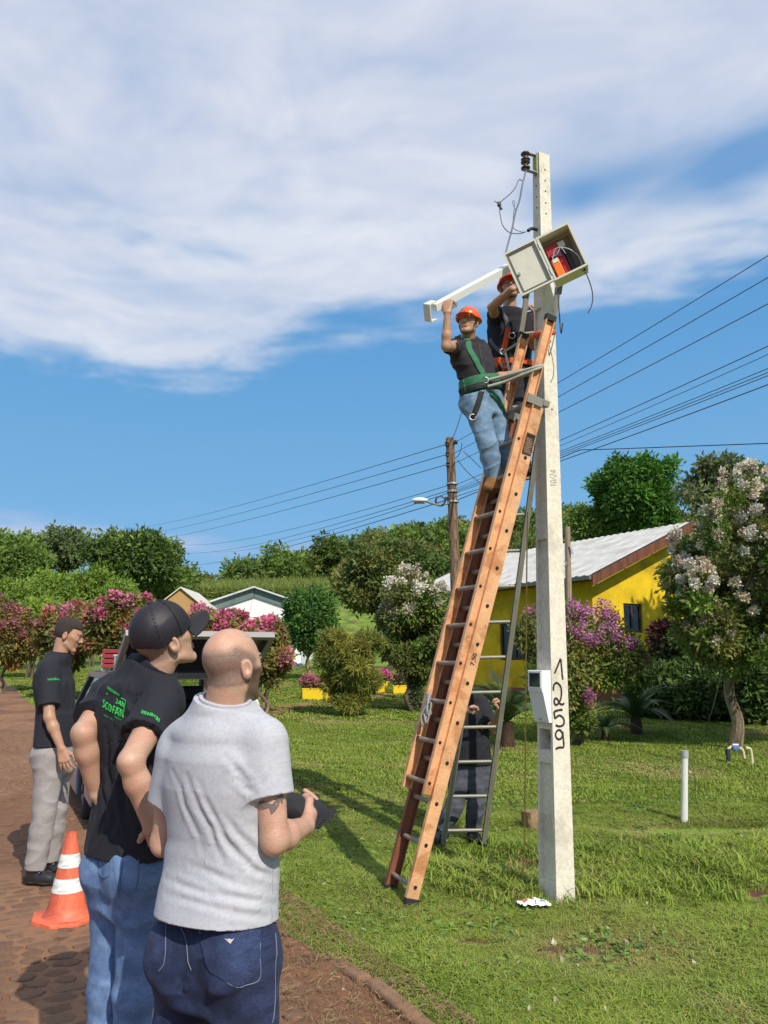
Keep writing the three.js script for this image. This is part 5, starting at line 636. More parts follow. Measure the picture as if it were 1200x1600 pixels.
// ================================================================ man steadying the ladders from behind
{
  const J = { head: P(727, 1056, 7.5), neck: P(728, 1084, 7.52), sL: P(752, 1102, 7.52), sR: P(708, 1102, 7.54), eL: P(771, 1140, 7.46), wL: P(779, 1112, 7.26), eR: P(712, 1146, 7.46), wR: P(729, 1112, 7.24), hL: P(746, 1206, 7.56), hR: P(722, 1206, 7.56), kL: P(744, 1258, 7.5), kR: P(710, 1260, 7.5), aL: P(739, 1312, 7.52), aR: P(692, 1312, 7.52) };
  for (const k of ['aL', 'aR']) J[k].y = groundH(J[k].x, J[k].z) + 0.1;
  const B = basis(Math.PI - 0.2, 0.25, 0);
  const pr = person({ label: 'man in black T-shirt standing behind the ladders and gripping their rails', J, base: V((J.aL.x + J.aR.x) / 2, groundH(J.aL.x, J.aL.z), J.aL.z), headB: B, skin: SK.tan, fine: 0.009, headCell: 0.007, handCell: 0.0054, cell: 0.013, scale: 0.96, hands: { L: hand(J.wL, V(0.1, 0.9, 0.4), V(-1, 0, 0.1), V(0, 0, 1), 1.0, 1, 0.6), R: hand(J.wR, V(0.5, 0.5, 0.6), V(0.5, -0.3, 0.4), V(-0.4, 1, 0), 1.0, 1, 0.6) },
    shirt: { mat: cloth([0.013, 0.013, 0.019], 0.88), cell: 0.0115, hem: P(734, 1194, 7.55), hemN: V(0, 1, 0), loose: 0.016, sleeve: 0.7, drape: [0.18, 0.135, 0.13, 0.17], folds: [creases(0.010, 8, V(0.4, 1, 0), 6.9, 0.35)] },
    trousers: { mat: denimMat([0.22, 0.23, 0.26], [0.42, 0.43, 0.46], 761), cell: 0.0115, loose: 0.016, folds: [creases(0.011, 8, V(1, 0.3, 0), 8.1, 0.4)] }, toeL: V(0.1, 0, 1), toeR: V(-0.3, 0, 1) });
  const q = pr.hf.q, L = pr.hf.loc, hf = pr.hf; pr.put('hair', nets((x, y, z) => { const [a, b, d] = L(x, y, z); return Math.max(hf.skull(x, y, z) - 0.010, -(b - (d < -0.03 ? 0.07 : -0.04 + (d < 0.02 ? (0.02 - d) * 2 : 0))) * 0.7); }, boxOf([q(0, 0.05, 0.12), q(0, 0.05, -0.11), q(0.09, 0, 0), q(-0.09, 0, 0), q(0, 0.15, 0)], 0.02), 0.008), mat([0.03, 0.022, 0.018], 0.8));
}
// ================================================================ vegetation
const leafMat = phys('#ffffff', 0.6, { transmission: 0.4, thickness: 0, specularIntensity: 0.35 });
const leafFirm = phys('#ffffff', 0.42, { specularIntensity: 0.6, transmission: 0.12, thickness: 0 });
const petalMat = phys('#ffffff', 0.8, { transmission: 0.3, thickness: 0 });
function spray(n, size, spread, seed, asp = 0.45, flat = 0) { // a twig's worth of small leaves
  const r = rng(seed), pos = [], nor = [], uv = [];
  for (let i = 0; i < n; i++) {
    const dir = V(r() - 0.5, (r() - 0.5) * (1 - flat), r() - 0.5).normalize(), c = dir.clone().multiplyScalar(spread * (0.25 + 0.75 * r())), ax = dir.clone().add(V(r() - 0.5, r() - 0.6, r() - 0.5).multiplyScalar(1.2)).normalize(), sd = ax.clone().cross(V(r() - 0.5, r() + 0.2, r() - 0.5).normalize()).normalize(), up = sd.clone().cross(ax), L = size * (0.7 + 0.6 * r()), w = L * asp * 0.5;
    const a = c, b = c.clone().addScaledVector(ax, L * 0.5).addScaledVector(sd, w).addScaledVector(up, L * 0.07), d = c.clone().addScaledVector(ax, L * 0.5).addScaledVector(sd, -w).addScaledVector(up, L * 0.07), e = c.clone().addScaledVector(ax, L).addScaledVector(up, -L * 0.06), m = c.clone().addScaledVector(ax, L * 0.5);
    for (const t of [[a, b, m], [b, e, m], [e, d, m], [d, a, m]]) { const nn = t[1].clone().sub(t[0]).cross(t[2].clone().sub(t[0])).normalize(); for (const p of t) { pos.push(p.x, p.y, p.z); nor.push(nn.x, nn.y, nn.z); uv.push(0, 0); } }
  }
  const g = new THREE.BufferGeometry(); g.setAttribute('position', new THREE.Float32BufferAttribute(pos, 3)); g.setAttribute('normal', new THREE.Float32BufferAttribute(nor, 3)); g.setAttribute('uv', new THREE.Float32BufferAttribute(uv, 2)); return g;
}
const SPR = { fine: spray(9, 0.07, 0.085, 1), small: spray(8, 0.11, 0.13, 2), mid: spray(8, 0.2, 0.26, 3), big: spray(8, 0.36, 0.5, 4), huge: spray(9, 0.62, 0.85, 5, 0.55), petal: spray(16, 0.028, 0.05, 6, 0.9), petalBig: spray(14, 0.05, 0.085, 7, 0.9), needle: spray(9, 0.13, 0.07, 8, 0.14) };
const barkMat = (c, seed) => mat('#ffffff', 0.92, { map: woodTex(c, c.map((x) => x * 0.55), seed), bumpMap: rep(bumpTex(seed + 3, 16, 5, 256), 3), bumpScale: 0.012 });
const BARK = { grey: barkMat([0.46, 0.40, 0.32], 801), brown: barkMat([0.34, 0.25, 0.18], 802), pale: barkMat([0.62, 0.54, 0.42], 803) };
// clumps: [centre, radius]; leaves gather round each clump's shell
function scatter(clumps, per, r, cols, opt = {}) {
  const ms = [], cs = [], q = new THREE.Object3D(), c = new THREE.Color();
  for (const [cc, rc] of clumps) { const tone = 0.82 + 0.36 * r(), n = Math.round(per * (opt.byArea ? (rc * rc) : 1)), k = Math.floor(r() * cols.length); for (let i = 0; i < n; i++) { const d = V(r() - 0.5, r() - 0.5, r() - 0.5).normalize(), rad = rc * (0.35 + 0.7 * Math.pow(r(), 0.45)); q.position.copy(cc).add(V(d.x * rad, d.y * rad * (opt.sq || 0.8), d.z * rad)); q.rotation.set(r() * 6.28, r() * 6.28, r() * 6.28); q.scale.setScalar((opt.s || 1) * (0.7 + 0.6 * r())); q.updateMatrix(); ms.push(q.matrix.clone()); const b = cols[r() < 0.75 ? k : Math.floor(r() * cols.length)], t = tone * (0.8 + 0.4 * r()); cs.push(c.clone().setRGB(b[0] * t, b[1] * t, b[2] * t)); } }
  return [ms, cs];
}
function clumpsIn(c, R, n, rc, r, opt = {}) { const l = []; for (let i = 0; i < n; i++) { let d; do d = V(r() * 2 - 1, r() * 2 - 1, r() * 2 - 1); while (d.length() > 1 || d.y < (opt.floor ?? -1)); const k = opt.shell ? lerp(d.length(), 1, opt.shell) / Math.max(0.05, d.length()) : 1, un = d.clone().normalize(); d.multiplyScalar(k * 0.86 * (0.9 + 0.42 * noise(un.x * 1.9 + c.x * 3.1, un.y * 1.9 + 0.5, un.z * 1.9 + c.z * 1.7)) * (r() < 0.12 ? 1.16 : 1)); l.push([V(c.x + d.x * R.x, c.y + d.y * R.y, c.z + d.z * R.z), rc * (0.5 + 0.95 * r() * r() + 0.25 * r())]); } return l; }
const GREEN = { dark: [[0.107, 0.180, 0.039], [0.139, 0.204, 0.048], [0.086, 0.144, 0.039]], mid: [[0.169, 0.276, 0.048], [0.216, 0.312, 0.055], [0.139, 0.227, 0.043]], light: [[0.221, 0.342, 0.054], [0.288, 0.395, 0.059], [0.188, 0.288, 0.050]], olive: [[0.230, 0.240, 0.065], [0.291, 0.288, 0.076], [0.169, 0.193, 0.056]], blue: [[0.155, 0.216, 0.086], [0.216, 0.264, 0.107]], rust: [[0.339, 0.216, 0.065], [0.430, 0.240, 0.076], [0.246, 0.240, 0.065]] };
const PINK = [[0.64, 0.13, 0.26], [0.68, 0.19, 0.32], [0.56, 0.10, 0.22], [0.60, 0.22, 0.29]], MAUVE = [[0.50, 0.17, 0.35], [0.56, 0.23, 0.41], [0.42, 0.13, 0.28]], DUSKY = [[0.42, 0.14, 0.18], [0.47, 0.18, 0.22], [0.36, 0.13, 0.14]], CREAM = [[0.68, 0.62, 0.50], [0.74, 0.70, 0.60], [0.52, 0.42, 0.30]];
// a tree: stems from the base to a fork, limbs into the clumps, leaves, optional blossom
function tree(name, label, o) {
  const r = rng(o.seed), b = o.base.clone(), t = thing(name, label, o.category || 'tree', b, o.group), c = o.center.clone().sub(b), R = o.radii, cl = o.clumps ? o.clumps.map(([p, q]) => [p.clone().sub(b), q]) : clumpsIn(c, R, o.n || 40, o.rc || R.x * 0.3, r, { floor: o.floor, shell: o.shell ?? 0.35 });
  const trunk = [], fork = o.fork ? o.fork.clone().sub(b) : V(c.x * 0.6, (c.y - R.y) * 0.8, c.z * 0.6), tr = o.r || 0.1;
  const stems = o.stems || 1; const forks = []; for (let s = 0; s < stems; s++) { const off = stems > 1 ? V(Math.cos(s * 2.4) * tr * 1.6, 0, Math.sin(s * 2.4) * tr * 1.6) : V(0, 0, 0), f = stems > 1 ? fork.clone().add(V((r() - 0.5) * R.x * 0.8, (r() - 0.3) * R.y * 0.4, (r() - 0.5) * R.z * 0.8)) : fork; forks.push(f); const bend = V((r() - 0.5) * tr * 2.2, 0, (r() - 0.5) * tr * 2.2); trunk.push(limb([off.clone().add(V(0, -0.15, 0)), off.clone().multiplyScalar(0.9).add(V(0, 0.02, 0)), off.clone().lerp(f, 0.35).add(bend), off.clone().lerp(f, 0.7).sub(bend.clone().multiplyScalar(0.5)), f], [tr * 1.25, tr * 1.1, tr * 0.9, tr * 0.82, tr * 0.75].map((x) => x / Math.sqrt(stems) * 1.2), 9)); }
  part('trunk', join(trunk), o.bark || BARK.grey, t);
  const br = []; for (let i = 0; i < Math.min(cl.length, o.limbs || 16); i++) { const f = forks[i % forks.length], e = cl[Math.floor(i * cl.length / Math.min(cl.length, o.limbs || 16))][0], m = f.clone().lerp(e, 0.5).add(V((r() - 0.5) * R.x * 0.12, R.y * 0.06, (r() - 0.5) * R.z * 0.12)); br.push(limb([f.clone().lerp(V(0, f.y, 0), 0), m, e], [tr * 0.45, tr * 0.24, tr * 0.06], 5, 6)); }
  if (br.length) part('limbs', join(br), o.bark || BARK.grey, t);
  const [ms, cs] = scatter(cl, o.per || 60, r, o.cols || GREEN.mid, { s: o.leaf || 1, sq: o.sq }); grown('crown', o.geo || SPR.mid, o.mat || leafMat, t, ms, cs);
  if (o.bloom) { const bl = (o.bloomAt ? o.bloomAt.map(([p, q]) => [p.clone().sub(b), q]) : cl.map(([p, q]) => { const out = p.clone().sub(c).normalize(); return [p.clone().addScaledVector(out, q * 0.75).add(V(0, q * 0.35, 0)), q * (o.bloomR || 0.38)]; }).filter(([p]) => (p.y - c.y) / R.y > (o.bloomFrom ?? -0.5) + (r() - 0.5) * 0.5)); const [m2, c2] = scatter(bl, o.bloomPer || 26, r, o.bloom, { s: o.bloomS || 1, sq: 1.1 }); grown('blossom', o.bloomGeo || SPR.petalBig, petalMat, t, m2, c2); }
  return t;
}
const metresPerPx = (D) => D / 1245;
function sightTree(name, label, px, py, rx, ry, D, o) { // crown given by its outline in the photograph and its distance
  const c = P(px, py, D), k = metresPerPx(D) * 1.02, base = V(c.x + (o.bx || 0), 0, c.z + (o.bz || 0)); base.y = groundH(base.x, base.z); return tree(name, label, { base, center: c, radii: V(rx * k, ry * k, (o.rz || Math.min(rx, ry * 1.3)) * k), ...o });
}
{
  const far = 'trees standing behind the garden';
  sightTree('broad_tree', 'dark leafy tree rising at the edge beside the road hedge', 5, 888, 72, 50, 52, { seed: 1, n: 70, rc: 0.85, per: 44, geo: SPR.big, cols: GREEN.mid, r: 0.22, leaf: 0.9 });
  sightTree('feathery_tree', 'tall feathery tree with open branches between two rounder trees', 92, 858, 46, 34, 58, { seed: 2, n: 34, rc: 0.6, per: 34, geo: SPR.big, cols: GREEN.blue, r: 0.2, leaf: 0.8, shell: 0.6 });
  sightTree('broad_tree', 'large round-headed green tree rising behind the pink shrubs', 215, 876, 76, 48, 55, { seed: 3, n: 110, rc: 0.78, per: 48, geo: SPR.big, cols: [...GREEN.mid, ...GREEN.dark], r: 0.28, leaf: 0.85 });
  sightTree('broad_tree', 'lower green tree at the right foot of the large round-headed tree', 258, 905, 44, 24, 60, { seed: 4, n: 34, rc: 0.7, per: 40, geo: SPR.big, cols: GREEN.mid, r: 0.16, leaf: 0.85 });
  [[20, 940, 48, 32, 40, 11, 'yellow-green leafy bush beside the dusky pink shrub'], [75, 932, 46, 34, 43, 12, 'yellow-green leafy bush beneath the feathery tree'], [150, 922, 62, 24, 46, 13, 'wide yellow-green bush beneath the large round-headed tree'], [52, 975, 26, 26, 33, 14, 'small bright bush behind the walking man']].forEach(([x, y, rx, ry, D, s, l]) => sightTree('leafy_bush', l, x, y, rx, ry, D, { seed: s, n: 34, rc: 0.62, per: 70, geo: SPR.mid, cols: GREEN.light, r: 0.08, stems: 3, category: 'bush', leaf: 1.0 }));
  // flowering crape myrtles
  const myr = (label, px, py, rx, ry, D, seed, bloom, o = {}) => sightTree('crape_myrtle', label, px, py, rx, ry, D, { seed, n: 46, rc: rx * metresPerPx(D) * 0.27, per: 70, geo: SPR.small, cols: [...GREEN.olive, ...GREEN.rust], bloom, bloomPer: 30, bloomR: 0.46, r: 0.075, stems: 4, bark: BARK.pale, category: 'flowering tree', ...o });
  myr('dusky pink flowering shrub at the road bend', 8, 992, 52, 48, 25, 21, DUSKY, { bloomS: 1.2, geo: SPR.small, leaf: 1.2, per: 80 });
  myr('pink crape myrtle directly behind the walking man', 108, 988, 40, 48, 22, 22, PINK, { bloomS: 1.2, leaf: 1.2, per: 80 });
  myr('tallest pink crape myrtle, left of the open hatchback', 192, 976, 54, 52, 21, 23, PINK, { bloomS: 1.2, leaf: 1.2, n: 56, per: 80 });
  myr('pink crape myrtle in front of the white house', 335, 1004, 56, 40, 19, 24, PINK, { bloomS: 1.15, n: 50, leaf: 1.1, per: 80 });
  myr('bright pink crape myrtle branch beside the bald man', 415, 1010, 36, 56, 18, 25, PINK, { bloomS: 1.15, n: 30, per: 34, shell: 0.6, bloomPer: 26 });
  // dense dark tree and its neighbours
  sightTree('broad_tree', 'big dark green tree with dense crown left of the wooden pole', 612, 912, 96, 66, 40, { seed: 31, n: 130, rc: 0.6, per: 48, geo: SPR.mid, cols: [...GREEN.dark, ...GREEN.olive], r: 0.24, leaf: 1.1 });
  sightTree('broad_tree', 'dark green tree right behind the wooden pole', 735, 880, 36, 56, 50, { seed: 32, n: 46, rc: 0.7, per: 44, geo: SPR.big, cols: GREEN.mid, r: 0.2, leaf: 0.8 });
  sightTree('round_tree', 'bright green round tree covering a corner of the white house', 482, 968, 42, 50, 32, { seed: 33, n: 70, rc: 0.36, per: 50, geo: SPR.small, cols: [[0.10, 0.22, 0.045], [0.13, 0.26, 0.05], [0.08, 0.17, 0.04]], r: 0.07, leaf: 1.4, bark: BARK.pale });
  const wb = G(650, 1112); sightTree('crape_myrtle', 'cream flowering crape myrtle with leafy trunk in mid lawn', 648, 980, 64, 84, -wb.z, { base: wb, seed: 34, n: 95, rc: 0.21, per: 50, geo: SPR.small, cols: [...GREEN.olive, ...GREEN.mid], bloom: CREAM, bloomPer: 20, bloomS: 0.9, bloomR: 0.55, bloomFrom: -0.1, r: 0.08, stems: 2, leaf: 0.95, category: 'flowering tree' });
  { const r = rng(77), l = []; for (let i = 0; i < 12; i++) l.push([V((r() - 0.5) * 0.16, 0.06 + i * 0.075, (r() - 0.5) * 0.16).add(wb), 0.11]); tree('climbing_plant', 'blue-green climber wrapped round the cream crape myrtle trunk', { base: wb.clone().add(V(0.02, 0, 0.03)), center: wb.clone().add(V(0, 0.6, 0)), radii: V(0.2, 0.6, 0.2), clumps: l, seed: 35, per: 40, geo: SPR.fine, cols: GREEN.blue, r: 0.015, limbs: 4, category: 'climber' }); }
  const sb = G(546, 1120); { const r = rng(78), l = []; for (let i = 0; i < 60; i++) { const a = r() * 6.28, h = r(), w = (0.18 + 0.62 * Math.sin(Math.min(1, h * 1.15) * 2.2)) * 0.85; l.push([V(Math.cos(a) * w * Math.sqrt(r()), 0.28 + h * 1.45, Math.sin(a) * w * Math.sqrt(r())).add(sb), 0.15]); } tree('twiggy_shrub', 'rounded olive twiggy shrub beside the yellow planters', { base: sb, center: sb.clone().add(V(0, 1.0, 0)), radii: V(0.7, 0.8, 0.7), clumps: l, seed: 36, per: 62, geo: SPR.needle, cols: [[0.33, 0.33, 0.07], [0.40, 0.38, 0.08], [0.26, 0.29, 0.07]], r: 0.03, limbs: 40, fork: sb.clone().add(V(0, 0.25, 0)), category: 'shrub', bark: BARK.brown }); }
  // by the pole and the house
  const pb = G(900, 1166); { const D = -pb.z, l = [], r = rng(79), k = metresPerPx(D); for (const [x, y, q] of [[830, 985, 26], [845, 1015, 26], [880, 970, 34], [905, 1000, 36], [940, 985, 34], [965, 1010, 30], [985, 1030, 22], [900, 1045, 34], [935, 1050, 30], [870, 1050, 30], [890, 1090, 24], [905, 1125, 16], [850, 1060, 24], [960, 1050, 24]]) l.push([P(x, y, D + (r() - 0.5) * 0.9), q * k]); const blo = []; for (const [x, y, q] of [[895, 952, 15], [918, 958, 15], [880, 978, 12], [903, 985, 12], [945, 952, 13], [950, 990, 15], [968, 1005, 12], [990, 1020, 13], [1000, 1032, 10], [830, 962, 13], [815, 998, 10], [842, 975, 11], [926, 1000, 10], [955, 965, 12], [920, 1085, 8], [985, 1005, 9]]) blo.push([P(x, y, D - 0.3 + (r() - 0.5) * 0.5), q * k]);
    tree('crape_myrtle', 'mauve flowering crape myrtle right behind the concrete pole', { base: pb, center: P(905, 1020, D), radii: V(0.95, 0.85, 0.7), clumps: l, bloomAt: blo, bloom: MAUVE, bloomPer: 24, bloomS: 0.6, seed: 37, per: 150, geo: SPR.small, leaf: 0.75, cols: [...GREEN.mid, ...GREEN.olive], r: 0.055, stems: 2, bark: BARK.pale, category: 'flowering tree', limbs: 14 }); }
  const tb = G(1149, 1174); { const D = -tb.z, l = [], r = rng(80), k = metresPerPx(D); for (let i = 0; i < 230; i++) { let u, v; do { u = r() * 2 - 1; v = r() * 2 - 1; } while (u * u + v * v > 1 || (v < -0.75 && Math.abs(u) < 0.35)); const x = 1204 + u * 168, y = 908 - v * 155; if (v > 0.15 && (x - 1045) < (v - 0.15) * 130) continue; l.push([P(x, y, D + (r() - 0.5) * 2.6 * Math.sqrt(1 - Math.min(1, u * u + v * v))), (9 + 12 * r()) * k]); }
    const blo = l.filter(([p]) => p.y > tb.y + 1.35).map(([p, q]) => [p.clone().add(V((r() - 0.5) * 0.2, q * 0.8, 0.12 + (r() - 0.5) * 0.2)), q * 0.6]); const more = []; for (const [p, q] of blo) { for (let k = 0; k < 6; k++) if (r() < 0.10 + 0.42 * sstep(1.5, 3.4, p.y - tb.y)) more.push([p.clone().add(V((r() - 0.5) * 0.5, (r() - 0.4) * 0.4, (r() - 0.3) * 0.5)), q * 0.36]); }
    tree('crape_myrtle', 'tall white flowering crape myrtle with bare trunk before the yellow house', { base: tb, center: P(1190, 905, D), radii: V(1.5, 1.6, 1.3), clumps: l, bloomAt: more, bloom: CREAM, bloomPer: 11, bloomS: 0.66, seed: 38, per: 44, geo: SPR.small, leaf: 0.8, cols: [...GREEN.olive, ...GREEN.mid], r: 0.085, fork: P(1140, 1046, D), bark: BARK.pale, category: 'flowering tree', limbs: 26 }); }
  sightTree('broad_tree', 'bright green dense tree rising behind the yellow house roof', 993, 776, 62, 66, 36, { seed: 39, n: 120, rc: 0.42, per: 50, geo: SPR.mid, cols: [[0.08, 0.20, 0.025], [0.11, 0.26, 0.03], [0.055, 0.14, 0.024]], r: 0.2, leaf: 1.1 });
  sightTree('broad_tree', 'lower green tree at the house roof left of the bright tree', 925, 822, 26, 24, 37, { seed: 40, n: 18, rc: 0.5, per: 70, geo: SPR.mid, cols: GREEN.mid, r: 0.12, leaf: 1.0 });
  sightTree('feathery_tree', 'open grey-green tree rising behind the white crape myrtle', 1130, 762, 56, 50, 30, { seed: 41, n: 24, rc: 0.5, per: 60, geo: SPR.mid, cols: GREEN.blue, r: 0.12, leaf: 0.9, shell: 0.6 });
  sightTree('feathery_tree', 'grey-green tree at the end of the house roof', 1230, 770, 46, 60, 30, { seed: 42, n: 24, rc: 0.5, per: 60, geo: SPR.mid, cols: GREEN.blue, r: 0.12, leaf: 0.9, shell: 0.6 });
  // tall tree standing outside the picture whose shade lies on the gable and the shrubs
  { const b = V(12.0, 0, -15.0); b.y = groundH(b.x, b.z); tree('shade_tree', 'tall shade tree standing east of the yellow house', { base: b, center: V(11.9, 6.9, -15.2), radii: V(2.6, 2.3, 3.0), seed: 43, n: 80, rc: 0.7, per: 44, geo: SPR.big, cols: GREEN.mid, r: 0.2, leaf: 0.8 }); }
  // dark shrubs in the shade along the house
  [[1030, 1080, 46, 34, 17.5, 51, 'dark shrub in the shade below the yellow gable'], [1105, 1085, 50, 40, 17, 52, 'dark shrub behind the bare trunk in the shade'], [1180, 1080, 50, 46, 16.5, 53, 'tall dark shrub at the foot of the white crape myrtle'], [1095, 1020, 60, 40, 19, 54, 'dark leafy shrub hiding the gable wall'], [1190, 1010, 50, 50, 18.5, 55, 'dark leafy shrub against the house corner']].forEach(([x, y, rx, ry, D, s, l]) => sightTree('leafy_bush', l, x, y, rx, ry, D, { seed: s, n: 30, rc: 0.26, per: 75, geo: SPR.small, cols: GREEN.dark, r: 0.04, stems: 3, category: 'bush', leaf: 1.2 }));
  sightTree('leafy_bush', 'red-leaved shrub against the yellow gable wall', 1048, 1010, 24, 34, 19.5, { seed: 56, n: 12, rc: 0.2, per: 50, geo: SPR.small, cols: [[0.10, 0.025, 0.03], [0.14, 0.04, 0.04], [0.06, 0.05, 0.03]], r: 0.02, stems: 3, category: 'bush', leaf: 1.3 });
  // hillside wood: one mass of crowns
  { const r = rng(91), cl = []; for (let i = 0; i < 330; i++) { const u = -0.235 + r() * 0.75, d = 96 + r() * 70; const x = u * d, z = -d; if (u < -0.08 && d < 104) continue; const h = 2.2 + r() * 3.2, rr = 1.5 + r() * 1.4, edge = sstep(-0.24, -0.12, u); const y = groundH(x, z) + h * lerp(0.35, 1, edge); for (let k = 0; k < 3; k++) cl.push([V(x + (r() - 0.5) * rr, y - k * 1.3, z + (r() - 0.5) * rr), rr * (0.8 + 0.2 * k)]); } const [ms, cs] = scatter(cl, 85, r, [...GREEN.mid, ...GREEN.olive, [0.12, 0.17, 0.03], ...GREEN.dark], { s: 1.0, sq: 0.85 }); const g = grown('hillside_wood', SPR.huge, leafMat, scene, ms, cs); g.userData = { kind: 'stuff', label: 'green wood covering the hill behind the houses', category: 'wood' }; }
  { const r = rng(93), ms = [], cs = [], q = new THREE.Object3D(); const stalk = spray(7, 1.5, 0.25, 61, 0.10); for (let i = 0; i < 5200; i++) { const d = 88 + Math.floor(r() * 5) * 1.1 + r() * 0.35, u = -0.30 + r() * 0.27, x = u * d; q.position.set(x, groundH(x, -d) + 0.45 + 0.3 * r(), -d); q.rotation.set(r() * 0.5 - 0.25 + (r() < 0.5 ? 3.1 : 0), r() * 6.28, 0); q.scale.set(0.5, 0.55 + 0.3 * r(), 0.5); q.updateMatrix(); ms.push(q.matrix.clone()); const t = 0.8 + 0.5 * r(); cs.push(C(0.27 * t, 0.33 * t, 0.09 * t)); } const g = grown('maize_rows', stalk, leafMat, scene, ms, cs); g.userData = { kind: 'stuff', label: 'rows of pale maize along the top of the green field', category: 'crop' }; }
  // sago palms
  const frond = (() => { const gs = []; const cv = new THREE.QuadraticBezierCurve3(V(0, 0, 0), V(0.28, 0.42, 0), V(0.86, 0.22, 0)); gs.push(tube([0, 0.25, 0.5, 0.75, 1].map((t) => cv.getPoint(t)), 0.006, 10, 4)); const pos = [], nor = []; for (let i = 2; i < 34; i++) { const t = i / 34, p = cv.getPoint(t), g = cv.getTangent(t); for (const s of [-1, 1]) { const L = 0.17 * Math.sin(Math.PI * Math.min(1, t * 0.8 + 0.18)), e = p.clone().addScaledVector(g, L * 0.45).add(V(0, L * 0.28, s * L * 0.85)), w = g.clone().multiplyScalar(0.011), tri = [p.clone().sub(w), p.clone().add(w), e], n = tri[1].clone().sub(tri[0]).cross(e.clone().sub(tri[0])).normalize(); for (const v of tri) { pos.push(v.x, v.y, v.z); nor.push(n.x, n.y, n.z); } } } const g = new THREE.BufferGeometry(); g.setAttribute('position', new THREE.Float32BufferAttribute(pos, 3)); g.setAttribute('normal', new THREE.Float32BufferAttribute(nor, 3)); gs.push(g); return join(gs); })();
  const palm = (label, px, py, s, seed, n, c, D) => { const b = D ? P(px, py, D) : G(px, py); b.y = groundH(b.x, b.z); const t = thing('sago_palm', label, 'palm', b), r = rng(seed); part('stem', new THREE.CylinderGeometry(0.09 * s, 0.11 * s, 0.34 * s, 10).translate(0, 0.15 * s, 0), BARK.brown, t); for (let i = 0; i < n; i++) { const f = part('frond', frond, c[i % c.length], t); f.position.set(0, 0.3 * s, 0); f.rotation.set((r() - 0.5) * 0.3, i * 2.399 + r() * 0.3, (r() - 0.45) * 0.9); f.scale.setScalar(s * (0.8 + 0.35 * r())); } };
  const fr = [phys([0.06, 0.115, 0.028], 0.4), phys([0.075, 0.13, 0.03], 0.4)];
  palm('large sago palm on the lawn behind the ladders', 792, 1168, 1.25, 5, 26, fr); palm('small sago palm under the mauve crape myrtle', 946, 1160, 0.62, 6, 16, fr); palm('wide sago palm in the shade beside the small one', 995, 1150, 1.0, 7, 24, fr);
}
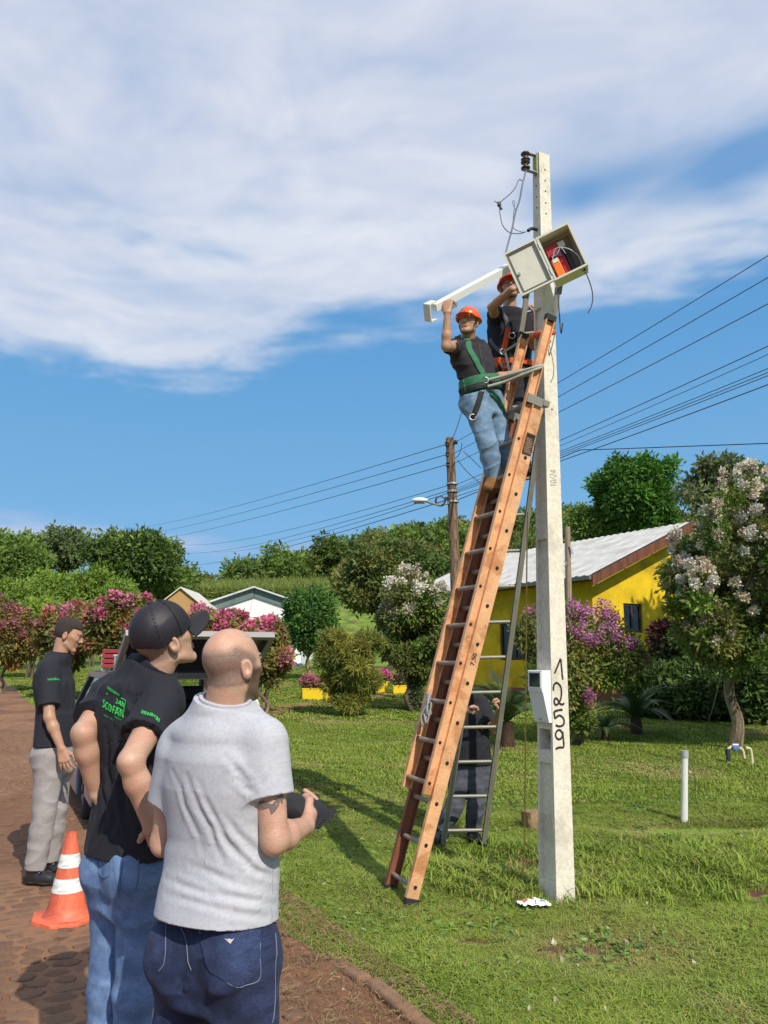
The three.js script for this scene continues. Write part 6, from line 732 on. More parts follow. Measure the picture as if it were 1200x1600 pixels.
// ================================================================ houses
const wallTex = (c, s) => mottled(c, s, 0.05, 0.05, 512, 4);
{
  // yellow house: corner nearest the pole, long wall going back to the left, gable to the right
  const D = 21, Cx = 325 / 1255 * D, yE = CAMH + D * 0.102, l = V(-0.522, 0, -0.853), g = V(0.853, 0, -0.522), cor = V(Cx, 0, -D), L = 9.6, Wd = 8.5, rise = 1.8; cor.y = groundH(cor.x, cor.z) - 0.3;
  const o = thing('yellow_house', 'yellow house with pale metal roof, brown bargeboards and dark windows', 'house', cor), at = (a, b, y) => V(0, 0, 0).addScaledVector(l, a).addScaledVector(g, b).setY(y - cor.y), yel = mat('#ffffff', 0.85, { map: rep(mottled([0.85, 0.71, 0.06], 901, 0.14, 0.06, 512, 4, [0.77, 0.63, 0.09]), 0.5) }), ov = 0.55;
  const solid = (a0, a1, b0, b1, y0, y1) => eight((x, y, z) => at(x, z, y), a0, a1, y0, y1, b0, b1);
  // walls with openings: long wall (b = ov side) and gable wall
  const t = 0.18, b0 = 0.5, a0 = 0.5, base = cor.y, holesL = [[6.1, 7.0, 1.15, 2.25], [2.6, 3.9, 1.1, 2.2]], hg = [[1.0, 1.75, 1.85, 2.65], [5.2, 6.4, 1.2, 2.3]], g0 = cor.y + 0.3;
  const wallPieces = (len, holes, put) => { let x = 0; const hs = [...holes].sort((p, q) => p[0] - q[0]); for (const [x0, x1, y0, y1] of hs) { put(x, x0, base, yE); put(x0, x1, base, g0 + y0); put(x0, x1, g0 + y1, yE); x = x1; } put(x, len, base, yE); };
  const wl = []; wallPieces(L - 1, holesL, (x0, x1, y0, y1) => wl.push(solid(a0 + x0, a0 + x1, b0, b0 + t, y0, y1))); part('wall', metreUV(join(wl)), yel, o);
  const wg = []; wallPieces(Wd - 1 - 2 * t, hg, (x0, x1, y0, y1) => wg.push(solid(a0, a0 + t, b0 + t + x0, b0 + t + x1, y0, y1)));
  // gable triangle above the eaves
  { const pk = Wd / 2, pts = [at(a0, b0, yE), at(a0, Wd - b0, yE), at(a0, pk, yE + rise * 0.88)], q = pts.map((p) => p.clone().addScaledVector(l, t)); const pos = [], add = (...v) => v.forEach((p) => pos.push(p.x, p.y, p.z)); add(pts[0], pts[1], pts[2], q[0], q[2], q[1], pts[0], pts[2], q[2], pts[0], q[2], q[0], pts[1], q[1], q[2], pts[1], q[2], pts[2], pts[0], q[0], q[1], pts[0], q[1], pts[1]); const gg = new THREE.BufferGeometry(); gg.setAttribute('position', new THREE.Float32BufferAttribute(pos, 3)); gg.computeVertexNormals(); wg.push(gg); }
  part('gable_wall', metreUV(join(wg)), yel, o);
  part('rear_wall', metreUV(join([solid(a0, L - a0, Wd - b0 - t, Wd - b0, base, yE), solid(L - a0 - t, L - a0, b0 + t, Wd - b0 - t, base, yE)])), yel, o);
  const glass = phys([0.012, 0.012, 0.016], 0.12), frame = mat([0.05, 0.03, 0.025], 0.6);
  const win = (f, x0, x1, y0, y1) => { const w = part('window', join([[x0, x0 + 0.07, y0, y1], [x1 - 0.07, x1, y0, y1], [x0 + 0.07, x1 - 0.07, y0, y0 + 0.07], [x0 + 0.07, x1 - 0.07, y1 - 0.07, y1], [(x0 + x1) / 2 - 0.03, (x0 + x1) / 2 + 0.03, y0 + 0.07, y1 - 0.07]].map(([p, q, r, s]) => f(p, q, r, s, 0.05, 0.12))), frame, o); part('pane', f(x0 + 0.05, x1 - 0.05, y0 + 0.05, y1 - 0.05, 0.08, 0.09), glass, w); };
  for (const [x0, x1, y0, y1] of holesL) win((p, q, r, s, d0, d1) => solid(a0 + p, a0 + q, b0 + d0, b0 + d1, g0 + r, g0 + s), x0, x1, y0, y1);
  for (const [x0, x1, y0, y1] of hg) win((p, q, r, s, d0, d1) => solid(a0 + d0, a0 + d1, b0 + t + p, b0 + t + q, g0 + r, g0 + s), x0, x1, y0, y1);
  // roof: two sheets of pale corrugated metal
  const metal = mat('#ffffff', 0.75, { metalness: 0.0, map: rep(mottled([0.76, 0.755, 0.735], 911, 0.10, 0.05, 512, 4, [0.69, 0.68, 0.65]), 0.6) });
  for (const s of [0, 1]) { const rows = [], N = 140, top = []; for (let i = 0; i <= N; i++) { const a = i / N * L, rip = 0.016 * Math.cos(i * Math.PI / 2); top.push([at(a, s ? Wd : 0, yE + 0.05 + rip), at(a, Wd / 2, yE + rise + 0.05 + rip)]); } const G1 = [top.map((x) => x[1]), top.map((x) => x[0]), top.map((x) => x[0].clone().add(V(0, -0.03, 0))), top.map((x) => x[1].clone().add(V(0, -0.03, 0)))]; part('roof_sheet', metreUV(sheet(G1)), metal, o); }
  const brown = mat('#ffffff', 0.8, { map: woodTex([0.45, 0.27, 0.18], [0.33, 0.19, 0.12], 921) });
  for (const s of [0, 1]) part('bargeboard', metreUV(eight((x, y, z) => { const b = s ? Wd - z * Wd / 2 : z * Wd / 2; return at(x, b, yE + z * rise + y); }, -0.05, -0.008, -0.24, 0.03, -0.004, 1)), brown, o);
  part('gutter', metreUV(join([solid(0, L, -0.1, -0.01, yE - 0.08, yE + 0.02)])), mat([0.16, 0.15, 0.14], 0.6), o); part('soffit', join([solid(0.02, L - 0.02, 0.02, b0 - 0.004, yE - 0.06, yE - 0.03)]), mat([0.10, 0.055, 0.035], 0.85), o);
  for (let i = 0; i < 7; i++) part('rafter', solid(-0.004, a0 - 0.01, 0.6 + i * 1.15, 0.68 + i * 1.15, 0, 0).scale(1, 1, 1) && eight((x, y, z) => { const b = 0.6 + i * 1.15 + z, h = yE + rise * (1 - Math.abs(b - Wd / 2) / (Wd / 2)); return at(x, b, h - 0.06 + y); }, -0.004, a0 - 0.01, -0.12, 0, 0, 0.08), brown, o);
  part('plinth', metreUV(join([solid(a0 - 0.03, a0 - 0.003, b0 - 0.03, Wd - b0, base, g0 + 0.3), solid(a0 - 0.003, L - a0, b0 - 0.03, b0 - 0.003, base, g0 + 0.3)])), mat([0.28, 0.10, 0.045], 0.9), o);
}
{ // white house with grey-green gable trim
  const D = 47, b = P(395, 1038, D); b.y = groundH(b.x, b.z) - 0.2; const o = thing('white_house', 'white gabled house with grey-green trim behind the pink shrubs', 'house', b), hw = 3.05, y0 = 0, yE = heightAt(944, D) - b.y, yA = heightAt(919, D) - b.y, dep = 8;
  const white = mat('#ffffff', 0.8, { map: rep(wallTex([0.93, 0.93, 0.94], 931), 0.5) }), trim = mat([0.13, 0.19, 0.19], 0.7), w = hw - 0.3;
  const gable = (x0, ya, z0, z1, yb) => { const s = new THREE.Shape([[-x0, yb], [x0, yb], [x0, yE - 0.15], [0, ya], [-x0, yE - 0.15]].map((p) => new THREE.Vector2(...p))); const g = new THREE.ExtrudeGeometry(s, { depth: z1 - z0, bevelEnabled: false }); g.translate(0, 0, z0); return g; };
  part('wall', metreUV(gable(w, yA - 0.32, -dep, 0, 0)), white, o); part('siding_joint', join([box(2 * w, 0.03, 0.02, 0, yE - 0.75, 0.011)]), mat([0.5, 0.52, 0.53], 0.8), o);
  for (const s of [-1, 1]) { const a = V(s * hw, yE - 0.1, 0.4), c = V(0, yA, 0.4); part('roof_slope', eight((x, y, z) => V(lerp(0, s * hw, x), lerp(yA, yE - 0.1, x) + y, z), 0, 1, 0, 0.09, -dep - 0.3, 0.42), mat([0.62, 0.64, 0.66], 0.6), o); part('gable_trim', eight((x, y, z) => V(lerp(0, s * hw, x), lerp(yA, yE - 0.1, x) + y, z), 0.004, 0.985, -0.52, -0.002, 0.03, 0.12), trim, o); }
  part('window', box(0.9, 1.0, 0.06, -1.2, 1.5, 0.012), mat([0.75, 0.77, 0.78], 0.4), o); part('step', box(2 * w + 0.3, 0.25, 0.6, 0, 0.22, 0.31), mat([0.5, 0.5, 0.48], 0.9), o);
}
{ // small tan house behind
  const D = 43, b = P(278, 1030, D); b.y = groundH(b.x, b.z) - 0.2; const o = thing('tan_house', 'small tan gable end peeping out above the black cap', 'house', b), yA = heightAt(919, D) - b.y, yE = yA - 0.95, hw = 1.2;
  const s = new THREE.Shape([[-hw + 0.1, 0], [hw - 0.1, 0], [hw - 0.1, yE], [0, yA - 0.06], [-hw + 0.1, yE]].map((p) => new THREE.Vector2(...p))); const g = new THREE.ExtrudeGeometry(s, { depth: 4, bevelEnabled: false }); g.translate(0, 0, -4); part('wall', metreUV(g), mat('#ffffff', 0.85, { map: rep(wallTex([0.72, 0.56, 0.36], 941), 0.5) }), o);
  for (const k of [-1, 1]) part('roof_slope', eight((x, y, z) => V(lerp(0, k * hw, x), lerp(yA, yE, x) + y, z), 0, 1, 0, 0.07, -4.2, 0.15), mat([0.62, 0.58, 0.50], 0.7), o);
}
// ================================================================ garden path, planters
{
  const A = [[392, 1122], [452, 1106], [520, 1098], [590, 1088], [660, 1086], [740, 1082]].map((p) => G(...p)), cv = new THREE.CatmullRomCurve3(A), N = 50, rows = [[], [], [], []]; for (let i = 0; i <= N; i++) { const p = cv.getPoint(i / N), t = cv.getTangent(i / N), s = V(-t.z, 0, t.x).normalize(), w = 0.42 + 0.1 * noise(i * 0.3, 2, 2); [-1, -0.4, 0.4, 1].forEach((k, j) => { const q = p.clone().addScaledVector(s, k * w); q.y = groundH(q.x, q.z) + 0.03; rows[j].push(q); }); } structure('garden_path', metreUV(sheet(rows), 3), mat('#ffffff', 0.95, { map: mottled([0.56, 0.40, 0.29], 951, 0.15, 0.1) }));
  const yel = mat([0.80, 0.56, 0.01], 0.6), soil = mat([0.05, 0.03, 0.02], 0.95);
  [[489, 1094, 30, 17, DUSKY, 'yellow planter with dusky flowers at the far end of the row', 1], [523, 1098, 26, 14, [[0.16, 0.05, 0.06], [0.06, 0.09, 0.02]], 'yellow planter half hidden under the twiggy shrub', 2], [592, 1083, 27, 17, [[0.55, 0.06, 0.25], [0.62, 0.10, 0.32]], 'yellow planter filled with magenta flowers', 3], [628, 1085, 26, 13, [[0.6, 0.25, 0.2], [0.06, 0.10, 0.02]], 'low yellow planter beside the climber-covered trunk', 4]].forEach(([x, y, wpx, hpx, cols, label, s]) => {
    const b = G(x, y), k = metresPerPx(-b.z), w = wpx * k, h = hpx * k, t = thing('planter', label, 'planter', b, 'yellow planters along the path'), r = rng(400 + s);
    part('tub', join([box(w, h, 0.03, 0, h / 2, w * 0.35, 0.01), box(w, h, 0.03, 0, h / 2, -w * 0.35, 0.01), box(0.03, h, w * 0.7 - 0.03, w / 2 - 0.015, h / 2, 0, 0.01), box(0.03, h, w * 0.7 - 0.03, -w / 2 + 0.015, h / 2, 0, 0.01), box(w + 0.03, 0.035, 0.04, 0, h + 0.002, w * 0.35), box(w + 0.03, 0.035, 0.04, 0, h + 0.002, -w * 0.35)]), yel, t); part('soil', box(w - 0.06, 0.02, w * 0.66, 0, h - 0.04, 0), soil, t);
    const cl = []; for (let i = 0; i < 9; i++) cl.push([V((r() - 0.5) * w * 0.8, h + 0.04 + r() * 0.12, (r() - 0.5) * w * 0.5), 0.09]); let [ms, cs] = scatter(cl, 34, r, GREEN.mid, {}); grown('foliage', SPR.fine, leafMat, t, ms, cs); [ms, cs] = scatter(cl.map(([p, q]) => [p.clone().add(V(0, 0.09, 0.02)), q]), 42, r, cols, {}); grown('flowers', SPR.petalBig, petalMat, t, ms, cs);
  });
}
// ================================================================ wooden street pole, lamp, lines
const WP = { D: 20, top: P(703, 686, 20) };
{
  const foot = P(719, 1060, WP.D); foot.y = groundH(foot.x, foot.z); const top = WP.top, o = thing('wooden_utility_pole', 'weathered brown wooden utility pole carrying the street lines and a lamp', 'utility pole', foot), z = V(0, 0, 0), e = top.clone().sub(foot);
  const wt = woodTex([0.56, 0.46, 0.36], [0.36, 0.28, 0.21], 961); part('post', limb([z.clone().add(V(0, -0.4, 0)), e.clone().multiplyScalar(0.35), e.clone().multiplyScalar(0.7), e], [0.155, 0.14, 0.122, 0.108], 14), mat('#ffffff', 0.9, { map: rep(wt, 2), bumpMap: rep(bumpTex(962, 16, 5, 256), 4), bumpScale: 0.012 }), o); part('pole_cap', rod(e.clone().add(V(0, -0.02, 0)), e.clone().add(V(0, 0.03, 0)), 0.114, 0.1, 14), mat([0.22, 0.09, 0.045], 0.9), o);
  const at = (py, px = 704) => P(px, py, WP.D - 0.08).sub(foot);
  for (const y of [694, 710, 726]) part('insulator', new THREE.LatheGeometry([[0.012, -0.05], [0.05, -0.05], [0.055, -0.03], [0.03, -0.01], [0.03, 0.01], [0.055, 0.03], [0.05, 0.05], [0.012, 0.05]].map((p) => new THREE.Vector2(...p)), 12).translate(...at(y, 698 + (y - 694) * 0.05).toArray()), M.porcelain, o);
  part('insulator', new THREE.LatheGeometry([[0.012, -0.05], [0.05, -0.05], [0.055, 0], [0.05, 0.05], [0.012, 0.05]].map((p) => new THREE.Vector2(...p)), 12).translate(...at(691, 712).toArray()), M.porcelain, o);
  for (const y of [756, 768, 784]) part('band', new THREE.CylinderGeometry(0.148, 0.15, 0.05, 14, 1, true).translate(...P(706.5 + (y - 756) * 0.05, y, WP.D).sub(foot).toArray()), M.galv, o);
  const l0 = at(786, 702), l1 = P(664, 783, WP.D - 1.0).sub(foot); part('lamp_arm', tube([l0, at(789, 690), l1], 0.026, 12, 8), M.galv, o); const dir = l1.clone().sub(l0).normalize();
  part('lamp_head', nets((x, y, zz) => Math.max((Math.hypot((x - l1.x + 0.12) / 0.2, (y - l1.y - 0.02) / 0.07, (zz - l1.z) / 0.1) - 1) * 0.07, -(y - l1.y + 0.02)), boxOf([l1.clone().add(V(-0.12, 0, 0))], 0.25), 0.015), phys([0.75, 0.75, 0.74], 0.3), o); part('lamp_lens', box(0.26, 0.03, 0.14, l1.x - 0.14, l1.y - 0.037, l1.z, 0.01), mat([0.10, 0.08, 0.07], 0.4), o);
  const cc = at(783, 688); part('cable_coil', join([0, 1, 2].map((k) => new THREE.TorusGeometry(0.13 - k * 0.012, 0.012, 6, 22).translate(cc.x, cc.y, cc.z + k * 0.02))), M.wire, o); part('junction_clamp', box(0.07, 0.09, 0.07, cc.x + 0.15, cc.y + 0.06, cc.z, 0.01), M.black, o);
  const line = (label, pts, r = 0.011, sag = 0) => single('overhead_line', label, 'power line', (() => { const l = []; for (let i = 0; i < pts.length - 1; i++) for (let k = 0; k < 14; k++) { const t = k / 14, p = pts[i].clone().lerp(pts[i + 1], t); p.y -= sag * 4 * t * (1 - t); l.push(p); } l.push(pts[pts.length - 1]); return tube(l, r, l.length * 2, 5); })(), M.wire, 'overhead lines of the street');
  const ext = (a, b, k) => a.clone().lerp(b, k);
  const ord = ['highest', 'second highest', 'third highest', 'fourth', 'fifth', 'sixth', 'seventh', 'eighth', 'lowest']; let nw = 0, ne = 0; const west = () => { const k = nw++; return (k === 6 ? 'lowest' : ord[k]) + ' power line running from the wooden pole away over the field'; }, east = () => ord[ne++] + ' power line running from the wooden pole towards the yellow house side';
  for (const [y0, x1, y1] of [[694, 232, 822], [710, 232, 833], [726, 232, 845]]) line(west(), [P(698, y0, WP.D), P(x1, y1, 78)], 0.010, 0.25);
  for (const [y0, x1, y1] of [[758, 285, 851], [766, 285, 864], [770, 330, 862]]) line(west(), [P(702, y0, WP.D), P(x1, y1, 75)], 0.009, 0.5);
  line(west(), [P(703, 780, WP.D), P(285, 884, 75)], 0.012, 0.4);
  for (const [y0, y1, r] of [[694, 387, 0.007], [710, 421, 0.007], [726, 462, 0.007], [760, 528, 0.007], [766, 541, 0.005], [768, 563, 0.006], [770, 569, 0.006], [772, 574, 0.006], [778, 588, 0.008]]) { const a = P(706, y0, WP.D), b = P(1200, y1, 10.6); line(east(), [a, ext(a, b, 1.7)], r, 0.12); }
  line('single dark service line crossing above the bright green tree', [P(708, 784, WP.D), P(905, 703.5, 18), P(1330, 688, 13.5)], 0.011, 0.0);
  const jump = (pts, label) => single('jumper_wire', label, 'wire', tube(pts.map(([x, y]) => P(x, y, WP.D - 0.3)), 0.010, pts.length * 6, 5), M.wire, 'jumper wires at the wooden pole'); jump([[722, 692], [720, 703], [716, 712], [711, 716]], 'short curved jumper wire hugging the wooden pole head'); jump([[724, 705], [738, 718], [752, 732]], 'slanting jumper wire between the lines beside the wooden pole'); jump([[714, 718], [728, 735], [742, 748], [752, 756]], 'long jumper wire sloping down from the lowest insulator'); jump([[706, 688], [714, 668], [722, 642]], 'thin wire rising from the wooden pole top behind the climber'); jump([[750, 772], [751, 781], [754, 772]], 'tiny wire loop hanging from the service line');
}
{ // thin grey post beside the house
  const D = 18.5, a = P(890, 1060, D), b = P(886.5, 823, D); a.y = groundH(a.x, a.z); const o = thing('grey_post', 'thin grey wooden service post in front of the yellow house', 'post', a); part('post', limb([V(0, -0.3, 0), b.clone().sub(a).multiplyScalar(0.5), b.clone().sub(a)], [0.085, 0.075, 0.065], 10), mat('#ffffff', 0.9, { map: rep(woodTex([0.62, 0.55, 0.46], [0.42, 0.36, 0.29], 971), 2) }), o); const q = (x, y) => P(x, y, D - 0.1).sub(a); part('bracket', join([bar(q(891, 852), q(895, 866), 0.03, 0.05, V(0, 0, 1)), tube([q(880, 872), q(874, 878), q(878, 886), q(885, 880), q(876, 874)], 0.012, 24, 5)]), M.galv, o);
}
// ================================================================ small things on the lawn
{
  const g = G(1068, 1286), t = P(1070, 1180, -g.z), o = thing('white_stake', 'slim white post with grey cap standing in the lawn', 'post', g), e = t.clone().sub(g); part('stake', rod(V(0, -0.1, 0), e, 0.034, 0.030, 14), mat([0.72, 0.72, 0.68], 0.7, { map: rep(mottled([0.98, 0.98, 0.97], 975, 0.1, 0.06, 256), 2) }), o); part('cap', rod(e.clone().add(V(0, -0.02, 0)), e.clone().add(V(0, 0.045, 0)), 0.037, 0.037, 14), mat([0.36, 0.37, 0.36], 0.6), o); part('tie_wire', tube([e.clone().add(V(0.03, 0, 0.02)), e.clone().add(V(0.06, -0.14, 0.05)), V(0.14, 0.12, 0.06), V(0.3, 0.0, 0.1)], 0.003, 20, 5), M.wire, o);
}
{ const a = G(1139, 1196), k = metresPerPx(-a.z), o = thing('garden_tap', 'garden tap and pale pipe on a dark stub below the bare trunk', 'tap', a), pale = mat([0.66, 0.57, 0.36], 0.6); part('stub', rod(V(0, -0.05, 0), V(0, 24 * k, 0), 0.035, 0.03), mat([0.03, 0.03, 0.035], 0.7), o); part('pipe', tube([V(0, 23 * k, 0), V(6 * k, 27 * k, 0), V(18 * k, 25 * k, 0), V(22 * k, 22 * k, 0), V(24 * k, 10 * k, 0)], 0.018, 24, 8), pale, o); part('valve', box(0.1, 0.06, 0.08, 11 * k, 25 * k, 0.02, 0.015), mat([0.08, 0.16, 0.36], 0.5), o); part('handle', box(0.09, 0.025, 0.03, 11 * k, 30 * k, 0.02, 0.008), mat([0.7, 0.7, 0.7], 0.4), o);
  const b = G(1176, 1200), o2 = thing('bent_pipe', 'bent pale water pipe standing alone in the grass', 'pipe', b); part('pipe', tube([V(0, -0.05, 0), V(0, 20 * k, 0), V(-1.5 * k, 27 * k, 0), V(-6 * k, 28 * k, 0)], 0.018, 24, 8), pale, o2); part('pipe_end', rod(V(-5.5 * k, 28 * k, 0), V(-7.5 * k, 27.9 * k, 0), 0.022), pale, o2); }
{ const a = P(1128, 1046, 12.2), b = G(1101, 1146); single('guy_wire', 'thin pale wire slanting from the white crape myrtle to the lawn', 'wire', tube([a, a.clone().lerp(b, 0.5).add(V(0.02, 0, 0)), b], 0.009, 16, 6), mat([0.36, 0.35, 0.33], 0.7)); }
{ const r = rng(63), b = G(834, 1424), o = thing('crumpled_bag', 'crumpled white plastic bag with orange print at the pole foot', 'litter', b); const rows = []; for (let j = 0; j <= 10; j++) { const q = []; for (let i = 0; i <= 14; i++) { const u = i / 14 - 0.5, v = j / 10 - 0.5, e = 1 - Math.max(Math.abs(u), Math.abs(v)) * 1.7; q.push(V(u * 0.19 + v * 0.04, 0.045 + 0.04 * Math.max(0, e) + 0.03 * fbm(u * 7, v * 7, 3, 3), v * 0.11 - u * 0.03)); } rows.push(q); } const tex = canvasTex(128, 64, (x) => { x.fillStyle = '#f2f2f0'; x.fillRect(0, 0, 128, 64); x.fillStyle = '#d86a34'; x.beginPath(); x.ellipse(40, 30, 26, 11, 0.2, 0, 7); x.fill(); x.fillStyle = '#51689a'; x.fillRect(86, 40, 26, 8); }, true); part('film', sheet(rows), phys('#ffffff', 0.4, { map: tex }), o); part('underside', sheet(rows.map((l) => l.map((p) => V(p.x, p.y * 0.3, p.z)))), phys([0.7, 0.7, 0.7], 0.4), o); }
{ const b = G(834, 1296), g = new THREE.IcosahedronGeometry(0.13, 2), p = g.attributes.position; for (let i = 0; i < p.count; i++) { const v = V(p.getX(i), p.getY(i), p.getZ(i)), m = Math.max(Math.abs(v.x), Math.abs(v.y), Math.abs(v.z)); v.multiplyScalar(0.105 / m * 0.8 + 0.2).addScaledVector(v.clone().normalize(), 0.014 * noise(v.x * 20, v.y * 20, v.z * 20)); p.setXYZ(i, v.x * 0.9, v.y * 1.0, v.z * 0.7); } g.computeVertexNormals(); g.rotateY(0.5); g.translate(b.x, b.y + 0.07, b.z); single('stone_block', 'rough brown stone block lying in the grass behind the concrete pole', 'stone', metreUV(g), mat('#ffffff', 0.95, { map: mottled([0.55, 0.45, 0.34], 977, 0.2, 0.15, 256) })); }
{ // tag line hanging beside the pole
  single('tag_line', 'thin yellow rope hanging beside the concrete pole to the ground', 'rope', tube([P(824, 800, 6.05), P(823, 900, 6.05), P(822, 1050, 6.1), P(820.5, 1200, 6.15), P(819, 1330, 6.2), G(815, 1388).add(V(0, 0.02, 0))], 0.0055, 40, 6), M.ropeYellow);
}
{ // work-positioning ropes
  const rp = (label, pts, r, m) => single('lanyard', label, 'rope', tube(pts.map(([x, y, d]) => P(x, y, d)), r, pts.length * 8, 7), m);
  rp('orange-sleeved lanyard from the rear climber round the concrete pole', [[814, 533, 6.1], [832, 526, 5.95], [846, 521, 5.64], [858, 520, 5.62], [864, 519, 5.72]], 0.025, M.strapOrange);
  rp('grey lanyard rope at the rear climber\u2019s chest', [[786, 551, 6.33], [800, 542, 6.2], [814, 533, 6.1]], 0.009, M.ropeGrey);
  rp('grey lanyard from the front climber\u2019s belt over the ladder', [[760, 594, 5.58], [785, 588, 5.56], [815, 580, 5.5], [838, 573, 5.47], [848, 571, 5.5]], 0.011, M.ropeGrey);
  rp('pale lanyard returning below the front climber\u2019s forearm', [[762, 604, 5.58], [790, 596, 5.56], [815, 586, 5.5], [838, 577, 5.47], [848, 573, 5.5]], 0.011, M.ropeGrey);
  rp('pale rope hanging down beside the front climber', [[790, 552, 6.2], [795, 575, 6.1], [797, 610, 6.05], [795, 650, 6.0], [800, 690, 6.0]], 0.009, mat([0.5, 0.45, 0.34], 0.85));
  rp('thin black cord at the top of the orange ladder', [[872, 458, 5.9], [874, 490, 5.8], [877, 520, 5.62], [879, 505, 5.6]], 0.005, M.wire);
}
// ================================================================ traffic cone
{
  const b = G(103, 1437), k = 0.5 / 140 * 1.02, o = thing('traffic_cone', 'orange traffic cone with two white bands on the road', 'traffic cone', b), H = heightAt(1300, -b.z) - b.y, R = (y) => lerp(0.128, 0.031, y / H), or = mat('#ffffff', 0.55, { map: mottled([0.88, 0.42, 0.29], 981, 0.14, 0.12, 512, 6, [0.76, 0.36, 0.26]) }), wh = phys('#ffffff', 0.4, { map: mottled([0.90, 0.91, 0.89], 982, 0.09, 0.08, 256, 6, [0.80, 0.79, 0.75]) });
  const seg = (y0, y1, off = 0) => new THREE.LatheGeometry([[R(y0) + off, y0], [R((y0 + y1) / 2) + off, (y0 + y1) / 2], [R(y1) + off, y1]].map((p) => new THREE.Vector2(...p)), 36);
  part('cone', join([new THREE.LatheGeometry([[0.155, 0.022], [0.135, 0.04], [R(0.09), 0.09], [R(H * 0.5), H * 0.5], [R(H), H], [R(H) - 0.006, H], [R(H) - 0.008, H - 0.06]].map((p) => new THREE.Vector2(...p)), 36)]), or, o); part('white_band', seg(H * 0.335, H * 0.49, 0.002), wh, o); part('white_band', seg(H * 0.61, H * 0.76, 0.002), wh, o);
  const s = new THREE.Shape(); const pts = []; for (let i = 0; i < 8; i++) { const a = Math.PI / 8 + i * Math.PI / 4; pts.push(new THREE.Vector2(Math.cos(a) * 0.205, Math.sin(a) * 0.205)); } s.setFromPoints(pts); const fl = new THREE.ExtrudeGeometry(s, { depth: 0.018, bevelEnabled: true, bevelSize: 0.004, bevelThickness: 0.004, bevelSegments: 2 }); fl.rotateX(-Math.PI / 2); fl.rotateY(0.3); fl.translate(0, 0.004, 0); const fp = fl.attributes.position; for (let i = 0; i < fp.count; i++) { const a = Math.atan2(fp.getZ(i), fp.getX(i)), rr = Math.hypot(fp.getX(i), fp.getZ(i)); if (rr > 0.15) fp.setY(i, fp.getY(i) + 0.014 * Math.max(0, Math.cos(a * 2 + 0.4))); } part('flange', fl, or, o);
}
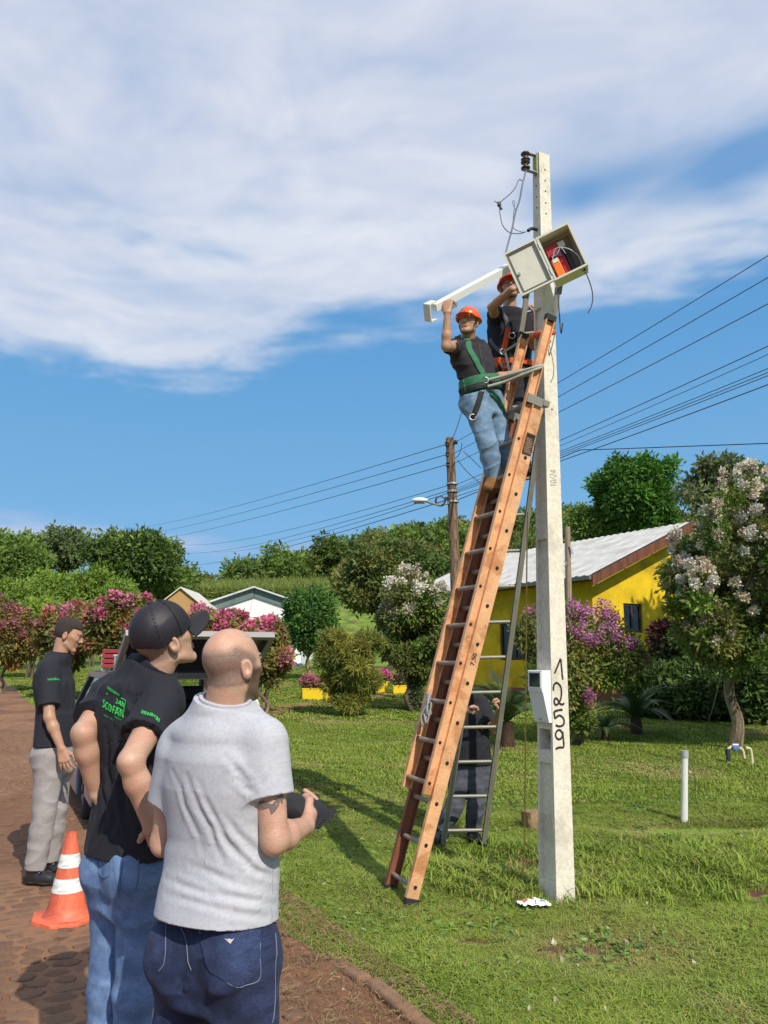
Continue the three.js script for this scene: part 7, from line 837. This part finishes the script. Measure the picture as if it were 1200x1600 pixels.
// ================================================================ hatchback with its tailgate raised, half hidden by the men
{
  const aH = 27 * Math.PI / 180, h = V(-Math.sin(aH), 0, -Math.cos(aH)), lf = V(-Math.cos(aH), 0, Math.sin(aH)); // heading and left
  const rl = P(160, 1100, 7.6), b = V(rl.x, 0, rl.z).addScaledVector(lf, -0.8); b.y = groundH(b.x, b.z) + 0.01;   // rear middle
  const o = thing('hatchback_car', 'blue-grey hatchback car with its tailgate raised, parked beside the road', 'car', b); o.quaternion.setFromRotationMatrix(new THREE.Matrix4().makeBasis(lf.clone().negate(), V(0, 1, 0), h.clone().negate())); // local: x right, y up, z back, rear at z=0
  const blue = phys([0.16, 0.25, 0.38], 0.35, { clearcoat: 0.8, clearcoatRoughness: 0.1 }), dusty = phys([0.34, 0.32, 0.31], 0.5), glass = phys([0.75, 0.8, 0.82], 0.02, { transmission: 1, thickness: 0, ior: 1.45 }), dark = mat([0.012, 0.012, 0.014], 0.7), silver = phys([0.30, 0.29, 0.27], 0.45, { metalness: 0.2 }), tyre = mat([0.03, 0.028, 0.027], 0.9), rim = phys([0.30, 0.29, 0.28], 0.4, { metalness: 0.6 }), red = phys([0.35, 0.01, 0.012], 0.2, { clearcoat: 0.6 });
  const L = 3.7, hw = 0.8;
  // lower body: side profile extruded, wheel arches cut out
  const prof = new THREE.Shape(); prof.moveTo(-0.02, 0.32); prof.lineTo(-0.02, 0.86); prof.lineTo(-0.55, 0.9); prof.lineTo(-2.55, 0.9); prof.quadraticCurveTo(-3.3, 0.86, -3.62, 0.68); prof.lineTo(-3.7, 0.5); prof.lineTo(-3.66, 0.28); prof.lineTo(-3.3, 0.24); prof.absarc(-2.97, 0.29, 0.34, Math.PI, 0, true); prof.lineTo(-1.2, 0.22); prof.absarc(-0.86, 0.29, 0.34, Math.PI, 0, true); prof.lineTo(-0.1, 0.26); prof.closePath();
  const side = (s) => { const g = new THREE.ExtrudeGeometry(prof, { depth: 0.05, bevelEnabled: true, bevelSize: 0.02, bevelThickness: 0.02, bevelSegments: 3 }); g.rotateY(Math.PI / 2); g.scale(1, 1, -1); const p = g.attributes.position; const q = g.index ? g.index : null; g.translate(s * hw - 0.025, 0, 0); return g; };
  const fixWind = (g) => { const n = g.index ? g.toNonIndexed() : g, p = n.attributes.position; for (let i = 0; i < p.count; i += 3) { const x = p.getX(i), y = p.getY(i), z = p.getZ(i); p.setXYZ(i, p.getX(i + 1), p.getY(i + 1), p.getZ(i + 1)); p.setXYZ(i + 1, x, y, z); } n.computeVertexNormals(); return n; };
  // rotateY(90deg) maps profile x to -z; profile x is negative forwards, so flip to run forward along -z
  for (const s of [-1, 1]) part('body_side', fixWind(side(s)), blue, o);
  part('floor', box(2 * hw - 0.08, 0.06, 3.5, 0, 0.3, -1.8), dark, o); part('bonnet', box(2 * hw - 0.08, 0.05, 0.95, 0, 0.86, -3.05, 0.02), blue, o); part('front_end', box(2 * hw - 0.08, 0.5, 0.08, 0, 0.55, -3.6, 0.03), blue, o); part('rear_panel', box(2 * hw - 0.08, 0.34, 0.06, 0, 0.5, -0.02, 0.02), dusty, o); part('rear_bumper', box(2 * hw + 0.02, 0.17, 0.14, 0, 0.42, 0.06, 0.05), mat([0.035, 0.035, 0.037], 0.7), o); part('load_floor', box(2 * hw - 0.1, 0.04, 1.0, 0, 0.62, -0.6), dark, o);
  // greenhouse: pillars, rails, roof
  const roofY = 1.40, pil = (a, c, w, t2) => bar(a, c, w, t2, V(0, 0, 1)); const gl = [];
  for (const s of [-1, 1]) { const x = s * (hw - 0.03), xr = s * (hw - 0.16); part('windscreen_pillar', pil(V(x, 0.88, -2.62), V(xr, roofY, -2.02), 0.07, 0.05), mat([0.02, 0.02, 0.024], 0.5), o); part('centre_pillar', pil(V(x, 0.88, -1.45), V(xr, roofY, -1.32), 0.08, 0.04), blue, o); part('rear_pillar', pil(V(x, 0.88, -0.1), V(xr, roofY, -0.34), 0.2, 0.05), s > 0 ? silver : blue, o); part('roof_rail', bar(V(xr, roofY, -2.04), V(xr, roofY, -0.28), 0.06, 0.06, V(1, 0, 0)), blue, o);
    for (const [z0, z1, z2, z3] of [[-2.55, -1.5, -1.36, -2.0], [-1.41, -0.2, -0.44, -1.28]]) { const rows = [[V(xr, roofY - 0.03, z3), V(xr, roofY - 0.03, z2)], [V(x, 0.9, z0), V(x, 0.9, z1)]]; part('side_window', sheet(rows), glass, o); }
    part('tail_light', box(0.13, 0.34, 0.05, s * (hw - 0.1), 0.72, 0.03, 0.015), red, o); part('head_light', box(0.28, 0.16, 0.06, s * (hw - 0.24), 0.66, -3.66, 0.02), phys([0.7, 0.72, 0.74], 0.1), o); part('mirror', box(0.16, 0.1, 0.08, s * (hw + 0.1), 0.96, -2.35, 0.03), dark, o); part('door_handle', box(0.02, 0.03, 0.13, s * (hw + 0.05), 0.78, -1.75, 0.008), dark, o);
    for (const z of [-2.97, -0.86]) { const w = part('wheel', new THREE.TorusGeometry(0.215, 0.078, 12, 32).rotateY(Math.PI / 2).scale(1.15, 1, 1).translate(s * (hw - 0.06), 0.29, z), tyre, o); part('rim', join([new THREE.CylinderGeometry(0.165, 0.165, 0.1, 24, 1).rotateZ(Math.PI / 2).translate(s * (hw - 0.06), 0.29, z), ...[0, 1, 2, 3].map((k) => box(0.02, 0.05, 0.3).rotateX(k * Math.PI / 4).translate(s * (hw - 0.002), 0.29, z))]), rim, w); part('hub', rod(V(s * (hw - 0.06), 0.29, z), V(s * (hw + 0.015), 0.29, z), 0.05), dark, w); } }
  const roof = (() => { const rows = []; for (let j = 0; j <= 10; j++) { const r = [], z = lerp(-2.08, -0.26, j / 10); for (let i = 0; i <= 12; i++) { const u = i / 12 * 2 - 1; r.push(V(u * (hw - 0.14), roofY + 0.035 + 0.045 * (1 - u * u) * Math.sin(Math.PI * (0.15 + 0.7 * j / 10)), z)); } rows.push(r); } return sheet([...rows, ...rows.slice().reverse().map((r) => r.map((p) => V(p.x, p.y - 0.04, p.z)))]); })(); part('roof', roof, blue, o);
  part('windscreen', sheet([[V(-hw + 0.2, roofY, -2.05), V(hw - 0.2, roofY, -2.05)], [V(-hw + 0.07, 0.9, -2.62), V(hw - 0.07, 0.9, -2.62)]]), glass, o); part('dashboard', box(2 * hw - 0.16, 0.2, 0.4, 0, 0.82, -2.4, 0.05), dark, o);
  for (const s of [-1, 1]) { const st = part('seat', join([box(0.5, 0.16, 0.5, s * 0.36, 0.52, -1.75, 0.05), box(0.48, 0.55, 0.14, s * 0.36, 0.82, -1.45, 0.05)]), dark, o); part('headrest', box(0.26, 0.17, 0.1, s * 0.36, 1.18, -1.42, 0.04), dark, st); }
  part('opening_frame', join([bar(V(-hw + 0.03, 0.66, 0.012), V(-hw + 0.17, roofY - 0.02, -0.255), 0.06, 0.05, V(1, 0, 0)), bar(V(hw - 0.03, 0.66, 0.012), V(hw - 0.17, roofY - 0.02, -0.255), 0.06, 0.05, V(1, 0, 0)), bar(V(-hw + 0.15, roofY, -0.25), V(hw - 0.15, roofY, -0.25), 0.07, 0.06, V(0, 1, 0))]), silver, o);
  // tailgate, hinged at the roof, swung up
  const hinge = V(0, roofY + 0.01, -0.2), ang = 0.55, tg = (x, y, z) => V(x, hinge.y + y * Math.sin(ang) + z * Math.cos(ang), hinge.z + y * Math.cos(ang) - z * Math.sin(ang)), W2 = hw - 0.1;
  const gate = part('tailgate', join([eight((x, y, z) => tg(x, y, z), -W2, -W2 + 0.05, 0, 0.74, -0.03, 0.03), eight((x, y, z) => tg(x, y, z), W2 - 0.05, W2, 0, 0.74, -0.03, 0.03), eight((x, y, z) => tg(x, y, z), -W2 + 0.05, W2 - 0.05, 0, 0.05, -0.03, 0.03), eight((x, y, z) => tg(x, y, z), -W2 + 0.05, W2 - 0.05, 0.69, 0.74, -0.03, 0.03)]), silver, o);
  part('rear_glass', eight((x, y, z) => tg(x, y, z), -W2 + 0.045, W2 - 0.045, 0.045, 0.695, -0.008, 0.0), phys([0.012, 0.011, 0.014], 0.06, { clearcoat: 0.6 }), gate);
  for (const s of [-1, 1]) part('gas_strut', rod(V(s * (hw - 0.12), 1.0, -0.14), tg(s * (W2 - 0.05), 0.42, -0.03), 0.012), silver, o);
  // roof rack with a red slatted case
  for (const z of [-1.75, -0.85]) part('rack_bar', join([rod(V(-hw + 0.2, roofY + 0.2, z), V(hw - 0.2, roofY + 0.2, z), 0.014), rod(V(-hw + 0.22, roofY + 0.03, z), V(-hw + 0.22, roofY + 0.21, z), 0.012), rod(V(hw - 0.22, roofY + 0.03, z), V(hw - 0.22, roofY + 0.21, z), 0.012)]), silver, o);
}
{
  const c = P(183, 1042, 8.9), o = thing('red_case', 'small red slatted case on the roof rack of the hatchback', 'case', V(c.x, c.y - 0.04, c.z)), red = mat([0.28, 0.03, 0.035], 0.6); for (let k = 0; k < 4; k++) part('slat', box(0.24, 0.042, 0.3, 0, 0.05 + k * 0.052, 0, 0.006), red, o); part('inner_box', box(0.2, 0.2, 0.26, 0, 0.125, 0), mat([0.15, 0.012, 0.014], 0.7), o); part('stand', join([-1, 1].flatMap((s) => [-1, 1].map((t) => rod(V(s * 0.1, -0.10, t * 0.12), V(s * 0.1, 0.05, t * 0.12), 0.008)))), M.alu, o);
}
// ================================================================ grass and litter on the lawn
{
  const tuft = (n, h, w, seed, lean) => { const r = rng(seed), pos = [], nor = []; for (let i = 0; i < n; i++) { const a = r() * 6.28, rad = 0.035 * Math.sqrt(r()), x = Math.cos(a) * rad * 1.3, z = Math.sin(a) * rad * 1.3, b = r() * 6.28, L = h * (0.55 + 0.6 * r()), k = lean * (0.3 + r()), dx = Math.cos(b), dz = Math.sin(b), sx = -dz * w / 2, sz = dx * w / 2; const p0 = V(x - sx, -0.01, z - sz), p1 = V(x + sx, -0.01, z + sz), m0 = V(x - sx * 0.8 + dx * L * k * 0.3, L * 0.55, z - sz * 0.8 + dz * L * k * 0.3), m1 = V(x + sx * 0.8 + dx * L * k * 0.3, L * 0.55, z + sz * 0.8 + dz * L * k * 0.3), e = V(x + dx * L * k, L * (1 - 0.28 * k), z + dz * L * k); for (const t of [[p0, p1, m1], [p0, m1, m0], [m0, m1, e]]) { const n2 = t[1].clone().sub(t[0]).cross(t[2].clone().sub(t[0])).normalize(); for (const p of t) { pos.push(p.x, p.y, p.z); nor.push(n2.x, n2.y, n2.z); } } } const g = new THREE.BufferGeometry(); g.setAttribute('position', new THREE.Float32BufferAttribute(pos, 3)); g.setAttribute('normal', new THREE.Float32BufferAttribute(nor, 3)); return g; };
  const near = tuft(12, 0.05, 0.0045, 1, 1.0), mid = tuft(11, 0.05, 0.008, 2, 1.0), tall = tuft(9, 0.17, 0.008, 3, 0.8), far = tuft(10, 0.055, 0.02, 4, 0.9);
  const grassMat = phys('#ffffff', 0.7, { specularIntensity: 0.3 });
  const r = rng(2024), q = new THREE.Object3D();
  const dryness = (x, z) => soilAt(x, z) * 1.4 + sstep(0.02, 0.42, fbm(x * 0.5 + 3, 1, z * 0.5, 4)) * 0.95 + 0.9 * Math.exp(-(((x - 1.25) / 0.5) ** 2 + ((z + 4.85) / 0.35) ** 2)) + 0.55 * Math.exp(-(((x - 3.0) / 0.8) ** 2 + ((z + 7.9) / 0.3) ** 2));
  const lay = (name, label, geo, n, d0, d1, opt) => {
    const ms = [], cs = []; let guard = 0;
    while (ms.length < n && guard++ < n * 4) {
      const d = Math.sqrt(lerp(d0 * d0, d1 * d1, r())), x0 = edgeX(d), x1 = 0.5 * d + 0.9, x = lerp(x0, x1, r()), z = -d, e = x - x0; if (x > 0.52 * d + 0.8 || x < -0.52 * d - 0.6) continue;
      const dry = clamp(dryness(x, z) + opt.dry), bare = fbm(x * 1.3 + 9, 2, z * 1.3, 3); if (r() > sstep(-0.05, 0.35, e + 0.12 * fbm(x * 3, 7, z * 3, 2)) ) continue; if (dry > 0.55 && r() < (dry - 0.5) * 1.3) continue; if (opt.only && !opt.only(x, z)) continue; if (soilAt(x, z) > 0.25 + 0.5 * r()) continue;
      if (Math.hypot(x - 1.2, d - 5.75) < 0.12) continue;
      q.position.set(x, groundH(x, z), z); q.rotation.set((r() - 0.5) * 0.3, r() * 6.28, (r() - 0.5) * 0.3); const s = (0.65 + 0.7 * r()) * (1 - 0.3 * dry) * (opt.s || 1) * (0.66 + 0.42 * sstep(-0.25, 0.45, fbm(x * 0.9 + 7, 3, z * 0.9, 3))); q.scale.set(s * 1.15, s * (0.8 + 0.4 * r()), s * 1.15); q.updateMatrix(); ms.push(q.matrix.clone());
      const v = 0.5 + 0.5 * fbm(x * 0.8, 5, z * 0.8, 3), t = 0.8 + 0.45 * r(); let c = mix3([0.14, 0.225, 0.03], [0.27, 0.33, 0.055], clamp(v * 1.5 - 0.25)); c = mix3(c, [0.38, 0.31, 0.13], clamp(dry * 0.75 + (r() < 0.12 ? 0.5 : 0))); cs.push(C(c[0] * t, c[1] * t, c[2] * t));
    }
    const g = grown(name, geo, grassMat, scene, ms, cs); g.userData = { kind: 'stuff', label, category: 'grass' };
  };
  lay('lawn_grass', 'short green lawn grass growing beside the road and the pole', near, 150000, 3.6, 9.2, { dry: 0 });
  lay('lawn_grass', 'green lawn grass around the flowering trees', mid, 110000, 9.0, 17, { dry: 0, s: 1.1 });
  lay('lawn_grass', 'green lawn grass between the planters and the houses', far, 90000, 16.5, 42, { dry: -0.05, s: 1.2 });
  lay('tall_grass', 'taller unmown grass round the pole foot and trench', tall, 5200, 5.0, 9.0, { dry: -0.3, only: (x, z) => Math.exp(-(((x - 1.1) / 0.9) ** 2 + ((z + 6.5) / 0.8) ** 2)) + 0.7 * Math.exp(-(((x - 2.6) / 1.3) ** 2 + ((z + 6.6) / 0.9) ** 2)) > 0.25 + 0.6 * r() });
  // broad-leaved weeds and fallen leaves scattered in the lawn
  { const rosette = spray(8, 0.05, 0.015, 71, 0.45, 0.85), leaf = spray(1, 0.05, 0.004, 72, 0.6), ms = [], cs = [], m2 = [], c2 = []; for (let i = 0; i < 1500; i++) { const d = 4 + r() * 8, x = lerp(edgeX(d) + 0.3, 0.5 * d + 0.6, r()), z = -d; if (fbm(x * 1.6 + 1, 6, z * 1.6, 3) < -0.1) continue; q.position.set(x, groundH(x, z) + 0.03, z); q.rotation.set((r() - 0.5) * 0.4, r() * 6.28, (r() - 0.5) * 0.4); q.scale.setScalar(0.6 + 0.9 * r()); q.updateMatrix(); ms.push(q.matrix.clone()); const t = 0.7 + 0.5 * r(); cs.push(C(0.15 * t, 0.25 * t, 0.045 * t)); } for (let i = 0; i < 1100; i++) { const d = 3.6 + r() * 10, x = lerp(edgeX(d) - 1.2, 0.5 * d + 0.6, r()), z = -d; q.position.set(x, groundH(x, z) + (x > edgeX(d) + 0.2 ? 0.05 : 0.022), z); q.rotation.set(r() * 0.6, r() * 6.28, r() * 0.6); q.scale.setScalar(0.4 + 0.7 * r()); q.updateMatrix(); m2.push(q.matrix.clone()); const t = 0.6 + 0.6 * r(); c2.push(r() < 0.3 ? C(0.5 * t, 0.44 * t, 0.3 * t) : C(0.30 * t, 0.19 * t, 0.08 * t)); }
    const a = grown('lawn_weeds', rosette, leafFirm, scene, ms, cs); a.userData = { kind: 'stuff', label: 'low broad-leaved weeds scattered through the lawn', category: 'weeds' }; const b = grown('fallen_leaves', leaf, leafFirm, scene, m2, c2); b.userData = { kind: 'stuff', label: 'small dry leaves fallen on lawn and road edge', category: 'leaves' }; }
  // bits of dry straw and grit on the road's edge
  const ms = [], cs = []; for (let i = 0; i < 5200; i++) { const d = 3.2 + r() * 5, e = -0.75 * Math.pow(r(), 2) + 0.25, x = edgeX(d) + e, z = -d; q.position.set(x, groundH(x, z) + 0.016, z); q.rotation.set(1.2 + r() * 0.7, r() * 6.28, r()); q.scale.setScalar(0.35 + 0.5 * r()); q.updateMatrix(); ms.push(q.matrix.clone()); const t = 0.7 + 0.6 * r(); cs.push(C(0.24 * t, 0.17 * t, 0.085 * t)); } const g = grown('dry_straw', tuft(4, 0.06, 0.005, 9, 1.2), grassMat, scene, ms, cs); g.userData = { kind: 'stuff', label: 'dry straw strewn along the road edge', category: 'straw' };
}
renderer.render(scene, camera);
